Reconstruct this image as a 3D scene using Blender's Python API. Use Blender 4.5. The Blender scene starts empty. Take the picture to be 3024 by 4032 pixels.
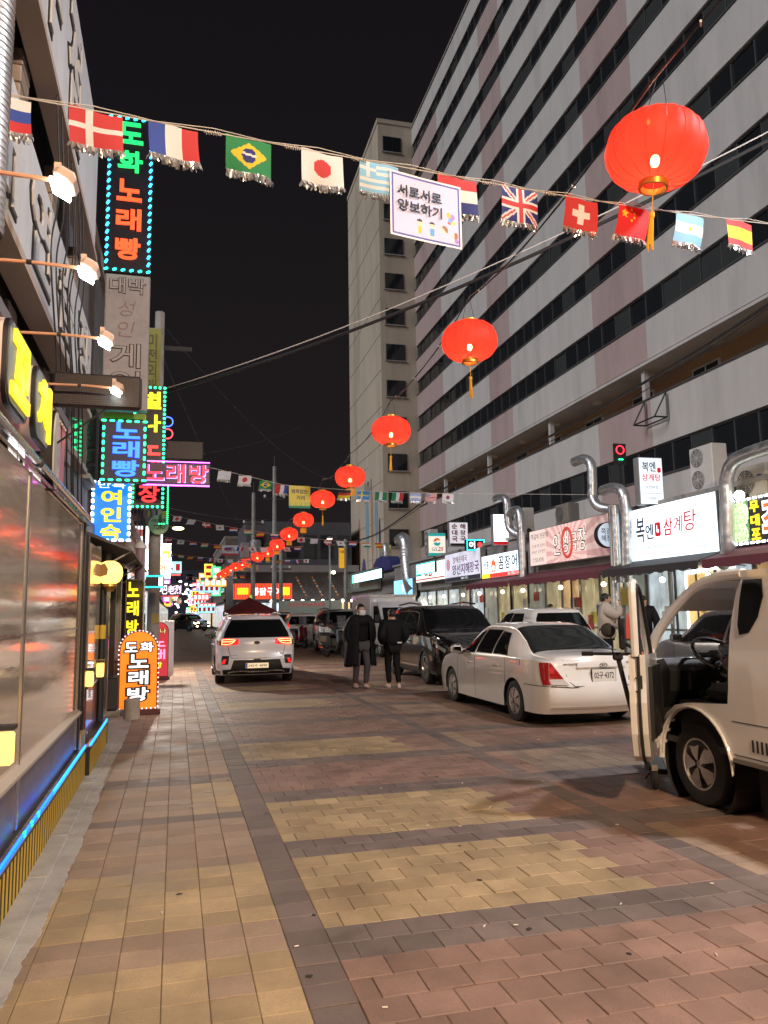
import bpy, bmesh, math, random
import numpy as np
from mathutils import Vector, Matrix
R = math.radians
random.seed(7)
SC = bpy.context.scene
COL = SC.collection

# ------------------------------------------------------------ camera, world, sun, exposure
cam = bpy.data.cameras.new('camera')
cam.sensor_fit = 'VERTICAL'; cam.sensor_height = 36.0; cam.lens = 36.0 * 3029 / 4032
cam.clip_start = 0.05; cam.clip_end = 2000
cam_o = bpy.data.objects.new('camera', cam); COL.objects.link(cam_o)
def _cam_matrix():
    d = Vector((-820, -408, -3029)).normalized()           # street direction seen from the camera
    a = -math.tan(R(0.9)); c = -(a * d.x + d.y) / d.z
    u = Vector((a, 1.0, c)).normalized()
    r = d.cross(u)
    return Matrix((r, d, u))                                # rows: world x, y, z in camera axes
cam_o.matrix_world = Matrix.Translation((0, 0, 1.55)) @ _cam_matrix().to_4x4()
SC.camera = cam_o

wd = bpy.data.worlds.new('World'); SC.world = wd; wd.use_nodes = True
nt = wd.node_tree; nt.nodes.clear()
wo = nt.nodes.new('ShaderNodeOutputWorld'); bg = nt.nodes.new('ShaderNodeBackground')
sky = nt.nodes.new('ShaderNodeTexSky'); sky.sky_type = 'NISHITA'; sky.sun_disc = False
sky.sun_elevation = R(-6); sky.sun_rotation = R(250)
glow = nt.nodes.new('ShaderNodeMix'); glow.data_type = 'RGBA'; glow.blend_type = 'ADD'
glow.inputs[0].default_value = 1.0
glow.inputs[7].default_value = (0.088, 0.076, 0.092, 1)       # city light on the night haze
# city light on the night haze: a little warmer and brighter towards the horizon
wtc = nt.nodes.new('ShaderNodeTexCoord'); wsep = nt.nodes.new('ShaderNodeSeparateXYZ'); wmr = nt.nodes.new('ShaderNodeMapRange'); wmx = nt.nodes.new('ShaderNodeMix'); wmx.data_type = 'RGBA'
nt.links.new(wtc.outputs['Generated'], wsep.inputs[0]); nt.links.new(wsep.outputs[2], wmr.inputs[0]); wmr.inputs[1].default_value = .0; wmr.inputs[2].default_value = .75; wmr.interpolation_type = 'SMOOTHSTEP'
wmx.inputs[6].default_value = (.165, .130, .138, 1); wmx.inputs[7].default_value = (.078, .069, .086, 1)
nt.links.new(wmr.outputs[0], wmx.inputs[0]); nt.links.new(wmx.outputs[2], glow.inputs[7])
nt.links.new(sky.outputs[0], glow.inputs[6]); nt.links.new(glow.outputs[2], bg.inputs[0])
bg.inputs[1].default_value = 0.075
nt.links.new(bg.outputs[0], wo.inputs[0])

sun = bpy.data.lights.new('facade_fill_sun', 'SUN'); sun.energy = 1.35; sun.angle = R(25); sun.color = (0.97, 0.97, 1.0)  # added fill sun, aimed to brighten the upper apartment facade
sun_o = bpy.data.objects.new('facade_fill_sun', sun); COL.objects.link(sun_o)
sun_o.rotation_euler = Vector((0.82, 0.30, -0.50)).to_track_quat('-Z', 'Y').to_euler()
SC.view_settings.view_transform = 'Standard'; SC.view_settings.look = 'None'
SC.view_settings.exposure = 0.32; SC.view_settings.gamma = 1.0
SC.cycles.use_denoising = True
SC.cycles.max_bounces = 6; SC.cycles.diffuse_bounces = 3; SC.cycles.glossy_bounces = 3
SC.cycles.transparent_max_bounces = 10; SC.cycles.transmission_bounces = 4
SC.cycles.sample_clamp_indirect = 4.0; SC.cycles.sample_clamp_direct = 0
SC.cycles.caustics_reflective = False; SC.cycles.caustics_refractive = False

# ------------------------------------------------------------ helpers
def link(o, parent=None):
    COL.objects.link(o)
    if parent is not None: o.parent = parent
    return o
def thing(name, label, cat, loc=(0, 0, 0), rz=0.0, group=None, rx=0.0, ry=0.0):
    o = bpy.data.objects.new(name, None); o.empty_display_size = 0.1; link(o)
    o.location = loc; o.rotation_euler = (rx, ry, rz); o['label'] = label; o['category'] = cat
    if group: o['group'] = group
    return o
def tag(o, label, cat, group=None):
    o['label'] = label; o['category'] = cat
    if group: o['group'] = group
    return o
RB = R(-1.02)                                               # the right-hand row stands one degree off the street
def RL(x, y, z=0.0):
    c, s = math.cos(RB), math.sin(RB)
    return (c * x - s * y, s * x + c * y, z)

class MB:
    """collects shapes for ONE mesh"""
    def __init__(s): s.v = []; s.f = []; s.m = []; s.col = None
    def add(s, vs, fs, m=0):
        b = len(s.v); s.v += [tuple(p) for p in vs]
        s.f += [tuple(i + b for i in f) for f in fs]; s.m += [m] * len(fs); return s
    def box(s, c, d, m=0, rz=0.0, rx=0.0, ry=0.0, ch=0.0):
        x, y, z = d[0] / 2, d[1] / 2, d[2] / 2
        if ch > 0:
            ch = min(ch, x * .9, y * .9, z * .9)
            vs = []; idx = {}
            for sx in (-1, 1):
                for sy in (-1, 1):
                    for sz in (-1, 1):
                        for k in range(3):
                            p = [sx * x, sy * y, sz * z]
                            for a in range(3):
                                if a != k: p[a] -= (sx, sy, sz)[a] * ch
                            idx[(sx, sy, sz, k)] = len(vs); vs.append(p)
            fs = []
            S = (-1, 1)
            for k in range(3):
                a, b = [i for i in range(3) if i != k]
                for sk in S:
                    q = []
                    for sa, sb in ((-1, -1), (1, -1), (1, 1), (-1, 1)):
                        t = [0, 0, 0]; t[k] = sk; t[a] = sa; t[b] = sb; q.append(idx[(*t, k)])
                    fs.append(q if (sk > 0) ^ (k == 1) else q[::-1])
            for k in range(3):                                # edges along axis k
                a, b = [i for i in range(3) if i != k]
                for sa in S:
                    for sb in S:
                        q = []
                        for sk, kk in ((-1, a), (1, a), (1, b), (-1, b)):
                            t = [0, 0, 0]; t[k] = sk; t[a] = sa; t[b] = sb; q.append(idx[(*t, kk)])
                        fs.append(q)
            for sx in S:
                for sy in S:
                    for sz in S: fs.append([idx[(sx, sy, sz, k)] for k in range(3)])
        else:
            vs = [(sx * x, sy * y, sz * z) for sz in (-1, 1) for sy in (-1, 1) for sx in (-1, 1)]
            fs = [(0, 2, 3, 1), (4, 5, 7, 6), (0, 1, 5, 4), (2, 6, 7, 3), (0, 4, 6, 2), (1, 3, 7, 5)]
        if rz or rx or ry:
            M = Matrix.Rotation(rz, 3, 'Z') @ Matrix.Rotation(ry, 3, 'Y') @ Matrix.Rotation(rx, 3, 'X')
            vs = [M @ Vector(p) for p in vs]
        return s.add([(p[0] + c[0], p[1] + c[1], p[2] + c[2]) for p in vs], fs, m)
    def bx(s, x0, x1, y0, y1, z0, z1, m=0, ch=0.0):
        return s.box(((x0 + x1) / 2, (y0 + y1) / 2, (z0 + z1) / 2), (abs(x1 - x0), abs(y1 - y0), abs(z1 - z0)), m, ch=ch)
    def tube(s, path, r, n=8, m=0, caps=True, closed=False):
        P = [Vector(p) for p in path]; k = len(P)
        rr = r if hasattr(r, '__len__') else [r] * k
        vs = []; up = None
        for i in range(k):
            if closed: t = (P[(i + 1) % k] - P[i - 1])
            else: t = (P[min(i + 1, k - 1)] - P[max(i - 1, 0)])
            if t.length < 1e-9: t = Vector((0, 0, 1))
            t.normalize()
            if up is None:
                up = Vector((0, 0, 1)) if abs(t.z) < .9 else Vector((1, 0, 0))
            a = t.cross(up)
            if a.length < 1e-6: a = t.orthogonal()
            a.normalize(); b = a.cross(t).normalized(); up = b
            for j in range(n):
                w = 2 * math.pi * j / n
                vs.append(P[i] + (a * math.cos(w) + b * math.sin(w)) * rr[i])
        fs = []
        for i in range(k if closed else k - 1):
            i2 = (i + 1) % k
            for j in range(n):
                j2 = (j + 1) % n; fs.append((i * n + j, i * n + j2, i2 * n + j2, i2 * n + j))
        if caps and not closed:
            fs.append(tuple(range(n - 1, -1, -1))); fs.append(tuple(range((k - 1) * n, k * n)))
        return s.add(vs, fs, m)
    def lathe(s, prof, n=16, m=0, c=(0, 0, 0), axis='Z', lobes=0, amp=0.0):
        vs = []
        for r, z in prof:
            for j in range(n):
                w = 2 * math.pi * j / n; q = r
                if lobes: q = r * (1 - amp * (1 - abs(math.sin(lobes * w / 2))))
                x, y = q * math.cos(w), q * math.sin(w)
                p = {'Z': (x, y, z), 'Y': (x, z, y), 'X': (z, x, y)}[axis]
                vs.append((p[0] + c[0], p[1] + c[1], p[2] + c[2]))
        fs = []
        for i in range(len(prof) - 1):
            for j in range(n):
                j2 = (j + 1) % n; q = (i * n + j, i * n + j2, (i + 1) * n + j2, (i + 1) * n + j)
                fs.append(q if axis != 'Y' else q[::-1])
        return s.add(vs, fs, m)
    def disc(s, c, r, n=24, axis='Y', m=0, flip=False):
        vs = []
        for j in range(n):
            w = 2 * math.pi * j / n; a, b = r * math.cos(w), r * math.sin(w)
            p = {'Z': (a, b, 0), 'Y': (a, 0, b), 'X': (0, a, b)}[axis]
            vs.append((p[0] + c[0], p[1] + c[1], p[2] + c[2]))
        f = tuple(range(n)); return s.add(vs, [f[::-1] if flip else f], m)
    def prism(s, poly, y0, y1, m=0, plane='XZ'):
        """outline given in the plane, extruded along the third axis from y0 to y1"""
        n = len(poly)
        def P(a, b, t): return {'XZ': (a, t, b), 'XY': (a, b, t), 'YZ': (t, a, b)}[plane]
        vs = [P(a, b, y0) for a, b in poly] + [P(a, b, y1) for a, b in poly]
        fs = [tuple(range(n)), tuple(range(2 * n - 1, n - 1, -1))]
        fs += [(j, j + n, (j + 1) % n + n, (j + 1) % n) for j in range(n)]
        return s.add(vs, fs, m)
    def grid(s, fn, nu, nv, m=0):
        vs = [fn(i / nu, j / nv) for i in range(nu + 1) for j in range(nv + 1)]
        fs = [(i * (nv + 1) + j, (i + 1) * (nv + 1) + j, (i + 1) * (nv + 1) + j + 1, i * (nv + 1) + j + 1)
              for i in range(nu) for j in range(nv)]
        return s.add(vs, fs, m)
    def mesh(s, name, mats, smooth=False, angle=35):
        me = bpy.data.meshes.new(name); me.from_pydata(s.v, [], s.f)
        if not isinstance(mats, (list, tuple)): mats = [mats]
        for q in mats: me.materials.append(q)
        if len(mats) > 1: me.polygons.foreach_set('material_index', s.m)
        bm = bmesh.new(); bm.from_mesh(me); bmesh.ops.recalc_face_normals(bm, faces=bm.faces); bm.to_mesh(me); bm.free()
        if smooth:
            me.polygons.foreach_set('use_smooth', [True] * len(me.polygons)); me.set_sharp_from_angle(angle=R(angle))
        me.update(); return me
    def build(s, name, mats, parent=None, smooth=False, loc=None, angle=35):
        o = bpy.data.objects.new(name, s.mesh(name, mats, smooth, angle)); link(o, parent)
        if loc is not None: o.location = loc
        return o
def inst(name, me, parent, loc=(0, 0, 0), rot=(0, 0, 0), scale=None):
    o = bpy.data.objects.new(name, me); link(o, parent); o.location = loc; o.rotation_euler = rot
    if scale is not None: o.scale = scale
    return o
def arc(cx, cz, r, a0, a1, n):
    return [(cx + r * math.cos(R(a0 + (a1 - a0) * i / n)), cz + r * math.sin(R(a0 + (a1 - a0) * i / n))) for i in range(n + 1)]
def rrect(w, h, r, n=5, cx=0, cz=0):
    o = []
    for sx, sz, a in ((1, 1, 0), (-1, 1, 90), (-1, -1, 180), (1, -1, 270)):
        o += arc(cx + sx * (w / 2 - r), cz + sz * (h / 2 - r), r, a, a + 90, n)
    return o
def sag(a, b, drop, n=24):
    a, b = Vector(a), Vector(b)
    return [a.lerp(b, i / n) - Vector((0, 0, drop * 4 * (i / n) * (1 - i / n))) for i in range(n + 1)]
def smooth_path(pts, n=8):
    """Catmull-Rom through the points"""
    P = [Vector(p) for p in pts]; P = [2 * P[0] - P[1]] + P + [2 * P[-1] - P[-2]]; out = []
    for i in range(1, len(P) - 2):
        for k in range(n):
            t = k / n; a, b, c, d = P[i - 1], P[i], P[i + 1], P[i + 2]
            out.append(.5 * ((2 * b) + (c - a) * t + (2 * a - 5 * b + 4 * c - d) * t * t + (3 * b - a - 3 * c + d) * t ** 3))
    out.append(P[-2]); return out

# ------------------------------------------------------------ materials
_mats = {}
def mat(name, col=(.5, .5, .5), rough=.6, metal=0.0, em=None, es=0.0, var=0.0, vs=6.0, bump=0.0, bs=40.0, coat=0.0,
        spec=None, alpha=1.0, stretch=None, samp=True, trans=0.0, rvar=0.0, dirt=None):
    if name in _mats: return _mats[name]
    m = bpy.data.materials.new(name); m.use_nodes = True; t = m.node_tree; b = t.nodes['Principled BSDF']
    b.inputs['Base Color'].default_value = (*col, 1); b.inputs['Roughness'].default_value = rough
    b.inputs['Metallic'].default_value = metal
    if coat: b.inputs['Coat Weight'].default_value = coat; b.inputs['Coat Roughness'].default_value = .03
    if spec is not None: b.inputs['Specular IOR Level'].default_value = spec
    if alpha < 1: b.inputs['Alpha'].default_value = alpha
    if trans: b.inputs['Transmission Weight'].default_value = trans
    if em is not None:
        b.inputs['Emission Color'].default_value = (*em, 1); b.inputs['Emission Strength'].default_value = es
    if var or bump or rvar or dirt:
        tc = t.nodes.new('ShaderNodeTexCoord'); src = tc.outputs['Object']
        if stretch:
            mp = t.nodes.new('ShaderNodeMapping'); mp.inputs['Scale'].default_value = stretch
            t.links.new(src, mp.inputs[0]); src = mp.outputs[0]
    if var or rvar or dirt:
        n = t.nodes.new('ShaderNodeTexNoise'); n.inputs['Scale'].default_value = vs; n.inputs['Detail'].default_value = 6
        n.inputs['Roughness'].default_value = .65; t.links.new(src, n.inputs['Vector'])
    if var:
        rp = t.nodes.new('ShaderNodeMapRange'); rp.inputs[1].default_value = .3; rp.inputs[2].default_value = .7
        rp.inputs[3].default_value = 1 - var; rp.inputs[4].default_value = 1 + var
        t.links.new(n.outputs['Fac'], rp.inputs[0])
        h = t.nodes.new('ShaderNodeMix'); h.data_type = 'RGBA'; h.blend_type = 'MULTIPLY'; h.inputs[0].default_value = 1
        h.inputs[6].default_value = (*col, 1); t.links.new(rp.outputs[0], h.inputs[7])
        out = h.outputs[2]
        if dirt:
            n2 = t.nodes.new('ShaderNodeTexNoise'); n2.inputs['Scale'].default_value = vs * .35; n2.inputs['Detail'].default_value = 8
            n2.inputs['Roughness'].default_value = .7; t.links.new(src, n2.inputs['Vector'])
            r2 = t.nodes.new('ShaderNodeMapRange'); r2.inputs[1].default_value = .52; r2.inputs[2].default_value = .72
            t.links.new(n2.outputs['Fac'], r2.inputs[0])
            h2 = t.nodes.new('ShaderNodeMix'); h2.data_type = 'RGBA'; h2.inputs[7].default_value = (*dirt, 1)
            t.links.new(r2.outputs[0], h2.inputs[0]); t.links.new(out, h2.inputs[6]); out = h2.outputs[2]
        t.links.new(out, b.inputs['Base Color'])
    if rvar:
        r3 = t.nodes.new('ShaderNodeMapRange'); r3.inputs[1].default_value = .3; r3.inputs[2].default_value = .7
        r3.inputs[3].default_value = max(.02, rough - rvar); r3.inputs[4].default_value = rough + rvar
        t.links.new(n.outputs['Fac'], r3.inputs[0]); t.links.new(r3.outputs[0], b.inputs['Roughness'])
    if bump:
        nb = t.nodes.new('ShaderNodeTexNoise'); nb.inputs['Scale'].default_value = bs; nb.inputs['Detail'].default_value = 5
        t.links.new(src, nb.inputs['Vector'])
        bp = t.nodes.new('ShaderNodeBump'); bp.inputs['Strength'].default_value = bump; bp.inputs['Distance'].default_value = .01
        t.links.new(nb.outputs['Fac'], bp.inputs['Height']); t.links.new(bp.outputs[0], b.inputs['Normal'])
    if em is not None and not samp: m.cycles.emission_sampling = 'NONE'
    _mats[name] = m; return m
def glow_mat(name, col, s, samp=False):
    """something that gives off light: LED, tube, lit lettering"""
    return mat(name, tuple(min(.8, c * .6 + .02) for c in col), .4, em=col, es=s, samp=samp)
def backlit(name, col, s, samp=True, uneven=.18, scale=1.3):
    """back-lit sign face: tubes behind make it a little uneven"""
    if name in _mats: return _mats[name]
    m = mat(name, tuple(c * .7 for c in col), .35, em=col, es=s, samp=samp); t = m.node_tree; b = t.nodes['Principled BSDF']
    tc = t.nodes.new('ShaderNodeTexCoord'); n = t.nodes.new('ShaderNodeTexNoise'); n.inputs['Scale'].default_value = scale
    n.inputs['Detail'].default_value = 1.5
    t.links.new(tc.outputs['Object'], n.inputs['Vector'])
    r = t.nodes.new('ShaderNodeMapRange'); r.inputs[1].default_value = .3; r.inputs[2].default_value = .7
    r.inputs[3].default_value = s * (1 - uneven); r.inputs[4].default_value = s * (1 + uneven)
    t.links.new(n.outputs['Fac'], r.inputs[0]); t.links.new(r.outputs[0], b.inputs['Emission Strength']); return m
def print_mat(name, es=0.0, rough=.7, transl=0.0):
    """flat print: colours stored on the faces of the mesh"""
    if name in _mats: return _mats[name]
    m = bpy.data.materials.new(name); m.use_nodes = True; t = m.node_tree; b = t.nodes['Principled BSDF']
    a = t.nodes.new('ShaderNodeVertexColor'); a.layer_name = 'ink'
    t.links.new(a.outputs[0], b.inputs['Base Color']); b.inputs['Roughness'].default_value = rough
    if es: t.links.new(a.outputs[0], b.inputs['Emission Color']); b.inputs['Emission Strength'].default_value = es
    m.cycles.emission_sampling = 'NONE'; _mats[name] = m; return m
def printed(mb, name, m, parent, colfn, smooth=False):
    """build a grid mesh and store one colour per face from colfn(face centre)"""
    me = mb.mesh(name, m, smooth)
    at = me.color_attributes.new('ink', 'FLOAT_COLOR', 'CORNER')
    for p in me.polygons:
        c = colfn(p.center)
        for li in p.loop_indices: at.data[li].color = (*c, 1)
    o = bpy.data.objects.new(name, me); link(o, parent); return o

# lettering, built as real extruded outlines
_tx = {}
_ts = bpy.data.scenes.new('lettering_workbench')            # outlines are evaluated on their own so that it stays quick
def text_mesh(body, bold=0.0, ext=0.0, line=1.0, space=1.0, shear=0.0):
    k = (body, bold, ext, line, space, shear)
    if k in _tx: return _tx[k]
    c = bpy.data.curves.new('lettering', 'FONT'); c.body = body; c.size = 1.0; c.extrude = ext
    if bold > 0: c.bevel_depth = bold; c.bevel_resolution = 1                    # bold strokes by rounding the outline outwards
    else: c.offset = bold
    c.align_x = 'CENTER'; c.space_line = line; c.space_character = space; c.resolution_u = 3; c.shear = shear
    o = bpy.data.objects.new('lettering', c); _ts.collection.objects.link(o)
    with bpy.context.temp_override(scene=_ts, view_layer=_ts.view_layers[0]): dg = bpy.context.evaluated_depsgraph_get()
    me = bpy.data.meshes.new_from_object(o.evaluated_get(dg))
    v = np.array([x.co[:] for x in me.vertices]); f = [tuple(p.vertices) for p in me.polygons]
    bpy.data.objects.remove(o); bpy.data.curves.remove(c); bpy.data.meshes.remove(me)
    _tx[k] = (v, f); return v, f
def letters(body, parent, cx, cz, w, h, m, y=0.0, depth=.01, bold=.02, name='lettering', outline=None, obold=.06,
            keep=False, line=.9, space=1.0, om=None, shear=0.0, warp=None):
    """text in the local XZ plane facing -Y, fitted into w x h; y is the plane it stands on"""
    base_v, f = text_mesh(body, bold, .5, line, space, shear)
    lo, hi = base_v.min(0), base_v.max(0); sx, sz = w / (hi[0] - lo[0]), h / (hi[1] - lo[1])
    if keep: sx = sz = min(sx, sz)
    mid = (lo + hi) / 2
    def put(v, f, yy, dp, mm, nm):
        mb = MB(); pts = []; zt = max(1e-6, np.abs(v[:, 2]).max())
        for p in v:
            x, z = (p[0] - mid[0]) * sx + cx, (p[1] - mid[1]) * sz + cz
            if warp: x, z = warp(x, z)
            pts.append((x, yy - dp * (p[2] / zt + 1) / 2, z))
        mb.add(pts, f); return mb.build(nm, mm, parent)
    if outline is not None:
        v2, f2 = text_mesh(body, obold, .5, line, space, shear)
        put(v2, f2, y, depth * .6, outline, name + '_outline')
    return put(base_v, f, y if outline is None else y - depth * .5, depth, m, name)
# ------------------------------------------------------------ shared materials
M_CONC = mat('concrete', (.34, .32, .30), .85, var=.18, vs=5, bump=.3, bs=60, dirt=(.16, .15, .14))
M_KERB = mat('kerb_concrete', (.36, .35, .34), .6, var=.22, vs=4, bump=.4, bs=45, dirt=(.15, .15, .16))
M_JOINT = mat('joint_sand', (.155, .12, .09), .95, var=.3, vs=20)
M_ASPH = mat('asphalt', (.05, .05, .05), .85, var=.2, vs=8, bump=.3, bs=90)
M_STEEL = mat('stainless_steel', (.62, .61, .60), .22, 1.0, rvar=.1, vs=3, stretch=(1, 1, .1))
M_GALV = mat('galvanised_duct', (.60, .62, .64), .42, .9, rvar=.12, vs=5, var=.12)
M_DARKMET = mat('dark_metal', (.05, .05, .055), .45, .6)
M_BLACK = mat('black_plastic', (.012, .012, .013), .42)
M_RUBBER = mat('rubber', (.014, .014, .015), .8, bump=.2, bs=120)
M_WHITEP = mat('white_plastic', (.72, .71, .69), .45, var=.05)
M_WIRE = mat('cable_black', (.02, .02, .022), .6)
M_CORD = mat('white_cord', (.62, .58, .55), .7)
M_APT = mat('white_painted_wall', (.57, .545, .525), .8, var=.07, vs=1.6, bump=.08, bs=30, stretch=(1, 1, .18), dirt=(.44, .42, .405))
M_APTP = mat('pink_painted_wall', (.46, .35, .335), .8, var=.07, vs=1.6, stretch=(1, 1, .18), dirt=(.36, .275, .265))
M_TOWER = mat('beige_painted_wall', (.54, .46, .36), .8, var=.12, vs=.9, stretch=(1, 1, .15), dirt=(.34, .285, .225))
M_WINDK = mat('dark_window_glass', (.016, .018, .021), .08, spec=.5)
M_WINDK2 = mat('curtained_window_glass', (.05, .055, .055), .22, spec=.4)
M_WINFR = mat('window_frame', (.075, .075, .078), .5)

def paver_mat(name, col, single):
    key = name + ('_single' if single else '')
    if key in _mats: return _mats[key]
    m = bpy.data.materials.new(key); m.use_nodes = True; t = m.node_tree; b = t.nodes['Principled BSDF']
    if single: r = t.nodes.new('ShaderNodeObjectInfo').outputs['Random']
    else:
        a = t.nodes.new('ShaderNodeAttribute'); a.attribute_name = 'tint'; r = a.outputs['Fac']
    rp = t.nodes.new('ShaderNodeMapRange'); rp.inputs[3].default_value = .82; rp.inputs[4].default_value = 1.14
    t.links.new(r, rp.inputs[0])
    g = t.nodes.new('ShaderNodeNewGeometry')
    n = t.nodes.new('ShaderNodeTexNoise'); n.inputs['Scale'].default_value = 330; n.inputs['Detail'].default_value = 3
    n3 = t.nodes.new('ShaderNodeTexNoise'); n3.inputs['Scale'].default_value = 1.7; n3.inputs['Detail'].default_value = 7; n3.inputs['Roughness'].default_value = .7
    t.links.new(g.outputs['Position'], n.inputs['Vector']); t.links.new(g.outputs['Position'], n3.inputs['Vector'])
    q = t.nodes.new('ShaderNodeMapRange'); q.inputs[1].default_value = .3; q.inputs[2].default_value = .7
    q.inputs[3].default_value = .72; q.inputs[4].default_value = 1.28; t.links.new(n.outputs['Fac'], q.inputs[0])
    q3 = t.nodes.new('ShaderNodeMapRange'); q3.inputs[1].default_value = .32; q3.inputs[2].default_value = .68
    q3.inputs[3].default_value = .62; q3.inputs[4].default_value = 1.12; t.links.new(n3.outputs['Fac'], q3.inputs[0])
    m1 = t.nodes.new('ShaderNodeMath'); m1.operation = 'MULTIPLY'; t.links.new(rp.outputs[0], m1.inputs[0]); t.links.new(q.outputs[0], m1.inputs[1])
    m2 = t.nodes.new('ShaderNodeMath'); m2.operation = 'MULTIPLY'; t.links.new(m1.outputs[0], m2.inputs[0]); t.links.new(q3.outputs[0], m2.inputs[1])
    x = t.nodes.new('ShaderNodeMix'); x.data_type = 'RGBA'; x.blend_type = 'MULTIPLY'; x.inputs[0].default_value = 1
    x.inputs[6].default_value = (*col, 1); t.links.new(m2.outputs[0], x.inputs[7]); t.links.new(x.outputs[2], b.inputs['Base Color'])
    q4 = t.nodes.new('ShaderNodeMapRange'); q4.inputs[1].default_value = .3; q4.inputs[2].default_value = .7
    q4.inputs[3].default_value = .48; q4.inputs[4].default_value = .8; t.links.new(n3.outputs['Fac'], q4.inputs[0]); t.links.new(q4.outputs[0], b.inputs['Roughness'])
    bp = t.nodes.new('ShaderNodeBump'); bp.inputs['Strength'].default_value = .35; bp.inputs['Distance'].default_value = .003
    t.links.new(n.outputs['Fac'], bp.inputs['Height']); t.links.new(bp.outputs[0], b.inputs['Normal'])
    _mats[key] = m; return m
PCOL = {'yellow': (.39, .285, .165), 'tan': (.33, .235, .17), 'red': (.265, .165, .13), 'grey': (.175, .135, .122)}

# ------------------------------------------------------------ ground and paving
g = MB(); g.grid(lambda u, v: (-700 + 1400 * u, -700 + 1400 * v, -.03), 1, 1)
o = g.build('ground', M_ASPH); o['kind'] = 'structure'
paving = MB().add([(-.86, -6, -.0055), (8.6, -6, -.0055), (10.5, 90, -.0055), (-.9, 90, -.0055)], [(0, 1, 2, 3)]).build('street_paving', M_JOINT); paving['kind'] = 'structure'
def zone(x, y):
    """paver colour laid at this spot"""
    if .53 < x < .75 or 3.11 < x < 3.31: return 'grey'
    if x < .54:
        for a, b, c in ((2.2, 3.79, 'yellow'), (3.79, 4.18, 'tan'), (4.18, 5.13, 'yellow'), (5.13, 6.2, 'tan'), (6.2, 6.55, 'grey'),
                        (6.55, 7.6, 'yellow'), (7.6, 7.95, 'grey'), (7.95, 9.6, 'tan'), (9.6, 10.0, 'grey')):
            if a <= y < b:
                return 'tan' if (c == 'yellow' and x < .1 and y > 6 or random.random() < .07) else c
        k = int((y - 10) // 1.52); return 'tan' if k % 2 else 'red'
    ph = (y - 2.47) % 1.52; k = int((y - 2.47) // 1.52)
    if ph > 1.13: return 'grey'
    if x < 3.12:
        if k in (1, 2, 4, 7, 9): return 'yellow' if x < 2.62 else 'red'
        return 'red'
    return 'red' if (k + int(x / 1.15)) % 3 else 'tan'
cells = []
T = .19
def row_y(r): return 1.53 + r * T
for r in range(120):
    y = row_y(r)
    for c in range(7): cells.append((-.79 + c * T, y, T, 'g'))
    cells.append((.54, y, .2, 'g'))
    off = .1 if r % 2 else 0.0
    x = .74 - off
    while x < 3.115:
        a, b = max(x, .74), min(x + .2, 3.12)
        if b - a > .04: cells.append((a, y, b - a, 'b'))
        x += .2
    cells.append((3.12, y, .19, 'g'))
    for c in range(24): cells.append((3.31 + c * T, y, T, 'g'))
def paver_geo(mb, x0, y0, w, d, z, tx=0.0, ty=0.0, m=0):
    gp, ch = .0014, .0034
    a, b, c, e = x0 + gp, x0 + w - gp, y0 + gp, y0 + d - gp
    top = [(a + ch, c + ch), (b - ch, c + ch), (b - ch, e - ch), (a + ch, e - ch)]; out = [(a, c), (b, c), (b, e), (a, e)]
    def zz(x, y): return z + tx * (x - x0 - w / 2) + ty * (y - y0 - d / 2)
    vs = [(x, y, zz(x, y)) for x, y in top] + [(x, y, zz(x, y) - .003) for x, y in out] + [(x, y, -.02) for x, y in out]
    fs = [(0, 1, 2, 3)] + [(j, j + 4, (j + 1) % 4 + 4, (j + 1) % 4) for j in range(4)] + [(j + 4, j + 8, (j + 1) % 4 + 8, (j + 1) % 4 + 4) for j in range(4)]
    mb.add(vs, fs, m)
CM = _cam_matrix().transposed()
def in_view(x, y, z=0):
    c = CM @ Vector((x, y, z - 1.55))
    if c.z > -.1: return False
    return abs(c.x / -c.z) < .51 and abs(c.y / -c.z) < .68
near = sorted([c for c in cells if in_view(c[0] + c[2] / 2, c[1] + T / 2)], key=lambda c: (c[0] + .1) ** 2 + c[1] ** 2)[:300]
nearset = set(near)
names = list(PCOL)
pm = {}
rest = MB(); tint = []
for c in cells:
    x, y, w, k = c; col = zone(x + w / 2, y + T / 2)
    z = random.uniform(-.0018, .0018); tx, ty = random.gauss(0, .006), random.gauss(0, .006)
    if c in nearset:
        key = (col, round(w, 3))
        if key not in pm:
            mb = MB(); paver_geo(mb, -w / 2, -T / 2, w, T, 0); pm[key] = mb.mesh('paver', paver_mat('paver_' + col, PCOL[col], True))
        inst('paver', pm[key], paving, (x + w / 2, y + T / 2, z), (ty, -tx, 0))
    else:
        paver_geo(rest, x, y, w, T, z, tx, ty, names.index(col)); tint += [random.random()] * 9
me = rest.mesh('paver_field', [paver_mat('paver_' + n, PCOL[n], False) for n in names])
at = me.attributes.new('tint', 'FLOAT', 'FACE'); at.data.foreach_set('value', tint)
o = bpy.data.objects.new('paver_field', me); link(o, paving); o['kind'] = 'stuff'
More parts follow.
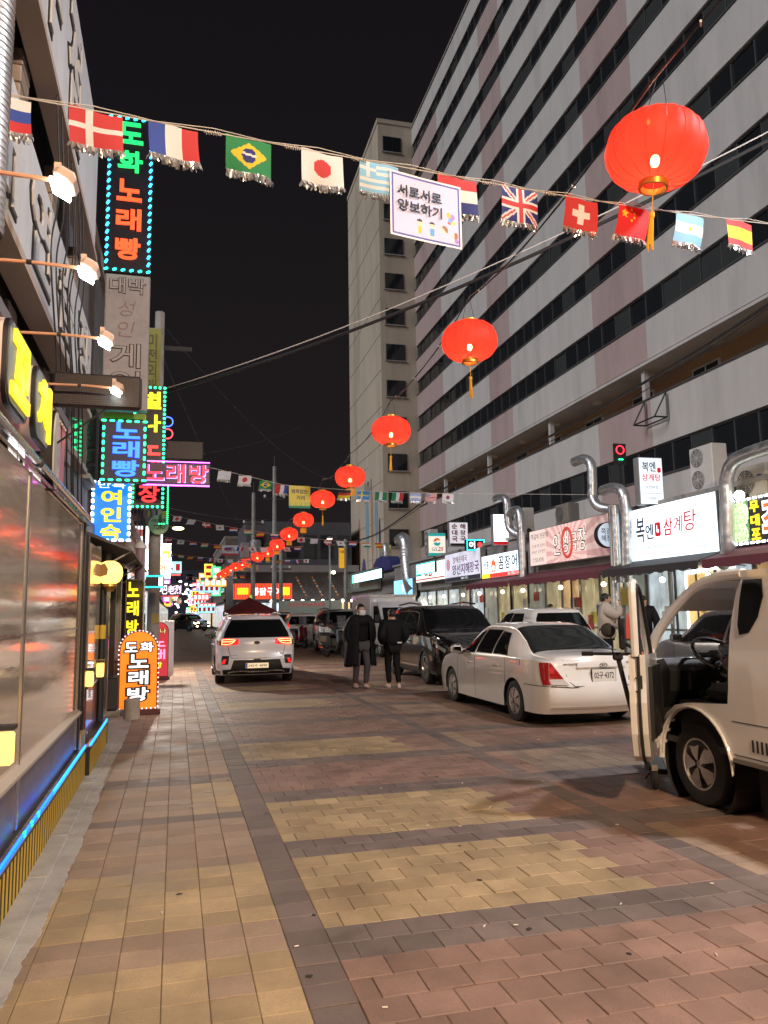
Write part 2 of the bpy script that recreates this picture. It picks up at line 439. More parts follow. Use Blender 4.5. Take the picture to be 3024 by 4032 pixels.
# beyond 24 m the blocks are too small to tell apart: one sheet, bond in the material
m = mat('far_paving', (.2, .14, .1), .6, var=.25, vs=1.2, rvar=.12)
t = m.node_tree; b = t.nodes['Principled BSDF']
br = t.nodes.new('ShaderNodeTexBrick'); br.inputs['Scale'].default_value = 1.0; br.inputs['Brick Width'].default_value = .2; br.inputs['Row Height'].default_value = .19
br.inputs['Mortar Size'].default_value = .006; br.inputs['Color1'].default_value = (.26, .17, .11, 1); br.inputs['Color2'].default_value = (.19, .13, .10, 1); br.inputs['Mortar'].default_value = (.06, .05, .045, 1)
gg = t.nodes.new('ShaderNodeNewGeometry'); t.links.new(gg.outputs['Position'], br.inputs['Vector']); t.links.new(br.outputs['Color'], b.inputs['Base Color'])
yf = row_y(120)
MB().add([(-.62, yf, -.002), (8.3, yf, -.002), (9.9, 90, -.002), (-.7, 90, -.002)], [(0, 1, 2, 3)]).build('far_paving', m, paving)['kind'] = 'stuff'

# concrete edge along the left shops: broken outline where it meets the blocks
mb = MB(); rng = random.Random(3); prev = None; pts = []
y = 1.2
while y < 13:
    w = -.61 + rng.uniform(-.006, .006) + .014 * math.sin(y * 1.3) + .005 * math.sin(y * 9) - .03 * max(0, 4.4 - y)
    pts.append((w, y)); y += rng.uniform(.015, .04)
for (a, ya), (b, yb) in zip(pts[:-1], pts[1:]):
    mb.add([(-1.15, ya, .006), (a - .006, ya, .006), (b - .006, yb, .006), (-1.15, yb, .006), (a, ya, -.006), (b, yb, -.006)],
           [(0, 1, 2, 3), (1, 4, 5, 2)])
o = mb.build('concrete_edge', M_KERB); o['kind'] = 'structure'
for k, y in enumerate((1.6, 2.5, 3.4, 4.3, 5.2, 6.1, 7.0, 7.9, 8.8, 9.7)):   # kerb slabs against the shop plinth
    MB().bx(-.84, -.705 - .003 * (k % 2), y + .006, y + .895, .0, .016 + .003 * (k % 3), ch=.006).build('kerb_slab', M_KERB, o)
o = MB().bx(-6, -.62, 13, 90, -.02, .10, ch=.01).build('left_pavement', M_CONC); o['kind'] = 'structure'
c0 = [RL(8.35, -3), RL(14.5, -3), RL(14.5, 95), RL(8.35, 95)]
mb = MB(); mb.add([(p[0], p[1], -.02) for p in c0] + [(p[0], p[1], .115) for p in c0], [(4, 5, 6, 7), (0, 1, 5, 4), (1, 2, 6, 5), (2, 3, 7, 6), (3, 0, 4, 7)])
rp_ = mb.build('right_pavement', M_CONC); rp_['kind'] = 'structure'
for k in range(28):
    a = RL(8.22, 2 + k * 1.0); MB().box((0, 0, .055), (.17, .985, .15), ch=.012).build('kerb_stone', M_KERB, rp_, loc=(a[0], a[1], 0)).rotation_euler = (0, 0, RB)

# ------------------------------------------------------------ apartment block on the right (13 storeys)
apt = thing('apartment_building', 'long white apartment block with dark window strips and pink wall panels', 'building', RL(0, 0), RB)
X0 = 16.0; YA, YB = 4.0, 53.0
levels = [13.07 + 2.69 * k for k in range(10)]              # heads of the window strips
npane = 0; rest_panes = MB()
def spandrel(z0, z1, k):
    segs = []; y = YA; rng = random.Random(k * 5 + 1)
    for a, b, p in ((4, 12.5, 0), (12.5, 15, 1), (15, 23.9, 0), (23.9, 27.6, 1), (27.6, 36, 0), (36, 39, 1), (39, 47, 0), (47, 53, 1)):
        mb = MB(); mb.bx(X0, X0 + .25, a + .004, b - .004, z0, z1); mb.build('spandrel_panel', M_APTP if p else M_APT, apt)
    MB().bx(X0 - .05, X0 + .05, YA, YB, z1, z1 + .05).build('sill', M_WINFR, apt)
def strip(z0, z1, full=True):
    global npane
    fr = MB(); fr.bx(X0 + .09, X0 + .13, YA, YB, z0 + .05, z0 + .11); fr.bx(X0 + .09, X0 + .13, YA, YB, z1 - .06, z1)
    y = YA; ys = []; i = 0
    while y < YB - .3:
        w = 1.05; ys.append((y, min(y + w, YB), i)); y += w; i += 1
    for a, b, i in ys: fr.bx(X0 + .085, X0 + .135, a - .02, a + .02, z0 + .11, z1 - .06)
    s = fr.build('window_strip', M_WINFR, apt)
    for a, b, i in ys:
        m = M_WINDK2 if random.random() < .22 else M_WINDK
        off = .11 + (i % 2) * .03
        if npane < 290 and a > 8:
            q = MB(); q.add([(0, a + .02, z0 + .11), (0, b - .02, z0 + .11), (0, b - .02, z1 - .06), (0, a + .02, z1 - .06)], [(0, 3, 2, 1)])
            q.build('pane', m, s, loc=(X0 + off, 0, 0)).rotation_euler = (0, 0, 0); npane += 1
        else: rest_panes.add([(X0 + off, a + .02, z0 + .11), (X0 + off, b - .02, z0 + .11), (X0 + off, b - .02, z1 - .06), (X0 + off, a + .02, z1 - .06)], [(0, 3, 2, 1)], 0 if m is M_WINDK else 1)
    MB().bx(X0 + .2, X0 + .25, YA, YB, z0, z1).build('strip_back', M_WINFR, apt)
strip(6.15, 7.30); spandrel(3.6, 6.15, 30)
spandrel(7.30, 9.05, 31)
# open gallery: soffit, inner wall with doors and windows, columns
gz0, gz1 = 9.05, 10.53
M_ORG = mat('orange_painted_wall', (.50, .34, .20), .8, var=.06)
MB().bx(X0 + 1.5, X0 + 1.6, YA, YB, 8.0, gz1).build('gallery_wall', M_ORG, apt)
MB().bx(X0 + .02, X0 + 1.6, YA, YB, gz1 - .12, gz1 - .004).build('gallery_ceiling', M_APT, apt)
MB().bx(X0 + .02, X0 + 1.6, YA, YB, 7.9, 8.0).build('gallery_floor', M_CONC, apt)
y = 9.0; k = 0
while y < 52:
    if k % 2 == 0: MB().bx(X0 + .28, X0 + .48, y, y + .2, 8.0, gz1 - .12).build('column', M_APT, apt)
    f = MB(); f.bx(X0 + 1.44, X0 + 1.5, y + 1.2, y + 2.7, 8.9, 10.05); w = f.build('gallery_window', M_WHITEP, apt)
    MB().bx(X0 + 1.425, X0 + 1.44, y + 1.28, y + 1.9, 8.98, 9.97).build('pane', M_WINDK, w); MB().bx(X0 + 1.425, X0 + 1.44, y + 1.98, y + 2.6, 8.98, 9.97).build('pane', M_WINDK, w)
    l = MB(); l.bx(X0 + .7, X0 + 1.0, y + .4, y + .7, gz1 - .25, gz1 - .1); l.build('gallery_lamp', M_WHITEP, apt)
    y += 3.9; k += 1
spandrel(10.53, 12.0, 32)
for k, zt in enumerate(levels):
    strip(zt - 1.07, zt)
    if k < 9: spandrel(zt, zt + 1.62, k)
zt = levels[-1]
MB().bx(X0, X0 + .25, YA, YB, zt, zt + 1.4).build('parapet', M_APT, apt)
MB().bx(X0 - .08, X0 + .4, YA, YB, zt + 1.4, zt + 1.5).build('parapet_cap', M_CONC, apt)
MB().bx(X0 + .25, X0 + 14, YA, YB, 0, 7.89).build('core', M_APT, apt); MB().bx(X0 + .25, X0 + 14, YA, YB, 10.54, zt + .6).build('core', M_APT, apt)
o = rest_panes.build('upper_panes', [M_WINDK, M_WINDK2], apt); o['kind'] = 'stuff'
# stair tower at the far end
tw = thing('stair_tower', 'beige stair tower with stacked windows at the end of the apartment block', 'tower', RL(0, 0), RB)
TX, TY0, TY1, TZ = 13.3, 53.02, 64.6, 38.8
MB().bx(TX, X0 + 8, TY0, TY1, 0, TZ).build('wall', M_TOWER, tw)
MB().bx(TX - .06, X0 + 8, TY0 - .06, TY1 + .06, TZ, TZ + .35).build('parapet', M_TOWER, tw)
for k in range(13):
    z = 3.45 + 2.755 * k
    mb = MB(); mb.bx(TX + .38, TX + 1.82, TY0 - .05, TY0 - .001, z, z + 1.25); w = mb.build('window', M_WINFR, tw)
    for a in (.42, 1.13): MB().bx(TX + a, TX + a + .65, TY0 - .075, TY0 - .05, z + .05, z + 1.2).build('pane', M_WINDK, w)
    MB().bx(TX + .3, TX + 1.9, TY0 - .11, TY0 - .001, z - .08, z - .002).build('sill', M_CONC, w)
    MB().bx(TX - .02, TX - .001, TY0 + .02, TY1, z - .75, z - .71).build('floor_joint', M_CONC, tw)
letters('101', tw, 0, 0, 2.3, 1.7, mat('grey_paint', (.12, .11, .1), .8), name='lettering', depth=.01, bold=.0).matrix_basis = Matrix.Translation((TX - .012, 57.8, 10.9)) @ Matrix.Rotation(R(-90), 4, 'Z')
# painted shapes on the tower foot: trees and spoons in flat colours
for k, (y, z, h, w, col) in enumerate(((62.5, 5.0, 2.2, .9, (.45, .36, .2)), (61.2, 5.6, 3.6, .8, (.42, .25, .22)), (59.6, 4.2, 1.6, 1.3, (.08, .09, .2)), (58.2, 6.2, 4.2, 1.1, (.24, .38, .46)), (56.6, 5.8, 5.0, .7, (.42, .26, .2)), (55.2, 7.0, 3.6, 1.0, (.22, .36, .44)), (54.2, 6.0, 2.4, .5, (.05, .06, .14)))):
    pts = [(y + w / 2 * math.cos(a) * (1 - .25 * math.sin(a)), z + h / 2 + h / 2 * math.sin(a)) for a in [2 * math.pi * i / 20 for i in range(20)]]
    MB().prism(pts, TX - .03, TX - .002, plane='YZ').build('mural_shape', mat('mural_%d' % k, col, .8), tw)
    MB().bx(TX - .028, TX - .003, y - .07, y + .07, 3.4, z + .2).build('mural_stem', mat('mural_s%d' % k, tuple(c * .8 for c in col), .8), tw)
# ------------------------------------------------------------ sign kit
M_CAB = mat('sign_cabinet', (.30, .30, .31), .5, .3, var=.1)
M_CABD = mat('sign_cabinet_dark', (.03, .03, .035), .5, .2)
M_INK = mat('sign_ink_black', (.012, .012, .014), .5)
G_GREEN = glow_mat('led_green', (.02, 1.0, .32), 4.5, True)
G_CYAN = glow_mat('led_cyan', (.03, .55, 1.0), 5, True)
G_TEAL = glow_mat('led_teal', (.02, .85, .75), 4.5, True)
G_WHITE = glow_mat('led_white', (.86, .93, 1.0), 4.5)
G_BLUE = glow_mat('led_blue', (.02, .12, 1.0), 3.0)
G_RED = glow_mat('led_red', (1.0, .03, .05), 2.6)
G_PURP = glow_mat('led_purple', (.75, .08, 1.0), 2.6)
T_GREEN = glow_mat('lit_green', (.01, .85, .16), 1.25)
T_ORRED = glow_mat('lit_orange_red', (1.0, .085, .02), 1.5)
T_BLUE = glow_mat('lit_blue', (.03, .26, 1.0), 1.35)
T_YEL = glow_mat('lit_yellow', (1.0, .80, .02), 1.15)
T_RED = glow_mat('lit_red', (1.0, .05, .05), 1.3)
T_WHITE = glow_mat('lit_white', (.95, .97, 1.0), 1.6)
T_PINK = glow_mat('lit_pink', (1.0, .32, .62), 1.1)
def bulb_mesh(sx, sz, m, sy=.02):
    mb = MB(); mb.box((0, 0, 0), (sx, sy, sz), ch=min(sx, sz) * .3); return mb.mesh('bulb', m)
_bm = {}
def bulbs(parent, pts, m, sx=.03, sz=.03, y=0.0, name='bulb'):
    k = (m.name, sx, sz)
    if k not in _bm: _bm[k] = bulb_mesh(sx, sz, m)
    for p in pts:
        o = inst(name, _bm[k], parent, (p[0], y, p[1]))
        if len(p) > 2: o.rotation_euler = (0, p[2], 0)
def rim(w, h, sp, inset=.03, sides='tblr'):
    """bulb spots round a w x h panel whose base centre is the origin"""
    a, b = w / 2 - inset, h - inset; o = []
    nx = max(2, round((2 * a) / sp)); nz = max(2, round((b - inset) / sp))
    for i in range(nx + 1):
        x = -a + 2 * a * i / nx
        if 't' in sides: o.append((x, b))
        if 'b' in sides: o.append((x, inset))
    for i in range(1, nz):
        z = inset + (b - inset) * i / nz
        if 'l' in sides: o.append((-a, z))
        if 'r' in sides: o.append((a, z))
    return o
def sign(name, label, loc, rz, w, h, d, face, cab=None, cat='sign', group=None, both=False, trim=.02):
    """sign box whose base centre is at loc, face towards local -Y"""
    s = thing(name, label, cat, loc, rz, group)
    MB().box((0, 0, h / 2), (w, d, h), ch=.008).build('cabinet', cab or M_CAB, s)
    MB().box((0, -d / 2 - .003, h / 2), (w - 2 * trim, .008, h - 2 * trim)).build('face_panel', face, s)
    s['fy'] = -d / 2 - .007
    return s
def L(s, body, cx, cz, w, h, m, **k): return letters(body, s, cx, cz, w, h, m, y=s['fy'], **k)

# ------------------------------------------------------------ skewer bar in the left foreground
M_MIRROR = mat('polished_steel_sheet', (.88, .73, .58), .085, .66, rvar=.05, vs=2.2, stretch=(1, 1, 14), bump=.03, bs=2.5)
M_MIRROR2 = mat('dull_steel_sheet', (.30, .27, .29), .42, .8, rvar=.1, vs=2.5)
M_HAZY = mat('hazard_yellow', (.62, .40, .03), .55, var=.1); M_HAZB = mat('hazard_black', (.014, .013, .012), .5)
M_PINK = mat('pink_fascia', (.70, .27, .30), .5, var=.12, vs=2)
bar = thing('skewer_bar', 'skewer bar front clad in polished steel over a yellow and black striped plinth', 'shop', (-.9, 0, 0))
for a, b in ((.6, 2.35), (2.36, 3.72), (3.73, 5.18), (5.19, 8.02)):
    MB().bx(-.02, 0, a, b, .68, 2.46).build('steel_sheet', M_MIRROR, bar)
    MB().bx(-.012, .012, b - .012, b + .022, .30, 2.46, ch=.004).build('joint_strip', M_STEEL, bar)
    MB().bx(-.03, -.006, a, b, .28, .63).build('lower_sheet', M_MIRROR2, bar)
MB().bx(-.02, .004, .6, 8.02, 1.44, 1.456).build('seam', M_STEEL, bar)
mb = MB(); mb.prism([(-.01, .69), (.05, .655), (.05, .635), (-.01, .63)], .6, 8.02, plane='XZ'); mb.build('ledge', mat('beige_ledge', (.42, .36, .30), .6), bar)
mb = MB(); mb.prism([(-.03, 2.47), (.03, 2.47), (.03, 2.475), (-.02, 2.475), (-.02, 2.56), (-.03, 2.56)], .6, 8.3, plane='XZ'); mb.tube([(.035, .6, 2.535), (.035, 8.25, 2.535)], .026, 10)
mb.tube([(.035, 5.2, 2.535), (.035, 5.26, 2.535)], .034, 10, 1)
mb.build('top_rail', [M_STEEL, M_DARKMET], bar, smooth=True)
riv = MB().lathe([(0, .003), (.006, .002), (.007, 0)], 6, axis='X').mesh('rivet', M_DARKMET)
for k in range(28): inst('rivet', riv, bar, (.0325, 2.6 + k * .2, 2.50))
# plinth, its stripes and the blue light strip
MB().bx(-.12, .075, .6, 8.24, 0, .285).build('plinth', M_HAZB, bar); MB().bx(-.12, .115, 8.25, 10.3, 0, .285).build('plinth_step', M_HAZB, bar)
sm = [MB().box((0, 0, 0), (.0012, .046, .235)).mesh('stripe', M_HAZY)]
for k in range(99):
    y = .75 + k * .0965
    if y < 10.2: inst('stripe', sm[0], bar, ((.0758 if y < 8.2 else .1158), y, .135))
MB().bx(.03, .088, .6, 8.24, .286, .296).build('plinth_cap', M_STEEL, bar); MB().bx(.07, .13, 8.25, 10.3, .286, .296).build('plinth_cap', M_STEEL, bar)
lm = [MB().box((0, 0, 0), (.014, .046, .014), ch=.003).mesh('led', m_) for m_ in (glow_mat('strip_blue', (.005, .13, 1.0), 3.0, True), glow_mat('strip_cyan', (.01, .26, 1.0), 3.0, True), glow_mat('strip_green', (.01, .8, .2), 2.5, True))]
for k in range(160):
    y = .8 + k * .0595
    if y > 10.25: break
    q = 2 if (4.9 < y < 5.6 and k % 4 == 0) else (0 if y < 6.2 else 1)
    inst('led', lm[q], bar, ((.07 if y < 8.24 else .11), y, .306))
for k in range(3): inst('led', lm[1], bar, (.085, 8.26, .27 - k * .06), (0, 0, R(90)))
# entrance: door leaf, stone block, steel column, square lamps
MB().bx(-.5, -.47, 8.03, 9.0, .0, 2.4).build('door_leaf', mat('dark_red_door', (.12, .02, .025), .35), bar)
MB().bx(-.30, .03, 8.02, 8.10, .29, 2.46).build('door_jamb', M_BLACK, bar); MB().bx(-.10, .02, 8.45, 8.56, .29, 2.4).build('door_jamb', M_BLACK, bar)
MB().box((-.04, 8.32, .34), (.16, .40, .17), ch=.01).build('step_stone', mat('yellow_granite', (.38, .30, .16), .7, var=.35, vs=60), bar)
MB().bx(-.12, .0, 8.9, 10.05, .8, 2.35).build('column_sheet', M_MIRROR, bar); MB().bx(-.12, .0, 8.9, 10.05, .29, .795).build('column_foot', mat('maroon_tile', (.18, .04, .05), .2, coat=.4), bar)
MB().bx(-.02, .012, 8.9, 10.05, .79, .81).build('column_trim', M_STEEL, bar)
for y, x, z in ((8.62, .02, .915), (9.35, .06, .955), (3.1, .09, .93), (4.15, .09, .93)):  # the two nearest lamps are added to throw amber on the steel sheets
    MB().bx(x - .09, x - .02, y - .02, y + .02, z - .03, z + .03).build('lamp_bracket', M_DARKMET, bar)
    MB().box((x + .03, y, z), (.075, .075, .15), ch=.008).build('square_lamp', glow_mat('amber_lamp', (1.0, .55, .10), 2.4, True), bar)
    MB().box((x + .03, y, z + .1), (.09, .09, .02)).build('lamp_cap', M_DARKMET, bar)
# striped post and globe lamp
post = thing('striped_post', 'slim black post with two yellow bands beside the globe lamp', 'post', (-.88, 10.22, 0))
MB().tube([(0, 0, .0), (0, 0, 2.0)], .045, 12).build('pole', M_HAZB, post, smooth=True)
for a in (.86, 1.28): MB().tube([(0, 0, a), (0, 0, a + .17)], .047, 12).build('band', M_HAZY, post, smooth=True)
gl = thing('globe_lamp', 'glowing amber globe lamp on a brass cup over the striped post', 'lamp', (-.80, 10.14, 1.93))
MB().lathe([(0, .31), (.05, .306), (.10, .283), (.14, .235), (.155, .17), (.148, .11), (.12, .055), (.07, .02), (.05, .015)], 24).build('globe', glow_mat('globe_glass', (1.0, .60, .13), 2.2, True), gl, smooth=True)
MB().lathe([(.085, .025), (.09, -.01), (.06, -.04), (.05, -.07), (0, -.075)], 18).build('cup', mat('brass', (.45, .26, .06), .35, .8), gl, smooth=True)
MB().tube([(0, 0, -.05), (-.0, .1, -.03), (-.03, .17, -.0)], .012).build('bracket', M_DARKMET, gl)
mb = MB(); mb.prism([(-.16, .08), (-.02, .13), (-.01, .20), (-.05, .27), (-.17, .23)], -.155, -.145); mb.build('sticker', mat('brown_decal', (.35, .16, .02), .5), gl)
# fascia
fas = thing('skewer_bar_sign', 'pink fascia with big yellow channel letters over the steel front', 'sign', (-.98, 0, 2.58))
MB().bx(-.06, .0, .6, 7.2, .0, .62).build('fascia_board', M_PINK, fas)
MB().bx(-.08, .03, .6, 7.2, .621, .70).build('fascia_beam', mat('grey_beam', (.16, .16, .18), .5), fas)
edge = MB().box((0, 0, 0), (.02, .05, .02), ch=.006).mesh('edge_bulb', mat('frosted_bulb', (.8, .72, .62), .3))
for k in range(60): inst('edge_bulb', edge, fas, (.012, 1.2 + k * .1, .60))
M_CHAN = mat('channel_side', (.70, .60, .56), .45); M_YLET = glow_mat('yellow_letter_face', (1.0, .80, .03), .85, True); M_GRAYL = mat('letter_backing', (.17, .21, .24), .4)
def chan(body, y, w, z, h, dep=.13):
    r = bpy.data.objects.new('channel_letter', None); link(r, fas); r.location = (0, y, z); r.rotation_euler = (0, 0, R(90))
    blob = rrect(w * 1.16, h * 1.22, min(w, h) * .28, 6)
    MB().prism(blob, -dep * .8, 0).build('letter_case', M_CHAN, r, smooth=True); MB().prism(blob, -dep, -dep * .8 - .001).build('letter_rim', M_BLACK, r, smooth=True)
    MB().prism(rrect(w * 1.06, h * 1.12, min(w, h) * .25, 6), -dep - .006, -dep - .0005).build('letter_backing', M_GRAYL, r)
    letters(body, r, 0, 0, w * .92, h * .95, M_YLET, y=-dep - .006, depth=.02, bold=.042, name='letter_face')
chan('꼬', 4.42, .52, .29, .38); chan('치', 5.20, .48, .29, .38)
sh = bpy.data.objects.new('cut_out_board', None); link(sh, fas); sh.location = (0, 5.95, .18); sh.rotation_euler = (0, 0, R(90))
out = [(.17 * math.cos(a) * (1 + .1 * math.cos(3 * a)), .30 * math.sin(a)) for a in [2 * math.pi * i / 28 for i in range(28)]]
MB().prism(out, -.11, 0).build('board_side', M_BLACK, sh); MB().prism([(a * .93, b * .95) for a, b in out], -.118, -.111).build('board_face', mat('white_board', (.70, .70, .74), .5), sh)
def plate(nm, y, z, w, h, body, face, ink):
    r = bpy.data.objects.new(nm, None); link(r, fas); r.location = (.06, y, z); r.rotation_euler = (0, 0, R(90))
    MB().box((0, .03, 0), (w, .06, h), ch=.01).build('plate', face, r); letters(body, r, 0, 0, w * .92, h * .8, ink, y=-.001, depth=.006, bold=.02)
plate('small_sign', 4.82, -.07, .50, .13, '숯불구이', mat('mauve_plate', (.20, .10, .16), .5), T_WHITE)
plate('small_sign', 5.42, -.13, .46, .17, '꼬치전문점', glow_mat('magenta_plate', (1.0, .12, .62), .9, True), T_WHITE)
MB().bx(.02, .07, 5.25, 6.2, -.26, -.235).build('neon_tube', glow_mat('magenta_tube', (1.0, .1, .85), 5, True), fas)
# flood lamps on arms over the fascia
M_ARM = mat('painted_arm', (.62, .34, .22), .5); M_LAMPB = mat('lamp_housing', (.62, .48, .44), .5); G_FLOOD = glow_mat('flood_glass', (.95, 1.0, .88), 22, True)
for k, (y, x) in enumerate(((3.0, .46), (3.78, .47), (4.76, .47), (5.82, .46))):
    fl = thing('flood_lamp', ['white flood lamp hanging under the white, blue and red flag', 'white flood lamp before the long unlit signboard', 'white flood lamp above the big yellow letters', 'white flood lamp before the dark LED panel'][k], 'lamp', (-.95, y, 3.22), 0, 'flood lamps over the skewer bar sign')
    MB().tube([(-.02, 0, 0), (x * .55, 0, .006), (x, 0, .0)], .009, 8).build('arm', M_ARM, fl); MB().tube([(x * .5, 0, .006), (x * .55, 0, .006)], .013, 8).build('coupling', M_DARKMET, fl)
    mb = MB(); mb.box((x + .05, 0, .0), (.085, .125, .06), ry=R(28), ch=.018); mb.box((x + .02, 0, .04), (.025, .04, .05)); mb.build('housing', M_LAMPB, fl)
    MB().box((x + .03, 0, -.035), (.07, .11, .012), ry=R(28)).build('lamp_glass', G_FLOOD, fl)

# ------------------------------------------------------------ building above the skewer bar
M_OLDW = mat('old_render', (.17, .15, .14), .85, var=.25, vs=3, bump=.3, bs=30, dirt=(.07, .06, .055))
lb = thing('tiled_building', 'old tiled building with dark windows above the skewer bar', 'building', (-1.1, 0, 0))
MB().bx(-7, -.28, -2, 9.55, 0.0, 9.6).build('wall', M_OLDW, lb)
M_TILE = mat('pier_tile', (.26, .21, .18), .45, var=.2, vs=9)
tmesh = MB().box((0, 0, 0), (.10, .30, .135), ch=.008).mesh('tile', M_TILE)
for y in (4.4, 6.0, 7.6, 9.3):
    for k in range(34):
        z = 3.35 + k * .143
        if 3.9 < z < 4.8 or 5.85 < z < 7.4: continue
        inst('tile', tmesh, lb, (-.16 + .006 * ((k * 7) % 3), y, z))
for k, (z0, z1) in enumerate(((3.3, 3.88), (4.88, 5.8), (7.45, 8.8))):
    for y in (2.4, 3.4, 4.75, 6.35, 7.95):
        f = MB().bx(-.279, -.22, y, y + 1.1, z0 + .04, z1 - .03).build('window', M_WINFR, lb)
        for q in (0, 1): MB().bx(-.222, -.205, y + .05 + q * .52, y + .53 + q * .52, z0 + .09, z1 - .08).build('pane', M_WINDK if (k + q) % 2 else M_WINDK2, f)
        MB().bx(-.279, -.15, y - .02, y + 1.12, z0 + .0, z0 + .036).build('sill', M_CONC, f)
for (z0, z1, nm, lab, tx) in ((3.92, 4.85, 'long_signboard', 'long unlit white signboard with outlined letters above the flood lamps', '노래연습장'), (5.87, 7.40, 'tall_signboard', 'tall unlit white signboard high on the tiled building', '단란주점')):
    sb = thing(nm, lab, 'sign', (-1.03, 0, 0))
    MB().bx(-.14, .0, 1.0, 9.42, z0, z1).build('board', mat('dingy_white_board', (.60, .63, .68), .5, var=.1, vs=2, stretch=(1, 1, .3), dirt=(.45, .47, .52)), sb)
    MB().bx(-.15, .03, 1.0, 9.44, z0 - .07, z0 - .002).build('bottom_rail', mat('beige_rail', (.46, .38, .33), .5), sb)
    for k, ch in enumerate(tx):
        r = bpy.data.objects.new('letter', None); link(r, sb); r.location = (.001, 3.2 + k * 1.35, (z0 + z1) / 2); r.rotation_euler = (0, 0, R(90))
        letters(ch, r, 0, 0, .9, (z1 - z0) * .72, mat('letter_white', (.58, .58, .6), .5), y=0, depth=.016, bold=.02, outline=M_INK, obold=.05)
# silver spiral duct at the near edge
dv = thing('spiral_duct', 'ribbed silver exhaust duct climbing the wall beside the long signboard', 'duct', (-.94, 3.78, 3.35))
prof = []
for k in range(150): prof += [(.115, k * .035), (.115, k * .035 + .024), (.121, k * .035 + .028), (.121, k * .035 + .032)]
MB().lathe(prof, 20).build('duct_pipe', M_GALV, dv, smooth=True)
for k in range(3): MB().tube([(-.15, 0, .4 + 1.5 * k), (.0, 0, .4 + 1.5 * k)], .012).build('duct_strap', M_DARKMET, dv)
# loose cables on the wall
cabs = thing('wall_cables', 'tangle of thin black cables hanging down the tiled wall', 'cable', (-1.02, 0, 0))
for k in range(7):
    y = 6.3 + .3 * k + random.uniform(-.1, .1)
    MB().tube(smooth_path([(0, y, 5.8), (.03, y + .1, 5.0), (.02, y - .1, 4.4), (.05, y + .2, 3.6), (.03, y + .5, 2.9), (.0, y + .9, 2.6)], 6), .007, 5).build('cable', M_WIRE, cabs)
# dark perforated LED panel on a bracket
def led_panel(loc, w, h, label):
    p = thing('display_board', label, 'display', loc)
    MB().box((0, 0, h / 2), (w, .07, h), ch=.02).build('casing', mat('panel_casing', (.018, .013, .017), .5), p)
    mb = MB(); nx, nz = int(w / .0165), int(h / .0165)
    for i in range(nx):
        for j in range(nz): mb.box(((i + .5 - nx / 2) * .0155, -.037, .012 + (j + .5) * (h - .024) / nz), (.0085, .006, .0085))
    q = mb.build('dot_matrix', mat('panel_dots', (.035, .025, .032), .4), p); q['kind'] = 'stuff'
    return p
p = led_panel((-.595, 5.95, 3.09), .63, .26, 'dark switched-off LED panel held out by a strut over the skewer bar')
MB().tube([(-.30, 0, -.30), (.06, 0, .0)], .008, 6).build('strut', M_DARKMET, p); MB().tube([(-.42, 0, .26), (-.30, 0, .25)], .008, 6).build('bracket', M_DARKMET, p)
# ------------------------------------------------------------ projecting signs along the left row (faces towards the viewer)
M_NAVY = mat('sign_navy', (.012, .012, .022), .4)
s = sign('karaoke_sign', 'tall dark karaoke sign with green and orange-red letters inside a cyan LED border', (-.795, 11.6, 6.64), 0, .66, 2.50, .14, M_NAVY, M_CABD)
for k, (ch, m) in enumerate((('도', T_GREEN), ('화', T_GREEN), ('노', T_ORRED), ('래', T_ORRED), ('빵', T_ORRED))):
    L(s, ch, .0, 2.22 - .465 * k, .36, .34, m, depth=.03, bold=.026, name='letter', outline=mat('letter_edge_grey', (.12, .10, .12), .5), obold=.04)  # dark grey outline round each letter
for p in rim(.66, 2.50, .125, .03): pass
bulbs(s, [(x, z, R(25)) for x, z in rim(.66, 2.50, .115, .03, 'lr')], G_CYAN, .035, .07, s['fy'] - .01)
bulbs(s, [(x, z, R(65)) for x, z in rim(.66, 2.50, .11, .03, 'tb')], G_TEAL, .035, .06, s['fy'] - .01)
s = sign('game_room_sign', 'unlit grey vertical sign with outlined letters under the tall karaoke sign', (-.785, 11.65, 4.55), 0, .64, 2.08, .14, mat('dull_grey_panel', (.34, .31, .32), .6, var=.08, dirt=(.25, .23, .24)), M_CAB)
M_OUT = mat('outline_dark', (.06, .05, .055), .6); M_FILL = mat('letter_grey', (.37, .34, .35), .6)
L(s, '대박', -.0, 1.90, .50, .24, M_FILL, outline=M_OUT, depth=.012, bold=.0, obold=.035)
L(s, '성', 0, 1.55, .24, .24, mat('faded_red_ink', (.26, .17, .17), .6), depth=.006, bold=-.01, shear=.2)
L(s, '인', 0, 1.23, .24, .24, mat('faded_red_ink', (.26, .17, .17), .6), depth=.006, bold=-.01, shear=.2)
L(s, '게', .0, .82, .40, .36, M_FILL, outline=M_OUT, depth=.012, bold=.0, obold=.03); L(s, '임', .0, .40, .40, .36, M_FILL, outline=M_OUT, depth=.012, bold=.0, obold=.03)
s = sign('blue_karaoke_sign', 'navy karaoke sign with glowing blue letters and green LED dashes', (-.795, 12.0, 3.53), 0, .66, .97, .14, mat('sign_violet', (.02, .016, .06), .4), M_CABD)
for k, ch in enumerate('노래빵'): L(s, ch, .03, .79 - .29 * k, .38, .25, T_BLUE, depth=.02, bold=.024, name='letter', outline=glow_mat('blue_edge', (.01, .03, .8), .9), obold=.045)
bulbs(s, rim(.66, .97, .11, .035, 'lr'), G_GREEN, .034, .065, s['fy'] - .01); bulbs(s, rim(.66, .97, .12, .035, 'tb'), G_GREEN, .07, .03, s['fy'] - .01)
MB().bx(-.3, .3, -.07, .07, .975, 1.06).build('light_box_top', mat('yellow_print', (.5, .52, .1), .6), s)
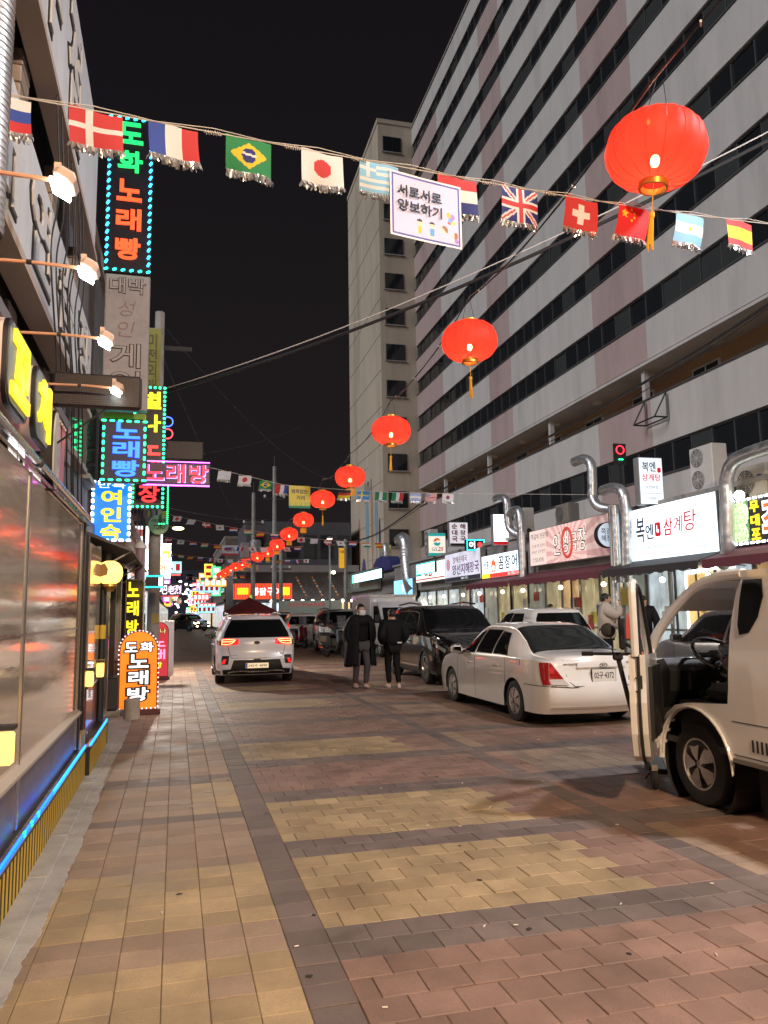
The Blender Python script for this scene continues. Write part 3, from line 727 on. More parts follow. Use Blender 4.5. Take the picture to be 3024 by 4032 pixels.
s = sign('inn_sign', 'bright blue inn sign with yellow letters and a frame of white bulbs', (-1.0, 12.6, 2.70), 0, .58, .95, .14, backlit('inn_blue', (.01, .22, .95), .85, True), M_CAB)
L(s, '만복', 0, .885, .40, .10, T_WHITE, depth=.006, bold=.0)
for k, ch in enumerate('여인숙'): L(s, ch, .0, .69 - .27 * k, .30, .23, T_YEL, depth=.008, bold=.03, name='letter')
bulbs(s, rim(.58, .95, .105, .02, 'lr'), G_WHITE, .045, .06, s['fy'] - .012); bulbs(s, rim(.58, .95, .11, .02, 'tb'), G_WHITE, .07, .04, s['fy'] - .012)
s = sign('red_letter_sign', 'narrow vertical sign with yellow then red letters edged in green bulbs', (-.55, 15.0, 3.55), 0, .60, 2.36, .14, M_NAVY, M_CABD)
for k, (ch, m) in enumerate((('별', T_YEL), ('나', T_YEL), ('노', T_RED), ('래', T_RED), ('장', T_RED))): L(s, ch, .02, 2.08 - .45 * k, .38, .34, m, depth=.02, bold=.028, name='letter')
bulbs(s, rim(.60, 2.36, .085, .03, 'tblr'), G_GREEN, .045, .045, s['fy'] - .01)
s = sign('yellow_green_sign', 'unlit yellow-green vertical sign with grey letters high behind the game sign', (-.60, 15.6, 5.5), 0, .46, 1.80, .12, mat('olive_panel', (.27, .28, .07), .6, var=.1), M_CAB)
L(s, '미\n전\n외\n래\n과', .05, .9, .22, 1.55, mat('olive_ink', (.1, .11, .05), .6), depth=.004, bold=.02, line=1.0)
rg = thing('ring_light', 'blue ring light over a red ring light on a post', 'lamp', (-.22, 15.25, 4.95))
MB().bx(-.14, -.11, -.02, .02, -.05, .5).build('mount', M_DARKMET, rg)
for z, m in ((.35, glow_mat('ring_blue', (.05, .12, 1.0), 4)), (.11, glow_mat('ring_red', (1.0, .05, .06), 4))):
    MB().tube([(.095 * math.cos(a), -.03, z + .095 * math.sin(a)) for a in [2 * math.pi * i / 24 for i in range(24)]], .011, 6, closed=True).build('ring', m, rg, smooth=True)
p = led_panel((-.07, 16.0, 4.71), 1.12, .39, 'wide dark LED panel above the pink dot letters'); MB().bx(-.9, -.55, -.02, .02, .15, .2).build('bracket', M_DARKMET, p)
# LED dot karaoke sign
s = sign('dot_karaoke_sign', 'red LED dot karaoke sign with violet glow reaching over the street', (-.03, 14.0, 3.86), 0, 1.16, .38, .09, mat('dot_panel', (.05, .012, .06), .4), M_CABD)
v, f = text_mesh('노래방', 0.0, .5); lo, hi = v.min(0), v.max(0); ztop = v[:, 2].max()
tris = []
W, H = 1.10, .33
def inside(px, pz):
    n = 0
    for a, b in segs:
        if (a[1] > pz) != (b[1] > pz):
            if px < a[0] + (pz - a[1]) / (b[1] - a[1]) * (b[0] - a[0]): n += 1
    return n % 2 == 1
ecount = {}
for face in f:
    if all(abs(v[i][2] - ztop) < 1e-4 for i in face):
        for i in range(len(face)):
            e = tuple(sorted((face[i], face[(i + 1) % len(face)]))); ecount[e] = ecount.get(e, 0) + 1
segs = []
for (a, b), n in ecount.items():
    if n == 1: segs.append(((v[a][0], v[a][1]), (v[b][0], v[b][1])))
red, blue = MB(), MB()
nx, nz = 76, 24
for i in range(nx):
    for j in range(nz):
        px = lo[0] + (hi[0] - lo[0]) * (i + .5) / nx; pz = lo[1] + (hi[1] - lo[1]) * (j + .5) / nz
        tk = .028 * (hi[0] - lo[0]) / 2.6
        if any(inside(px + a * tk, pz + b * tk) for a in (-1, 0, 1) for b in (-1, 0, 1)):
            d = (hi[0] - lo[0]) / nx * 1.5
            edge_ = not (inside(px + d * .8, pz) or inside(px + d * .2, pz - d * .8))
            (blue if edge_ else red).box(((i + .5) / nx * W - W / 2, s['fy'] - .008, .025 + (j + .5) / nz * H), (.0095, .01, .0095))
q = red.build('red_dots', glow_mat('dot_red', (1.0, .03, .07), 3.2), s); q['kind'] = 'stuff'; q = blue.build('blue_dots', glow_mat('dot_blue', (.42, .30, 1.0), 3.6), s); q['kind'] = 'stuff'
MB().bx(-.57, .57, s['fy'] - .03, s['fy'] - .01, -.035, -.012).build('neon_edge', glow_mat('violet_tube', (.8, .1, 1.0), 5, True), s)
MB().bx(-.57, .57, s['fy'] - .03, s['fy'] - .01, .392, .408).build('neon_edge', glow_mat('violet_tube', (.8, .1, 1.0), 5, True), s)
MB().bx(-1.2, -.57, -.02, .02, .3, .34).build('bracket', M_DARKMET, s)
lf = thing('empty_sign_frame', 'tall empty frame outlined in small green LEDs', 'sign', (-.17, 16.5, 3.42)); MB().bx(-.05, -.02, -.02, .02, 0, .9).build('rail', M_DARKMET, lf); bulbs(lf, [(-.035 + .0, .03 + .042 * k) for k in range(21)] + [(-.1 - .05 * k, .02) for k in range(3)], G_GREEN, .028, .028, -.03)
s = sign('lottery_sign', 'small lime green shop board over a round green disc', (-.41, 17.0, 3.63), 0, .44, .15, .08, mat('lime_board', (.36, .52, .06), .5), M_CAB); L(s, 'proto', -.03, .07, .26, .08, mat('dark_green_ink', (.03, .1, .03), .5), depth=.004, bold=.01)
rd = thing('round_green_sign', 'round pale green torn disc sign on the concrete pole', 'sign', (-.39, 16.78, 3.24)); MB().lathe([(0, -.03), (.20, -.03), (.21, -.02), (.21, .03), (0, .03)], 28, axis='Y', c=(0, 0, .21)).build('disc', mat('pale_green', (.30, .50, .30), .5, var=.1), rd)
letters('스포츠토토', rd, .0, .30, .30, .07, M_INK, y=-.031, depth=.004, bold=.01); letters('TOTO', rd, .02, .16, .24, .09, mat('dark_green_ink', (.03, .1, .03), .5), y=-.031, depth=.004, bold=.02, shear=.25)
pole = thing('utility_pole', 'concrete utility pole with stickers beside the round green sign', 'pole', (-.46, 17.0, 0)); MB().tube([(0, 0, 0), (0, 0, 5), (0, 0, 8.2)], [.13, .115, .10], 16).build('shaft', mat('pole_concrete', (.36, .35, .34), .8, var=.15, vs=4, dirt=(.18, .17, .16)), pole, smooth=True)
MB().box((.05, -.125, 1.5), (.14, .006, .2)).build('sticker', mat('yellow_sticker', (.5, .4, .1), .6), pole); MB().box((-.03, -.13, 1.1), (.12, .006, .25)).build('sticker', mat('grey_sticker', (.2, .2, .2), .6), pole)
mb = MB(); mb.box((0, 0, 7.4), (1.4, .08, .08)); mb.build('crossarm', M_DARKMET, pole)
bp = thing('barber_pole', 'barber pole cylinder with a domed cap on the wall', 'barber pole', (-.64, 14.5, 2.08)); MB().lathe([(0, .82), (.05, .80), (.11, .73), (.115, .70), (.115, .68)], 18).build('cap', M_WHITEP, bp, smooth=True)
MB().lathe([(.085, .05), (.085, .68)], 18).build('drum', mat('barber_red', (.22, .03, .06), .3), bp, smooth=True); MB().lathe([(.105, .05), (.105, .68)], 18).build('glass_tube', mat('clear_tube', (.8, .8, .82), .05, alpha=.25), bp, smooth=True); MB().lathe([(.115, .06), (.115, .0), (.06, -.04), (0, -.05)], 18).build('base', mat('grey_cast', (.3, .27, .28), .5), bp, smooth=True); MB().bx(-.35, -.1, -.02, .02, .6, .64).build('bracket', M_DARKMET, bp)
s = sign('small_green_led_sign', 'small dark sign box with green bulb rows and a white figure', (-.40, 15.5, 2.08), 0, .34, .25, .08, M_NAVY, M_CABD); bulbs(s, rim(.34, .25, .042, .02, 'tb'), G_TEAL, .03, .03, s['fy'] - .01); L(s, '1', .11, .125, .08, .17, T_WHITE, depth=.01, bold=.05)
s = sign('seafood_sign', 'round cream sign ringed with white bulbs, red letters', (-.43, 20, 2.5), 0, .10, .10, .08, backlit('cream_lit', (1.0, .86, .66), 1.0, False)); MB().lathe([(0, -.03), (.25, -.03), (.26, 0), (0, .03)], 24, axis='Y', c=(0, 0, .30)).build('disc', backlit('cream_lit', (1.0, .86, .66), 1.0, False), s); letters('홍어', s, 0, .24, .30, .13, T_RED, y=-.05, depth=.01, bold=.0)
bulbs(s, [(.29 * math.cos(2 * math.pi * k / 13), .30 + .29 * math.sin(2 * math.pi * k / 13)) for k in range(13)], G_WHITE, .09, .09, -.03)
s = sign('white_edge_sign', 'tall sign edged by a white tube with a yellow block of print', (-.29, 22, 2.55), 0, .26, .98, .08, backlit('blue_white', (.55, .75, 1.0), 1.1, False), M_CABD); MB().box((0, s['fy'] - .004, .62), (.2, .006, .3)).build('yellow_block', T_YEL, s); MB().box((-.03, s['fy'] - .004, .2), (.12, .006, .3)).build('red_block', T_ORRED, s)
MB().tube([(-.12, s['fy'] - .01, .01), (-.12, s['fy'] - .01, .97), (.12, s['fy'] - .01, .97), (.12, s['fy'] - .01, .01)], .012, 6, closed=True).build('tube', T_WHITE, s)
s = sign('chinese_letters_sign', 'white glowing chinese letters with violet edges over the far shops', (-.15, 20.3, 2.05), 0, .58, .30, .06, mat('sign_navy', (.012, .012, .022), .4), M_CABD); L(s, '吧', -.17, .15, .2, .22, glow_mat('lit_violet_white', (.95, .72, 1.0), 1.8), depth=.02, bold=.0, name='letter'); L(s, '老', .03, .15, .18, .22, glow_mat('lit_violet_white', (.95, .72, 1.0), 1.8), depth=.02, bold=0, name='letter'); L(s, '烈', .2, .15, .16, .22, glow_mat('lit_violet_white', (.95, .72, 1.0), 1.8), depth=.02, bold=0, name='letter')
s = sign('yellow_tube_column', 'shop column sign with yellow glowing karaoke letters down it', (-.70, 14.4, 1.0), 0, .32, 1.20, .2, mat('dark_mirror_panel', (.10, .09, .10), .15, .8), M_STEEL)
for k, ch in enumerate('노래방'): L(s, ch, -.03, 1.02 - .33 * k, .2, .26, T_YEL, depth=.02, bold=.03, name='letter')
L(s, '장', -.03, .08, .16, .14, glow_mat('lit_magenta', (.9, .1, 1.0), 1.5), depth=.02, bold=.03, name='letter')
# standing signs
def arch_sign(loc, w, h, label, face, texts, rim_m, nm='standing_sign', bulb_m=None):
    s = thing(nm, label, 'sign', loc, R(4)); r = w / 2
    out = [(-r, .08), (r, .08)] + arc(0, h - r, r, 0, 180, 16)
    MB().prism(out, -.09, .09).build('cabinet', rim_m, s, smooth=False); MB().prism([(a * .93, .08 + (b - .08) * .975 + .012) for a, b in out], -.098, -.0905).build('face_panel', face, s)
    MB().prism([(a * .93, .08 + (b - .08) * .975 + .012) for a, b in out], .0905, .098).build('face_panel', face, s)
    MB().box((0, 0, .04), (w * 1.15, .34, .09), ch=.012).build('base', mat('maroon_base', (.10, .025, .02), .5), s)
    for (t, cx, cz, tw, th, m, ol) in texts: letters(t, s, cx, cz, tw, th, m, y=-.099, depth=.012, bold=.022, outline=ol, obold=.115, name='letter')
    if bulb_m:
        pts = [(-r - .004, .12 + k * .075) for k in range(int((h - r - .12) / .075) + 1)] + [(r + .004, .12 + k * .075) for k in range(int((h - r - .12) / .075) + 1)] + [(a * 1.01, b) for a, b in arc(0, h - r, r, 0, 180, 16)] + [(x, .095) for x in np.linspace(-r * .9, r * .9, 9)]
        bulbs(s, pts, bulb_m, .022, .022, -.10)
    return s
OL = mat('letter_outline_black', (.02, .02, .025), .5)
F_OR = backlit('orange_lit', (1.0, .20, .012), .95, True, .25, 2.0)
arch_sign((-.565, 13.2, 0), .60, 1.32, 'glowing orange arched standing sign with white karaoke letters', F_OR,
          [('도', -.12, 1.06, .19, .15, T_WHITE, OL), ('화', .12, 1.06, .2, .15, T_WHITE, OL), ('노', .0, .84, .30, .21, T_WHITE, OL), ('래', .0, .58, .30, .21, T_WHITE, OL), ('방', .0, .32, .32, .21, T_WHITE, OL)], mat('red_brown_rim', (.12, .03, .02), .4), bulb_m=glow_mat('rim_bulb', (1.0, .75, .85), 1.6))
arch_sign((-.39, 20.0, 0), .46, 1.40, 'red arched standing sign with pink letters behind the orange one', backlit('crimson_lit', (.62, .04, .055), .6, False),
          [('젬', -.1, 1.18, .15, .12, mat('cream_letter', (.7, .55, .25), .5, em=(.9, .7, .3), es=.6, samp=False), OL), ('나', .09, 1.18, .15, .12, mat('cream_letter'), OL), ('노', 0, .92, .30, .24, T_PINK, None), ('래', 0, .62, .30, .24, T_PINK, None), ('장', 0, .36, .16, .14, T_YEL, None)], mat('red_brown_rim'))
s = sign('white_standing_board', 'white standing board edge-on behind the red standing sign', (-.20, 21.2, 0.02), R(60), .5, 1.4, .1, mat('white_board2', (.7, .7, .75), .5), M_WHITEP)
st = MB().lathe([(0, .30), (.10, .30), (.118, .285), (.12, .05), (.125, 0), (0, 0)], 20).build('stone_weight', mat('rough_stone', (.36, .31, .27), .85, var=.2, vs=8, bump=.4, bs=40), smooth=True); tag(st, 'short round concrete block in front of the orange standing sign', 'block'); st.location = (-.62, 12.62, 0)
jc = MB().box((0, 0, .16), (.12, .2, .32), ch=.03).build('plastic_canister', M_WHITEP); tag(jc, 'white plastic canister beside the orange standing sign', 'canister'); jc.location = (-.98, 13.4, .1)
s = sign('white_notice_board', 'white notice board with black print leaning behind the red standing sign', (-.62, 18.6, .1), 0, .34, 1.05, .04, mat('white_board2'), M_CAB); L(s, '안내\n영업중', 0, .75, .24, .26, M_INK, depth=.003, bold=.0); L(s, '주차\n금지', 0, .3, .24, .26, T_RED, depth=.003, bold=.0)
# ------------------------------------------------------------ the rest of the left row
def row_house(nm, label, x0, y0, y1, h, m, lit, seed, side=1):
    """plain shop house; side=1: front faces +X"""
    rng = random.Random(seed); b = thing(nm, label, 'building', (x0, y0, 0)); d = y1 - y0; sx = side
    MB().bx(-8 * sx, 0, 0, d, 0, h).build('wall', m, b)
    MB().bx(-.4 * sx, .12 * sx, -.05, d + .05, 2.75, 2.95).build('canopy', M_DARKMET, b)
    MB().bx(-8 * sx, .08 * sx, -.03, d + .03, h, h + .25).build('parapet', M_CONC, b)
    n = max(1, int(d / 1.7))
    for k in range(n):
        a = d * (k + .12) / n; c = d * (k + .88) / n
        f = MB().bx(.0, .06 * sx, a, c, .12, 2.5).build('shopfront', M_STEEL, b)
        MB().bx(.06 * sx, .075 * sx, a + .06, c - .06, .25, 2.42).build('pane', lit[(k + seed) % len(lit)], f)
        for z in np.arange(3.6, h - 1.2, 2.6):
            f = MB().bx(.0, .05 * sx, a, c, z, z + 1.3).build('window', M_WINFR, b); MB().bx(.05 * sx, .06 * sx, a + .06, c - .06, z + .06, z + 1.24).build('pane', M_WINDK, f)
            MB().bx(0, .12 * sx, a - .05, c + .05, z - .08, z - .005).build('sill', M_CONC, f)
    return b
LITW = backlit('lit_shop_warm', (1.0, .72, .42), .55, False, .5, 2.5); LITC = backlit('lit_shop_cool', (.75, .9, 1.0), .7, False, .5, 2.5); LITD = M_WINDK
M_W1 = mat('house_render_grey', (.14, .13, .14), .85, var=.15, vs=2, dirt=(.08, .07, .07)); M_W2 = mat('house_render_warm', (.22, .19, .17), .85, var=.15, vs=2); M_W3 = mat('house_brick', (.18, .09, .07), .85, var=.2, vs=6)
row_house('inn_building', 'grey inn building behind the blue inn sign', -1.35, 9.7, 16.6, 7.2, M_W1, [LITD, M_MIRROR2], 1)
row_house('shop_house', 'brick shop house past the concrete pole', -1.05, 16.8, 24, 6.3, M_W3, [LITC, LITW], 2)
row_house('shop_house', 'grey shop house with cool lit front past the brick one', -1.15, 24.2, 36, 7.5, M_W1, [LITC, LITW, LITD], 3)
row_house('shop_house', 'warm rendered shop house far down the left row', -1.1, 36.2, 55, 6.8, M_W2, [LITW, LITC, LITD], 4)
row_house('shop_house', 'last low shop house down the left row', -1.2, 55.2, 120, 6.0, M_W1, [LITC, LITD, LITW], 5)
# dark shop columns right behind the globe lamp
col_ = thing('shop_entrance', 'dark shop entrance with thin steel posts behind the globe lamp', 'entrance', (-1.0, 11, 0))
for k, y in enumerate((0.1, .8, 1.5, 2.6, 3.8, 5.2)): MB().bx(-.1, .0 + .01 * k, y, y + .12, .1, 2.5).build('jamb', M_STEEL if k % 2 == 0 else M_BLACK, col_)
mb = MB(); mb.prism([(-.3, 2.75), (.42, 2.45), (.42, 2.42), (-.3, 2.70)], .0, 5.4); mb.build('awning', mat('grey_awning', (.12, .11, .12), .6), col_)
MB().box((-.0, 2.2, .35), (.3, .5, .5), ch=.02).build('step_box', M_DARKMET, col_)
for k in range(4): MB().tube([(.38, .2 + k * 1.6, 2.44), (-.2, .2 + k * 1.6, 2.1)], .012).build('awning_strut', M_WHITEP, col_)
# ------------------------------------------------------------ right-hand shop row in front of the apartment block
WR = RB - R(90)                                             # signs on the row face the street
def wsign(name, label, ya, yb, z0, z1, face, cab=None, x=10.6, d=.22, **k):
    return sign(name, label, RL(x + d / 2, (ya + yb) / 2, z0), WR, yb - ya, z1 - z0, d, face, cab, **k)
def psign(name, label, x0, x1, y, z0, z1, face, cab=None, d=.22, **k):
    return sign(name, label, RL((x0 + x1) / 2, y, z0), RB, x1 - x0, z1 - z0, d, face, cab, **k)
M_SHOPW = mat('shop_render', (.30, .28, .27), .8, var=.15, vs=2, dirt=(.16, .15, .15))
M_FRAME = mat('aluminium_frame', (.35, .34, .34), .4, .7)
def vinyl(name, col, s):
    if name in _mats: return _mats[name]
    m = mat(name, (.35, .32, .25), .25, em=col, es=s, samp=False, bump=.6, bs=9, stretch=(1, 1, .5)); t = m.node_tree; b = t.nodes['Principled BSDF']
    tc = t.nodes.new('ShaderNodeTexCoord'); mp = t.nodes.new('ShaderNodeMapping'); mp.inputs['Scale'].default_value = (1, 1, .8); mp.inputs['Rotation'].default_value = (.5, .3, .2)
    n = t.nodes.new('ShaderNodeTexNoise'); n.inputs['Scale'].default_value = 2.1; n.inputs['Detail'].default_value = 8; n.inputs['Roughness'].default_value = .62; n.inputs['Distortion'].default_value = .35
    t.links.new(tc.outputs['Object'], mp.inputs[0]); t.links.new(mp.outputs[0], n.inputs['Vector'])
    r = t.nodes.new('ShaderNodeMapRange'); r.inputs[1].default_value = .34; r.inputs[2].default_value = .72; r.inputs[3].default_value = s * .5; r.inputs[4].default_value = s * 1.5
    t.links.new(n.outputs['Fac'], r.inputs[0]); t.links.new(r.outputs[0], b.inputs['Emission Strength']); return m
V_WARM = vinyl('clear_vinyl_warm', (.80, .66, .34), .30); V_OR = vinyl('clear_vinyl_orange', (.95, .55, .22), .38); V_COOL = vinyl('shop_glass_cool', (.75, .92, 1.0), .42); V_DIM = vinyl('shop_glass_dim', (.45, .5, .42), .2)
def shop(label, ya, yb, panes, awn=None, xw=11.25):
    s = thing('shop', label, 'shop', RL(0, 0), RB)
    MB().bx(xw + .3, 15.9, ya, yb, .1, 4.0).build('wall', M_SHOPW, s); MB().bx(xw - .45, 15.9, ya, yb, 4.0, 4.1).build('flat_roof', M_CONC, s)
    MB().bx(xw - .35, xw + .3, ya, yb, 2.62, 4.0).build('fascia', M_SHOPW, s)
    n = len(panes); w = (yb - ya) / n
    for k, pm_ in enumerate(panes):
        a, b = yb - w * (k + 1), yb - w * k
        f = MB(); f.bx(xw - .03, xw + .05, a, a + .06, .12, 2.62); f.bx(xw - .03, xw + .05, b - .06, b - .001, .12, 2.62); f.bx(xw - .03, xw + .05, a + .06, b - .06, 2.5, 2.62); f.bx(xw - .03, xw + .05, a + .06, b - .06, 1.0, 1.05)
        fr = f.build('shopfront_frame', M_FRAME, s)
        mb = MB(); rng = random.Random(k + int(ya * 7)); ph = rng.uniform(0, 6)
        mb.grid(lambda u, v: (xw + .02 * math.sin(14 * u + ph + 2 * v) + .008 * math.sin(37 * u - 3 * v), a + .06 + (b - a - .12) * u, .14 + 2.36 * v), 24, 6); mb.build('vinyl_sheet', pm_, fr, smooth=True)
    rng = random.Random(int(ya * 10))
    for k in range(int((yb - ya) * 1.6)):                    # bills and menus stuck to the front
        y = rng.uniform(ya + .2, yb - .5); z = rng.uniform(.9, 1.9); w_, h_ = rng.choice(((.21, .3), (.3, .42), (.42, .3), (.6, .45)))
        MB().bx(xw - .045, xw - .036, y, y + w_, z, z + h_).build('poster', mat('poster_%d' % (k % 5), ((.7, .68, .62), (.5, .08, .06), (.62, .5, .1), (.1, .16, .3), (.75, .75, .72))[k % 5], .6), s)
    for k in range(2): MB().bx(xw - .07, xw - .031, ya + (yb - ya) * (.3 + .38 * k), ya + (yb - ya) * (.3 + .38 * k) + .05, .12, 2.5).build('door_post', M_DARKMET, s)
    for k in range(2):
        y = ya + (yb - ya) * (.28 + .44 * k); bl_ = MB(); bl_.lathe([(0, -.07), (.05, -.05), (.07, 0), (.05, .05), (0, .07)], 12, c=(10.95, y, 2.22)); bl_.build('bulb', glow_mat('shop_bulb', (1.0, .86, .55), 9, True), s, smooth=True); MB().tube([(10.95, y, 2.28), (10.95, y, 2.64)], .008, 5).build('bulb_cord', M_WIRE, s)
    if awn:
        mb = MB(); mb.prism([(10.72, 2.74), (9.95, 2.50), (9.95, 2.47), (10.72, 2.71)], ya + .05, yb - .05); mb.build('awning', awn, s)
        mb = MB(); mb.grid(lambda u, v: (9.95 - .01 * v, ya + .05 + (yb - ya - .1) * u, 2.485 - v * (.16 + .02 * math.sin(u * 60))), 40, 1); mb.build('valance', awn, s)
        for k in range(3): MB().tube([(9.97, ya + .2 + k * (yb - ya - .4) / 2, 2.48), (11.2, ya + .2 + k * (yb - ya - .4) / 2, 2.4)], .015).build('awning_arm', M_FRAME, s)
    return s
A_RED = mat('maroon_awning', (.13, .03, .045), .7, var=.1); A_DK = mat('dark_awning', (.035, .03, .035), .7)
shop('shop under the dark food sign with white bulbs', 7.0, 13.5, [V_OR, V_COOL, V_OR, V_DIM], A_RED)
s1 = shop('bright chicken soup shop with a white LED window frame', 13.52, 17.4, [V_COOL, V_COOL, V_OR, V_COOL], A_DK)
s2 = shop('theatre pub with clear vinyl curtains under a maroon awning', 17.42, 23.2, [V_WARM, V_OR, V_WARM, V_WARM, V_DIM], A_RED)
shop('eel shop with lit vinyl curtains', 23.22, 27.25, [V_WARM, V_WARM, V_DIM], A_RED)
shop('hangover soup shop below the lilac lettered sign', 27.27, 31.5, [V_DIM, V_COOL, V_DIM], None)
shop('convenience store with bright cool windows', 31.52, 36.2, [V_COOL, V_COOL, V_COOL], None)
shop('phone shop with a blue lit front', 36.22, 41.5, [V_COOL, V_DIM, V_COOL], None)
shop('pharmacy corner shop with shutters down', 41.52, 53.0, [V_DIM, V_DIM, V_COOL, V_DIM], None)
for k, y in enumerate((14.2, 14.55, 14.9, 15.25, 15.6)): pass
lw = thing('led_window_frame', 'window of the soup shop outlined with white LED tube', 'window', RL(11.16, 14.9, .3), WR); MB().box((0, .0, 1.0), (1.5, .02, 2.0)).build('glass', vinyl('shop_glass_amber', (1.0, .62, .2), .8), lw)
G_TUBE = glow_mat('white_tube', (.85, .95, 1.0), 6, True)
for a, b in (((-.78, 0, .0), (-.78, 0, 2.05)), ((-.78, 0, 2.05), (.78, 0, 2.15))): MB().tube([a, b], .035, 8).build('led_tube', G_TUBE, lw)
for x in (-.4, .1, .45): MB().bx(x - .02, x + .02, -.03, -.01, .0, 2.0).build('mullion', M_DARKMET, lw)
MB().lathe([(0, -.02), (.16, -.015), (.17, 0)], 16, axis='Y', c=(-.2, -.03, 1.3)).build('wheel_ornament', mat('orange_wood', (.7, .35, .06), .5), lw)

# --- wall signs
W_COOL = backlit('white_lit_cool', (.78, .92, 1.0), 1.45, True, .2, .9)
NAVY = mat('navy_ink', (.01, .02, .07), .5); REDI = mat('red_ink', (.55, .01, .02), .5, em=(.9, .02, .03), es=.3, samp=False)
s = wsign('soup_shop_sign', 'big white lit sign with navy and red brush letters and a red square', 13.72, 17.15, 2.68, 3.97, W_COOL)
L(s, '복', -1.12, .75, .36, .60, NAVY, depth=.01, bold=.008, shear=.08); L(s, '엔', -.74, .68, .32, .36, NAVY, depth=.01, bold=.008)
MB().prism(rrect(.22, .33, .05, 4, -.40, .70), s['fy'] - .012, s['fy']).build('red_seal', REDI, s); MB().lathe([(0, 0), (.045, 0)], 12, axis='Y', c=(-.39, s['fy'] - .014, .66)).build('seal_mark', W_COOL, s); MB().bx(-.43, -.41, s['fy'] - .015, s['fy'] - .013, .66, .80).build('seal_mark', W_COOL, s)
L(s, '삼', .0, .72, .34, .40, REDI, depth=.01, bold=.01, shear=.1); L(s, '계', .38, .74, .36, .36, REDI, depth=.01, bold=.0, shear=.1); L(s, '탕', .82, .78, .42, .46, REDI, depth=.01, bold=.0, shear=.1)
MB().bx(-1.45, 1.3, s['fy'] - .006, s['fy'], .30, .312).build('rule', NAVY, s); L(s, '수진본점', 1.08, .16, .44, .11, NAVY, depth=.005, bold=-.008)
s = wsign('theatre_pub_sign', 'beige sign with red rays, brush letters and a red ring', 17.93, 22.9, 2.93, 4.06, mat('beige_panel', (.6, .5, .42), .5, em=(.85, .66, .55), es=.35))
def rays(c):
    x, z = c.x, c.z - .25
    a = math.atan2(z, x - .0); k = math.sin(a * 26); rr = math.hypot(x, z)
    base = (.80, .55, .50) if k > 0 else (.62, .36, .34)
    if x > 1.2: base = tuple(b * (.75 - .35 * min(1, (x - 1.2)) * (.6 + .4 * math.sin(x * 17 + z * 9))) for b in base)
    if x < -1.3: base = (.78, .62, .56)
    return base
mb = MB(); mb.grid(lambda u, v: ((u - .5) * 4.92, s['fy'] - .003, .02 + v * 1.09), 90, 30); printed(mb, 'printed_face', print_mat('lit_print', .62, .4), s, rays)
MB().tube([(.1 + .30 * math.cos(a), s['fy'] - .01, .55 + .42 * math.sin(a)) for a in [2 * math.pi * i / 24 for i in range(24)]], .05, 6, closed=True).build('red_ring', mat('ring_red_ink', (.5, .06, .05), .5, em=(.7, .1, .08), es=.4, samp=False), s)
for k, ch in enumerate('인생극장'): L(s, ch, -.58 + k * .52, .55 + .04 * (k % 2), .42, .62 if k != 2 else .5, mat('letter_ivory', (.75, .7, .62), .5, em=(1, .95, .85), es=.6, samp=False), depth=.01, bold=-.0, outline=M_INK, obold=.04, shear=.05, name='letter')
L(s, '인생 뭐 있어', -1.85, .62, .9, .11, M_INK, depth=.004, bold=-.005); L(s, '국내산 소주한잔', -1.85, .44, 1.0, .11, M_INK, depth=.004, bold=-.005); L(s, 'T.755-9295', -1.9, .18, .8, .12, M_INK, depth=.004, bold=-.005); L(s, '쪽갈비 전문점', -1.75, .92, 1.2, .18, M_INK, depth=.004, bold=-.002)
s = wsign('eel_shop_sign', 'white sign with black letters, a flame mark and a red strip with a yellow end', 23.69, 27.19, 2.72, 3.57, W_COOL)
MB().bx(-1.73, 1.73, s['fy'] - .004, s['fy'], .02, .17).build('red_strip', glow_mat('strip_red_lit', (.9, .05, .04), .8), s); MB().bx(-1.73, -.95, s['fy'] - .007, s['fy'] - .0045, .02, .18).build('yellow_strip', T_YEL, s); L(s, '051 755-0295', 1.15, .095, .9, .1, T_WHITE, depth=.004, bold=.0)
L(s, '산홍', -1.3, .5, .55, .3, M_INK, depth=.006, bold=.01); fl = [(-.72, .22), (-.42, .22), (-.36, .42), (-.42, .62), (-.50, .55), (-.55, .76), (-.63, .60), (-.72, .66), (-.78, .42)]
MB().prism(fl, s['fy'] - .01, s['fy']).build('flame_mark', glow_mat('flame_red', (1.0, .12, .02), .9), s); MB().prism(rrect(.2, .2, .08, 4, -.57, .36), s['fy'] - .014, s['fy'] - .011).build('flame_core', T_WHITE, s)
for k, ch in enumerate('꼼장어'): L(s, ch, .12 + k * .58, .5, .46, .46, M_INK, depth=.006, bold=.016, name='letter')
s = wsign('soup_row_sign', 'pale lilac-white sign with brown and purple letters over a dark strip', 27.32, 31.5, 2.77, 3.95, backlit('lilac_lit', (.72, .72, .86), .62, True))
PUR = mat('purple_ink', (.16, .03, .22), .5); BRN = mat('brown_ink', (.30, .12, .04), .5)
L(s, '할매순대국', -.2, .88, 1.7, .26, BRN, depth=.006, bold=.0); 
for k, ch in enumerate('양선지해장국'): L(s, ch, -.9 + k * .52, .48, .45, .42, PUR, depth=.006, bold=.01, name='letter')
MB().bx(-2.05, 2.05, s['fy'] - .004, s['fy'], .02, .18).build('dark_strip', mat('slate_ink', (.05, .06, .1), .5), s); L(s, '24시 영업', .3, .1, .8, .1, T_WHITE, depth=.004, bold=0); MB().lathe([(0, 0), (.25, 0)], 18, axis='Y', c=(-1.65, s['fy'] - .006, .72)).build('round_emblem', mat('emblem_pink', (.5, .25, .3), .5, em=(.7, .4, .45), es=.4, samp=False), s)
s = wsign('store_sign', 'white convenience store fascia with teal corner and red stroke letters', 31.52, 35.94, 2.93, 3.80, backlit('store_lit', (1.0, .97, .88), .95, True))
TEAL = mat('teal_ink', (.01, .25, .25), .5, em=(.01, .45, .42), es=.5, samp=False)
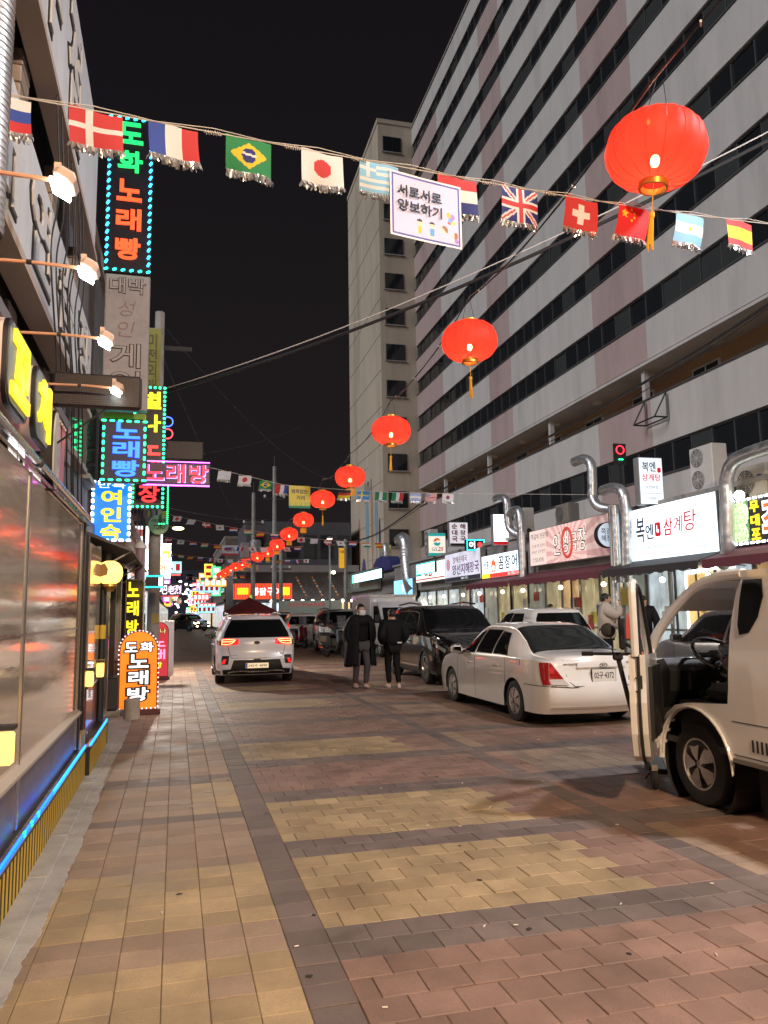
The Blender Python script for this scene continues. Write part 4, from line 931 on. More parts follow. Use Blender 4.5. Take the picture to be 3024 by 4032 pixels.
L(s, 'GS', -.55, .42, .55, .3, NAVY, depth=.006, bold=.01); L(s, '25', .12, .42, .6, .4, REDI, depth=.006, bold=.02, shear=.25); MB().bx(-2.15, -1.3, s['fy'] - .005, s['fy'], .3, .78).build('teal_patch', TEAL, s); MB().bx(-2.15, 2.15, s['fy'] - .004, s['fy'], .10, .15).build('red_line', REDI, s)
s = wsign('dot_store_sign', 'white LED dot strip edged by green bulbs on the store fascia', 31.9, 34.6, 3.26, 3.72, glow_mat('dot_white_pink', (1.0, .75, .95), 2.0), M_CABD, x=10.25, d=.1); bulbs(s, rim(2.7, .46, .11, .02), G_TEAL, .05, .05, s['fy'] - .01)
s = wsign('food_sign', 'dark food sign with yellow and orange letters between rows of white bulbs', 9.6, 13.38, 2.77, 3.66, mat('charcoal_panel', (.02, .022, .022), .4), M_CABD)
def food(c):
    n = math.sin(c.x * 31 + 3 * math.sin(c.z * 19)) * math.cos(c.z * 37 + 2 * math.sin(c.x * 23)); d = min(math.hypot(c.x + 1.55, c.z - .6), math.hypot(c.x + 1.6, c.z - .2))
    base = (.55, .75, .42) if d < .26 else (.10, .22, .10)
    return tuple(max(.01, b * (1 + .5 * n)) for b in base)
mb = MB(); mb.grid(lambda u, v: (-1.86 + .56 * u, s['fy'] - .004, .05 + v * .79), 26, 34); printed(mb, 'food_picture', print_mat('lit_print_food', .9, .4), s, food)
for k, ch in enumerate('무대포'): L(s, ch, -1.13, .71 - .27 * k, .24, .22, T_YEL, depth=.01, bold=.03, name='letter', outline=glow_mat('yellow_rim', (.5, .32, .0), .5), obold=.06)
for k, ch in enumerate('조개구이'): L(s, ch, -.66 + k * .62, .47, .5, .52, glow_mat('lit_vermilion', (1.0, .13, .02), 1.0), depth=.012, bold=.02, name='letter', outline=T_WHITE, obold=.10)
bulbs(s, rim(3.78, .89, .155, .015, 'tb'), G_WHITE, .11, .045, s['fy'] - .01)
s = wsign('pharmacy_sign', 'grey-green unlit pharmacy sign with white letters', 44.0, 54.3, 2.95, 4.2, mat('grey_green_panel', (.15, .22, .20), .5), x=10.6)
for k, ch in enumerate('녹용당약국'): L(s, ch, -2.6 + k * 1.15, .62, .8, .8, mat('letter_pale', (.55, .6, .55), .5), depth=.01, bold=.0, name='letter')
s = wsign('running_text_sign', 'bright LED strip running green to blue over the pharmacy corner', 40.9, 48.8, 3.42, 3.95, backlit('strip_cyan_lit', (.45, .9, 1.0), 3.0, True, .4, .7), M_CABD, x=10.1, d=.12); MB().bx(-3.95, -3.3, s['fy'] - .012, s['fy'] - .004, .02, .5).build('green_end', glow_mat('strip_green_lit', (.1, 1.0, .4), 2.5), s)
mb = MB(); mb.prism([(-2.2, 0), (2.2, 0), (2.0, .5), (1.2, .8), (0, .9), (-1.2, .8), (-2.0, .5)], -.0, .7); aw = mb.build('blue_canopy', mat('blue_canvas', (.03, .04, .18), .6)); tag(aw, 'rounded blue canvas canopy over the pharmacy corner', 'canopy'); aw.location = RL(10.7, 43.4, 3.9); aw.rotation_euler = (0, 0, WR)
s = wsign('phone_shop_sign', 'small blue lit phone shop sign under the tall white one', 36.6, 40.2, 2.38, 3.22, backlit('phone_blue', (.25, .65, 1.0), 1.1, True)); L(s, '감성폰', .6, .42, 1.6, .36, T_WHITE, depth=.006, bold=.0)

# --- projecting signs
s = psign('soup_blade_sign', 'white lit blade sign with small navy and red brush letters on the roof', 10.34, 10.99, 16.2, 4.0, 5.15, backlit('white_lit_soft', (.78, .89, 1.0), .8, True, .15))
L(s, '복엔', -.05, .92, .36, .24, NAVY, depth=.006, bold=.008); MB().prism(rrect(.09, .12, .02, 3, .22, .84), s['fy'] - .01, s['fy']).build('red_seal', REDI, s); L(s, '삼계탕', .0, .66, .50, .17, REDI, depth=.006, bold=.008); L(s, '수진본점', 0, .42, .34, .07, NAVY, depth=.004, bold=-.01); MB().bx(-.26, .26, s['fy'] - .005, s['fy'], .27, .277).build('rule', NAVY, s); L(s, '수진본점', 0, .15, .2, .06, NAVY, depth=.004, bold=-.01)
s = thing('round_rib_sign', 'round pale blade sign with two rows of dark letters beside the ducts', 'sign', RL(10.53, 18.0, 3.12), RB); MB().lathe([(0, -.08), (.33, -.08), (.34, -.07), (.34, .08), (0, .08)], 28, axis='Y', c=(0, 0, .34)).build('cabinet', M_CABD, s); MB().lathe([(0, -.086), (.315, -.086), (.315, -.08)], 28, axis='Y', c=(0, 0, .34)).build('face_panel', backlit('pale_blue_lit', (.62, .72, .85), .55, False), s); letters('쪽갈비\n해장국', s, 0, .34, .44, .34, NAVY, y=-.088, depth=.006, bold=-.002, line=1.0)
s = psign('eel_blade_sign', 'glaring white blade sign with a red foot strip above the eel shop', 10.37, 10.97, 25.5, 3.84, 4.96, backlit('white_glare', (.9, .95, 1.0), 2.2, True, .1)); MB().bx(-.29, .29, s['fy'] - .006, s['fy'], .02, .14).build('red_strip', REDI, s); L(s, '산홍', -.1, 1.0, .3, .14, M_INK, depth=.006, bold=-.01); L(s, '꼼장어', 0, .82, .48, .14, M_INK, depth=.006, bold=-.01); L(s, '755-0295', 0, .08, .44, .07, T_WHITE, depth=.004, bold=0); MB().lathe([(0, 0), (.06, 0)], 10, axis='Y', c=(.16, s['fy'] - .008, 1.0)).build('flame_mark', REDI, s)
s = psign('soup_row_blade_sign', 'white blade sign with two columns of dark red letters', 10.27, 11.09, 30.0, 4.2, 5.2, backlit('white_dim', (.78, .78, .84), .55, False)); MR = mat('maroon_ink', (.22, .01, .05), .5)
for k in range(3): L(s, '순대국'[k], -.18, .82 - .26 * k, .24, .22, MR, depth=.006, bold=.03, name='letter'); L(s, '해장국'[k], .18, .82 - .26 * k, .24, .22, MR, depth=.006, bold=.03, name='letter')
MB().bx(-.38, .38, s['fy'] - .005, s['fy'], .02, .12).build('dark_strip', M_INK, s); L(s, '24시 영업', 0, .07, .5, .07, T_WHITE, depth=.004, bold=0)
s = psign('store_blade_sign', 'cream store blade sign with a swirl ball mark and teal ends', 10.45, 11.29, 33.5, 4.05, 5.12, backlit('cream_dim', (1.0, .93, .80), .62, False)); 
for a, b in ((.02, .15), (.92, 1.05)): MB().bx(-.40, .40, s['fy'] - .005, s['fy'], a, b).build('teal_band', TEAL, s)
L(s, 'GS', -.13, .32, .26, .15, NAVY, depth=.006, bold=.0); L(s, '25', .16, .33, .28, .2, REDI, depth=.006, bold=.02, shear=.25)
def swirl(u0, m, zz): 
    pts = [(.17 * math.cos(a), zz + .17 * math.sin(a)) for a in np.linspace(u0, u0 + math.pi * .85, 12)]; pts += [(.06 * math.cos(a) + .03, zz + .02 + .06 * math.sin(a)) for a in np.linspace(u0 + math.pi * .85, u0, 8)]
    MB().prism(pts, s['fy'] - .01, s['fy'] - .001).build('swirl_mark', m, s)
swirl(.5, mat('orange_ink', (.6, .12, .02), .5, em=(.9, .2, .03), es=.4, samp=False), .66); swirl(3.4, TEAL, .64)
s = psign('phone_blade_sign', 'tall white blade sign with a dark phone number strip', 11.0, 11.6, 40.0, 3.13, 4.66, backlit('white_glare', (.9, .95, 1.0), 2.2, True, .1)); MB().bx(-.29, .29, s['fy'] - .006, s['fy'], .02, .2).build('dark_strip', NAVY, s); L(s, '759-0119', 0, .11, .46, .1, T_WHITE, depth=.004, bold=0)
s = psign('rice_cake_blade_sign', 'olive yellow blade sign with purple letters in a column', 10.89, 11.57, 44.5, 3.75, 5.55, mat('olive_yellow', (.42, .42, .06), .5, em=(.5, .5, .06), es=.22, samp=False))
for k, ch in enumerate('떡메찰떡'): L(s, ch, .14, 1.4 - .36 * k, .3, .3, PUR, depth=.006, bold=.02, name='letter')
s = psign('amber_blade_sign', 'plain amber blade sign hanging off the corner pole', 9.8, 10.21, 52.0, 4.58, 6.0, mat('amber_panel', (.6, .32, .02), .5, em=(1.0, .5, .02), es=.45, samp=False)); L(s, '모텔', 0, 1.15, .3, .2, BRN, depth=.004, bold=.02)
s = psign('blinking_fish_sign', 'small dark sign with a white letter and red dot inside green bulbs', 10.19, 10.93, 27.8, 3.84, 4.28, M_NAVY, M_CABD); bulbs(s, rim(.74, .44, .07, .03), G_TEAL, .04, .04, s['fy'] - .01); L(s, '어', -.14, .22, .24, .28, T_WHITE, depth=.01, bold=.03); MB().lathe([(0, -.01), (.1, -.005), (.11, 0)], 14, axis='Y', c=(.18, s['fy'] - .01, .22)).build('red_dot', T_RED, s)
rg = thing('red_ring_lamp', 'red ring of light over two green dots on a dark plate', 'lamp', RL(11.97, 19.5, 5.7), RB); MB().box((0, .04, .28), (.4, .03, .62)).build('plate', M_CABD, rg); MB().tube([(.12 * math.cos(a), 0, .40 + .12 * math.sin(a)) for a in [2 * math.pi * i / 24 for i in range(24)]], .016, 6, closed=True).build('ring', G_RED, rg); MB().box((-.03, 0, .12), (.05, .02, .03)).build('dot', G_GREEN, rg); MB().box((.05, 0, .12), (.05, .02, .03)).build('dot', G_GREEN, rg); MB().bx(-.02, .02, .03, .06, -1.7, 0).build('stand', M_DARKMET, rg)

# --- ducts
def duct(label, pts, r, mouth=True, seg=.11):
    d = thing('exhaust_duct', label, 'duct', RL(0, 0), RB)
    P = smooth_path(pts, 10); Q = [P[0]]; acc = 0
    for a, b in zip(P[:-1], P[1:]):
        n = max(1, int((b - a).length / .035)); Q += [a.lerp(b, (i + 1) / n) for i in range(n)]
    rr = [r * (1.035 if (i % 4 == 0) else 1.0) for i in range(len(Q))]
    MB().tube(Q, rr, 16, caps=not mouth).build('pipe', M_GALV, d, smooth=True, angle=80)
    if mouth: MB().tube(Q[:6], r * .96, 16, caps=False).build('inner_lining', M_BLACK, d); t = (Q[5] - Q[4]).normalized(); MB().lathe([(0, 0), (r * .95, 0)], 12, axis='Y', c=tuple(Q[5])).build('dark_throat', M_BLACK, d)
    return d
duct('tall silver duct with its mouth turned towards the stair tower', [(10.3, 19.15, 5.62), (10.36, 18.7, 5.62), (10.4, 18.42, 5.42), (10.4, 18.40, 4.95), (10.4, 18.40, 4.5), (10.5, 18.2, 4.22), (10.9, 17.8, 4.1)], .13)
duct('silver duct bending down beside the big white soup sign', [(10.3, 17.7, 4.58), (10.32, 17.25, 4.58), (10.35, 16.88, 4.42), (10.38, 16.80, 4.0), (10.38, 16.85, 3.2), (10.40, 16.95, 2.2)], .135)
duct('straight silver duct between the theatre sign and the soup sign', [(10.42, 17.38, 4.15), (10.42, 17.38, 3.5), (10.42, 17.38, 2.2)], .12, False)
duct('thin silver duct squeezed beside the straight one', [(10.5, 17.66, 4.2), (10.5, 17.66, 3.3), (10.5, 17.66, 1.2)], .10, False)
duct('far silver duct mouth above the eel shop roof', [(10.3, 24.9, 5.42), (10.33, 24.4, 5.42), (10.36, 24.1, 5.25), (10.36, 24.05, 4.9), (10.4, 24.0, 4.3), (10.6, 23.7, 4.05), (10.8, 23.3, 4.1)], .13)
duct('silver duct elbow running down beside the theatre sign', [(10.4, 24.05, 4.75), (10.38, 23.5, 4.85), (10.38, 23.15, 4.75), (10.38, 23.05, 4.3), (10.38, 23.05, 3.4), (10.38, 23.05, 2.4)], .13, False)
duct('wide silver duct framing the dark food sign', [(10.45, 13.5, 2.40), (10.40, 13.22, 2.65), (10.35, 13.14, 3.0), (10.35, 13.08, 3.6), (10.35, 13.05, 4.05), (10.35, 12.85, 4.36), (10.35, 12.4, 4.46), (10.35, 11.4, 4.48), (10.35, 8.0, 4.5)], .135, False)
duct('grey painted duct hood above the phone shop', [(10.7, 39.2, 5.3), (10.75, 38.7, 5.35), (10.8, 38.4, 5.0), (10.8, 38.3, 4.2), (10.8, 37.8, 3.0), (10.7, 36.7, 2.4)], .33, True)
duct('short white twin pipe beside the rice cake sign', [(10.9, 43.7, 4.6), (10.9, 43.3, 5.3), (10.9, 43.0, 5.2), (10.9, 42.95, 4.2)], .2, True)
# --- air-conditioner units on the flat roofs
M_ACW = mat('ac_casing', (.55, .54, .52), .5, var=.05); M_ACB = mat('ac_casing_beige', (.52, .47, .38), .5, var=.06); M_FAN = mat('fan_dark', (.10, .10, .10), .6)
def ac(label, x, y, z, w, h, d, fans, m, logo=False):
    a = thing('air_conditioner', label, 'air conditioner', RL(x, y, z), WR, 'condenser units on the shop roofs')
    MB().box((0, 0, h / 2), (w, d, h), ch=.015).build('casing', m, a)
    for k in range(fans):
        zc = h * (k + .5) / fans; r = min(w * .30, h / fans * .42); cx = -w * .16
        MB().lathe([(0, -.012), (r, -.012), (r, 0)], 20, axis='Y', c=(cx, -d / 2, zc)).build('fan_opening', M_FAN, a)
        g_ = MB()
        for i in range(5): g_.tube([(cx + r * (i + 1) / 5 * math.cos(t_), -d / 2 - .018, zc + r * (i + 1) / 5 * math.sin(t_)) for t_ in [2 * math.pi * j / 20 for j in range(20)]], .005, 4, closed=True)
        for i in range(8): g_.tube([(cx, -d / 2 - .018, zc), (cx + r * math.cos(i * .785), -d / 2 - .018, zc + r * math.sin(i * .785))], .005, 4)
        g_.build('fan_grille', m, a)
    MB().box((w * .33, -d / 2 - .004, h * .5), (w * .26, .008, h * .85)).build('service_panel', m, a)
    if logo:
        MB().lathe([(0, -.012), (.085, -.012), (.085, 0)], 16, axis='Y', c=(0, 0, 0)).build('logo_plate', mat('logo_blue', (.01, .04, .25), .4), a).matrix_basis = Matrix.Translation((w * .3, -d / 2, h * .6)) @ Matrix.Diagonal((1, 1, .55, 1)); letters('Carrier', a, w * .3, h * .6, .12, .035, M_WHITEP, y=-d / 2 - .013, depth=.003, bold=.0)
    mb = MB(); mb.box((-w * .35, 0, -.04), (.06, d, .08)); mb.box((w * .35, 0, -.04), (.06, d, .08)); mb.build('foot_rail', M_DARKMET, a)
ac('tall two-fan condenser behind the big white soup sign', 11.45, 15.0, 4.19, .80, 1.02, .40, 2, M_ACW)
ac('beige condenser with a blue logo inside the duct loop', 11.0, 12.95, 3.70, .84, .66, .34, 1, M_ACB, True)
ac('beige condenser beside the one with the blue logo', 11.0, 11.7, 3.75, .84, .75, .34, 1, M_ACB)
ac('white condenser behind the glaring white blade sign', 11.2, 24.6, 4.19, .85, .85, .38, 1, M_ACW)
ac('two-fan condenser beside the store blade sign', 11.3, 35.6, 4.19, .9, 1.3, .4, 2, M_ACW)
ac('condenser stacked near the store blade sign', 11.3, 34.4, 4.19, .9, .9, .4, 1, M_ACW)
ac('old brown condenser above the theatre sign', 11.3, 21.6, 4.19, .8, .6, .4, 1, mat('ac_casing_brown', (.22, .20, .18), .6))
bl = thing('bulkhead_globe', 'round white globe lamp on the duct beside the dark food sign', 'lamp', RL(10.42, 12.80, 3.72), RB); MB().lathe([(0, -.10), (.05, -.09), (.09, -.05), (.10, 0), (.09, .05), (.05, .09), (0, .10)], 18).build('globe', glow_mat('globe_white', (1.0, 1.0, .86), 4, True), bl, smooth=True); MB().box((.12, 0, 0), (.16, .06, .06)).build('mount', M_DARKMET, bl)
# globe lamps by the phone shop
for y, lab in ((37.4, 'warm globe lamp under the phone shop sign'), (35.2, 'warm globe lamp under the store sign')):
    b_ = thing('porch_globe', lab, 'lamp', RL(10.7, y, 1.9), RB, 'globe lamps under the shop signs'); MB().lathe([(0, -.2), (.12, -.16), (.19, -.06), (.2, .0), (.17, .1), (.1, .17), (0, .2)], 16).build('globe', glow_mat('globe_warm', (1.0, .86, .5), 3, True), b_, smooth=True); MB().box((.28, 0, 0), (.4, .05, .05)).build('mount', M_DARKMET, b_)
fr_ = thing('steel_bracket', 'triangular steel bracket on the gallery parapet of the apartment block', 'bracket', RL(15.9, 22.8, 8.1), RB)
for a, b in (((0, 0, 0), (0, 0, .9)), ((0, 0, 0), (-.5, 0, 0)), ((-.5, 0, 0), (0, 0, .9)), ((0, 1.3, 0), (0, 1.3, .9)), ((0, 1.3, 0), (-.5, 1.3, 0)), ((-.5, 1.3, 0), (0, 1.3, .9)), ((-.5, 0, 0), (-.5, 1.3, 0)), ((0, 0, 0), (0, 1.3, 0))): MB().tube([a, b], .03, 4).build('bar', M_DARKMET, fr_)
# ------------------------------------------------------------ red lanterns along the middle of the street
def lantern_shell():
    m = bpy.data.materials.new('lantern_silk'); m.use_nodes = True; t = m.node_tree; b = t.nodes['Principled BSDF']; out = t.nodes['Material Output']
    b.inputs['Base Color'].default_value = (.62, .015, .012, 1); b.inputs['Roughness'].default_value = .55
    b.inputs['Emission Color'].default_value = (1.0, .042, .028, 1); b.inputs['Emission Strength'].default_value = .55
    tr = t.nodes.new('ShaderNodeBsdfTranslucent'); tr.inputs[0].default_value = (1.0, .085, .05, 1)
    tp = t.nodes.new('ShaderNodeBsdfTransparent'); tp.inputs[0].default_value = (1.0, .30, .16, 1)
    x1 = t.nodes.new('ShaderNodeMixShader'); x1.inputs[0].default_value = .6; x2 = t.nodes.new('ShaderNodeMixShader'); x2.inputs[0].default_value = .16
    t.links.new(b.outputs[0], x1.inputs[1]); t.links.new(tr.outputs[0], x1.inputs[2]); t.links.new(x1.outputs[0], x2.inputs[1]); t.links.new(tp.outputs[0], x2.inputs[2]); t.links.new(x2.outputs[0], out.inputs['Surface'])
    _mats['lantern_silk'] = m; return m
M_SILK = lantern_shell(); M_GOLD = mat('gold_trim', (.55, .33, .06), .35, .7); M_TASS = mat('yellow_tassel', (.70, .33, .02), .7, em=(1.0, .42, .02), es=.18, samp=False); M_RIB = mat('lantern_rib', (.40, .03, .01), .5); G_LBULB = glow_mat('lantern_bulb', (1.0, .66, .42), 130, True)
prof = []
for k in range(15):
    a = -math.pi / 2 + math.pi * k / 14; r = .40 * max(0, math.cos(a)) ** .62; z = .275 * math.sin(a)
    prof.append((max(r, .105), z))
shell_me = MB().lathe(prof, 64, lobes=16, amp=.035).mesh('lantern_shell', M_SILK, True, 60)
rb = MB()
for j in range(16):
    w = 2 * math.pi * j / 16; rb.tube([((r * .967) * math.cos(w), (r * .967) * math.sin(w), z) for r, z in prof], .0035, 4)
rib_me = rb.mesh('ribs', M_RIB)
rm = MB(); rm.lathe([(.10, -.275), (.118, -.275), (.118, -.325), (.10, -.325), (.10, -.275)], 24); ring_me = rm.mesh('gold_ring', M_GOLD, True)
rm = MB(); rm.lathe([(.10, .275), (.116, .275), (.116, .315), (.10, .315), (.10, .275)], 24); cap_me = rm.mesh('top_ring', M_GOLD, True)
bulb_me = MB().lathe([(0, -.135), (.025, -.13), (.036, -.105), (.036, -.075), (.025, -.05), (0, -.045)], 14).mesh('bulb', G_LBULB, True)
ft = MB()
for j in range(22):
    w = 2 * math.pi * j / 22; ft.box((.11 * math.cos(w), .11 * math.sin(w), -.405), (.012, .022, .16), rz=w)
fringe_me = ft.mesh('fringe', M_TASS)
tl = MB(); tl.tube([(0, 0, -.28), (0, 0, -.52)], .004, 5); tl.lathe([(0, -.52), (.022, -.525), (.024, -.56), (.02, -.57)], 8)
for j in range(9): tl.tube([(.012 * math.cos(j * .7), .012 * math.sin(j * .7), -.56), (.024 * math.cos(j * .7), .024 * math.sin(j * .7), -.80 - .02 * (j % 3))], .006, 4)
tassel_me = tl.mesh('tassel', M_TASS)
hg = MB(); hg.tube([(-.1, 0, .30), (-.03, 0, .62)], .004, 4); hg.tube([(.1, 0, .30), (.03, 0, .62)], .004, 4); hang_me = hg.mesh('hanger', M_WIRE)
LP = [(3.70, 5.04, 5.24), (3.98, 9.89, 5.37), (4.16, 14.72, 5.21), (4.34, 19.39, 5.08), (4.47, 24.02, 5.16), (4.66, 29.05, 5.10), (4.75, 33.6, 5.02), (4.98, 39.6, 5.08), (5.05, 44.4, 5.08), (4.85, 48.3, 5.10), (4.62, 51.2, 5.08), (4.40, 54.2, 5.06), (4.2, 57.5, 5.05), (4.05, 61.0, 5.05), (3.9, 65.0, 5.05), (3.75, 69.2, 5.02), (3.65, 73.5, 5.0)]
LLAB = ['big red lantern whose yellow tassel hangs before the red flag with yellow stars', 'red lantern with a tassel, next along the wire from the big one', 'red lantern with a tassel in front of the stair tower', 'red lantern with a golden fringe beside the stair tower', 'red lantern with a tassel touching the yellow banner', 'red lantern with a golden fringe beside the tall utility pole']
for k, (x, y, z) in enumerate(LP):
    l = thing('red_lantern', LLAB[k] if k < len(LLAB) else 'small red lantern in the far end of the lantern row', 'lantern', (x, y, z), R(11 * k), 'red lanterns strung along the street', rx=R(4 if k == 0 else 0), ry=R(5 if k == 0 else 2 * (k % 3 - 1)))
    inst('silk_shell', shell_me, l); inst('ribs', rib_me, l); inst('gold_ring', ring_me, l); inst('top_ring', cap_me, l); inst('bulb', bulb_me, l); inst('hanger', hang_me, l)
    inst('tassel', tassel_me, l) if k in (0, 1, 2, 4) or (k > 6 and k % 3 == 0) else inst('fringe', fringe_me, l)
lc = thing('lantern_cable', 'dark cable carrying the red lanterns down the street', 'cable', (0, 0, 0))
hp = [Vector((3.5, -1.5, 6.3))] + [Vector((x, y, z + .62)) for x, y, z in LP]
path = [hp[0]]
for a, b in zip(hp[:-1], hp[1:]): path += sag(a, b, .16, 8)[1:]
MB().tube(path, .009, 6).build('cable', M_WIRE, lc); MB().tube([p + Vector((.02, 0, .02 + .03 * math.sin(i * 1.3))) for i, p in enumerate(path)], .005, 5).build('tie_wire', M_CORD, lc)
clip = MB().box((0, 0, 0), (.05, .015, .02)).mesh('clip', M_CORD)
for a, b in zip(hp[:3], hp[1:4]):
    for t_ in (.3, .62, .9): inst('clip', clip, lc, a.lerp(b, t_) - Vector((0, 0, .16 * 4 * t_ * (1 - t_))), (0, 0, t_))

# ------------------------------------------------------------ flags
Wt, Rd, Bl, Nv, Yl, Gn, Sk, Or = (.62, .60, .61), (.46, .03, .035), (.025, .055, .30), (.014, .02, .15), (.60, .45, .02), (.01, .19, .06), (.20, .44, .66), (.55, .24, .04)
def hb(*c): return lambda u, v: c[min(len(c) - 1, int(v * len(c)))]       # bands from the top
def vb(*c): return lambda u, v: c[min(len(c) - 1, int(u * len(c)))]
def f_denmark(u, v): return Wt if abs(u - .37) < .065 or abs(v - .5) < .085 else Rd
def f_sweden(u, v): return Yl if abs(u - .37) < .07 or abs(v - .5) < .09 else (.03, .2, .5)
def f_brazil(u, v):
    x, y = (u - .5) * 1.4, v - .5
    if math.hypot(x, y) < .22: return Wt if abs(y + .03 - .18 * x) < .035 else Nv
    return Yl if abs(x) / .58 + abs(y) / .40 < 1 else Gn
def f_japan(u, v): return Rd if math.hypot((u - .5) * 1.35, v - .5) < .28 else Wt
def f_greece(u, v):
    if u < .42 and v < .55: return Wt if abs(u - .21) < .05 or abs(v - .275) < .06 else Sk
    return Sk if int(v * 9) % 2 == 0 else Wt
def f_uk(u, v):
    x, y = u - .5, v - .5
    if abs(x) < .06 or abs(y) < .085: return Rd
    if abs(x) < .11 or abs(y) < .145: return Wt
    d = min(abs(x - y), abs(x + y))
    return Rd if d < .035 else (Wt if d < .10 else Nv)
def f_swiss(u, v):
    x, y = abs(u - .5) * 1.3, abs(v - .5); return Wt if (x < .11 and y < .33) or (y < .11 and x < .33) else Rd
def f_china(u, v):
    for cx, cy, r in ((.2, .28, .15), (.42, .10, .05), (.5, .2, .05), (.5, .35, .05), (.42, .46, .05)):
        x, y = (u - cx) * 1.35, v - cy; a = math.atan2(x, -y); q = math.hypot(x, y)
        k = (a / (2 * math.pi / 5)) % 1; k = abs(k - .5) * 2
        if q < r * (.42 + .58 * k ** 1.5): return Yl
    return (.55, .012, .015)
def f_arg(u, v): return (Yl if math.hypot((u - .5) * 1.35, v - .5) < .09 else (Wt if .33 < v < .67 else Sk))
def f_spain(u, v): return Yl if .26 < v < .74 else Rd
def f_usa(u, v): return ((.6, .6, .7) if (int(u * 14) + int(v * 12)) % 2 else Nv) if u < .42 and v < .5 else (Rd if int(v * 13) % 2 == 0 else Wt)
def f_greekstripe(u, v): return (.55, .62, .75) if int(v * 7) % 2 else Wt
def f_korea(u, v): return (Rd if v < .5 else Bl) if math.hypot((u - .5) * 1.35, v - .5) < .22 else Wt
M_FLAG = print_mat('flag_print', .06, .75)
M_FOIL = mat('foil_fringe', (.85, .85, .87), .3, .85)
def flag(label, name, p, w, h, fn, rz, group, res=(36, 28), foil=True, sway=0.0):
    f = thing(name, label, 'flag', p, rz, group); ph = random.uniform(0, 6); mb = MB()
    def pos(u, v): return ((u - .5) * w + sway * v * v * h, .014 * math.sin(u * 5 + ph) * v + .03 * v * v * math.sin(ph), -v * h + .006 * math.sin(u * 7 + ph))
    mb.grid(pos, *res)
    n = res[0] * res[1]; me = mb.mesh('cloth', M_FLAG, True, 180)
    at = me.color_attributes.new('ink', 'FLOAT_COLOR', 'CORNER')
    k = 0
    for q in me.polygons:
        i, j = divmod(k, res[1]); c = fn((i + .5) / res[0], (j + .5) / res[1]); k += 1
        for li in q.loop_indices: at.data[li].color = (*c, 1)
    inst('cloth', me, f)
    if foil:
        m2 = MB(); rng = random.Random(int(ph * 1000))
        for i in range(80):
            u = (i + .5) / 80; b = Vector(pos(u, 1.0)); a = rng.uniform(-1.2, 1.2); l = rng.uniform(.03, .06)
            d = Vector((math.sin(a) * .5, rng.uniform(-.6, .6), -1)).normalized(); s_ = Vector((math.cos(a), math.sin(a) * .8, 0)) * .006
            m2.add([b - s_, b + s_, b + s_ * 1.3 + d * l, b - s_ * 1.3 + d * l * .9], [(0, 1, 2, 3)]); m2.add([b + d * l * .5 - s_.yxz * 1.4, b + d * l * .5 + s_.yxz * 1.4, b + d * l * 1.1 + s_, b + d * l - s_], [(0, 1, 2, 3)])
        q = m2.build('foil_fringe', M_FOIL, f); q['kind'] = 'stuff'
    return f
B1 = [('white, blue and red striped flag over the near flood lamp', -1.0, hb(Wt, Bl, Rd)), ('red flag with a white cross beside the tall karaoke sign', -.51, f_denmark), ('blue, white and red upright striped flag before the dark sky', -.07, vb(Bl, Wt, Rd)),
      ('green flag with a yellow diamond and blue globe, on the near string', .40, f_brazil), ('white flag with a red disc, on the near string', .90, f_japan), ('sky blue and white striped flag half behind the white banner', 1.32, f_greece),
      ('red, white and navy striped flag lapping over the white banner', 1.95, hb(Rd, Wt, Nv)), ('flag with red and white crosses on navy', 2.51, f_uk), ('red square flag with a white plus', 3.11, f_swiss), ('red flag with yellow stars behind the lantern tassel', 3.67, f_china), ('sky blue and white flag with a small sun', 4.32, f_arg), ('red flag with a broad yellow band', 4.94, f_spain)]
def zline(x): return 4.475 + .087 * (x + 1) + .0058 * max(0, x - 2) ** 2 * 1.6
rzf = math.atan(.2)
cord = thing('bunting_cord', 'pale cord of the near flag string crossing the street', 'cord', (0, 0, 0))
cp = [(x, 4.4 + .2 * (x + 1), zline(x) + .004) for x in np.linspace(-1.05, 7.5, 50)]
MB().tube(cp, .004, 5).build('cord', M_CORD, cord); MB().tube([(a, b - .006, c + .012 + .012 * math.sin(a * 9)) for a, b, c in cp], .003, 5).build('second_strand', M_CORD, cord)
for x in (.18, .70, 1.18, 2.24, 2.8): 
    mb = MB(); mb.tube([(x - .06 + .004 * i, 4.4 + .2 * (x + 1) + .012 * math.cos(i * 1.7), zline(x) - .0 + .012 * math.sin(i * 1.7)) for i in range(26)], .004, 4); mb.build('knot', M_CORD, cord)
for i, (lab, x, fn) in enumerate(B1):
    flag(lab, 'pennant_flag', (x, 4.4 + .2 * (x + 1), zline(x)), .30 if i < 6 else .335, .215 if i < 6 else .265, fn, rzf, 'flags of the near string', sway=(-.12 if i > 7 else .05))
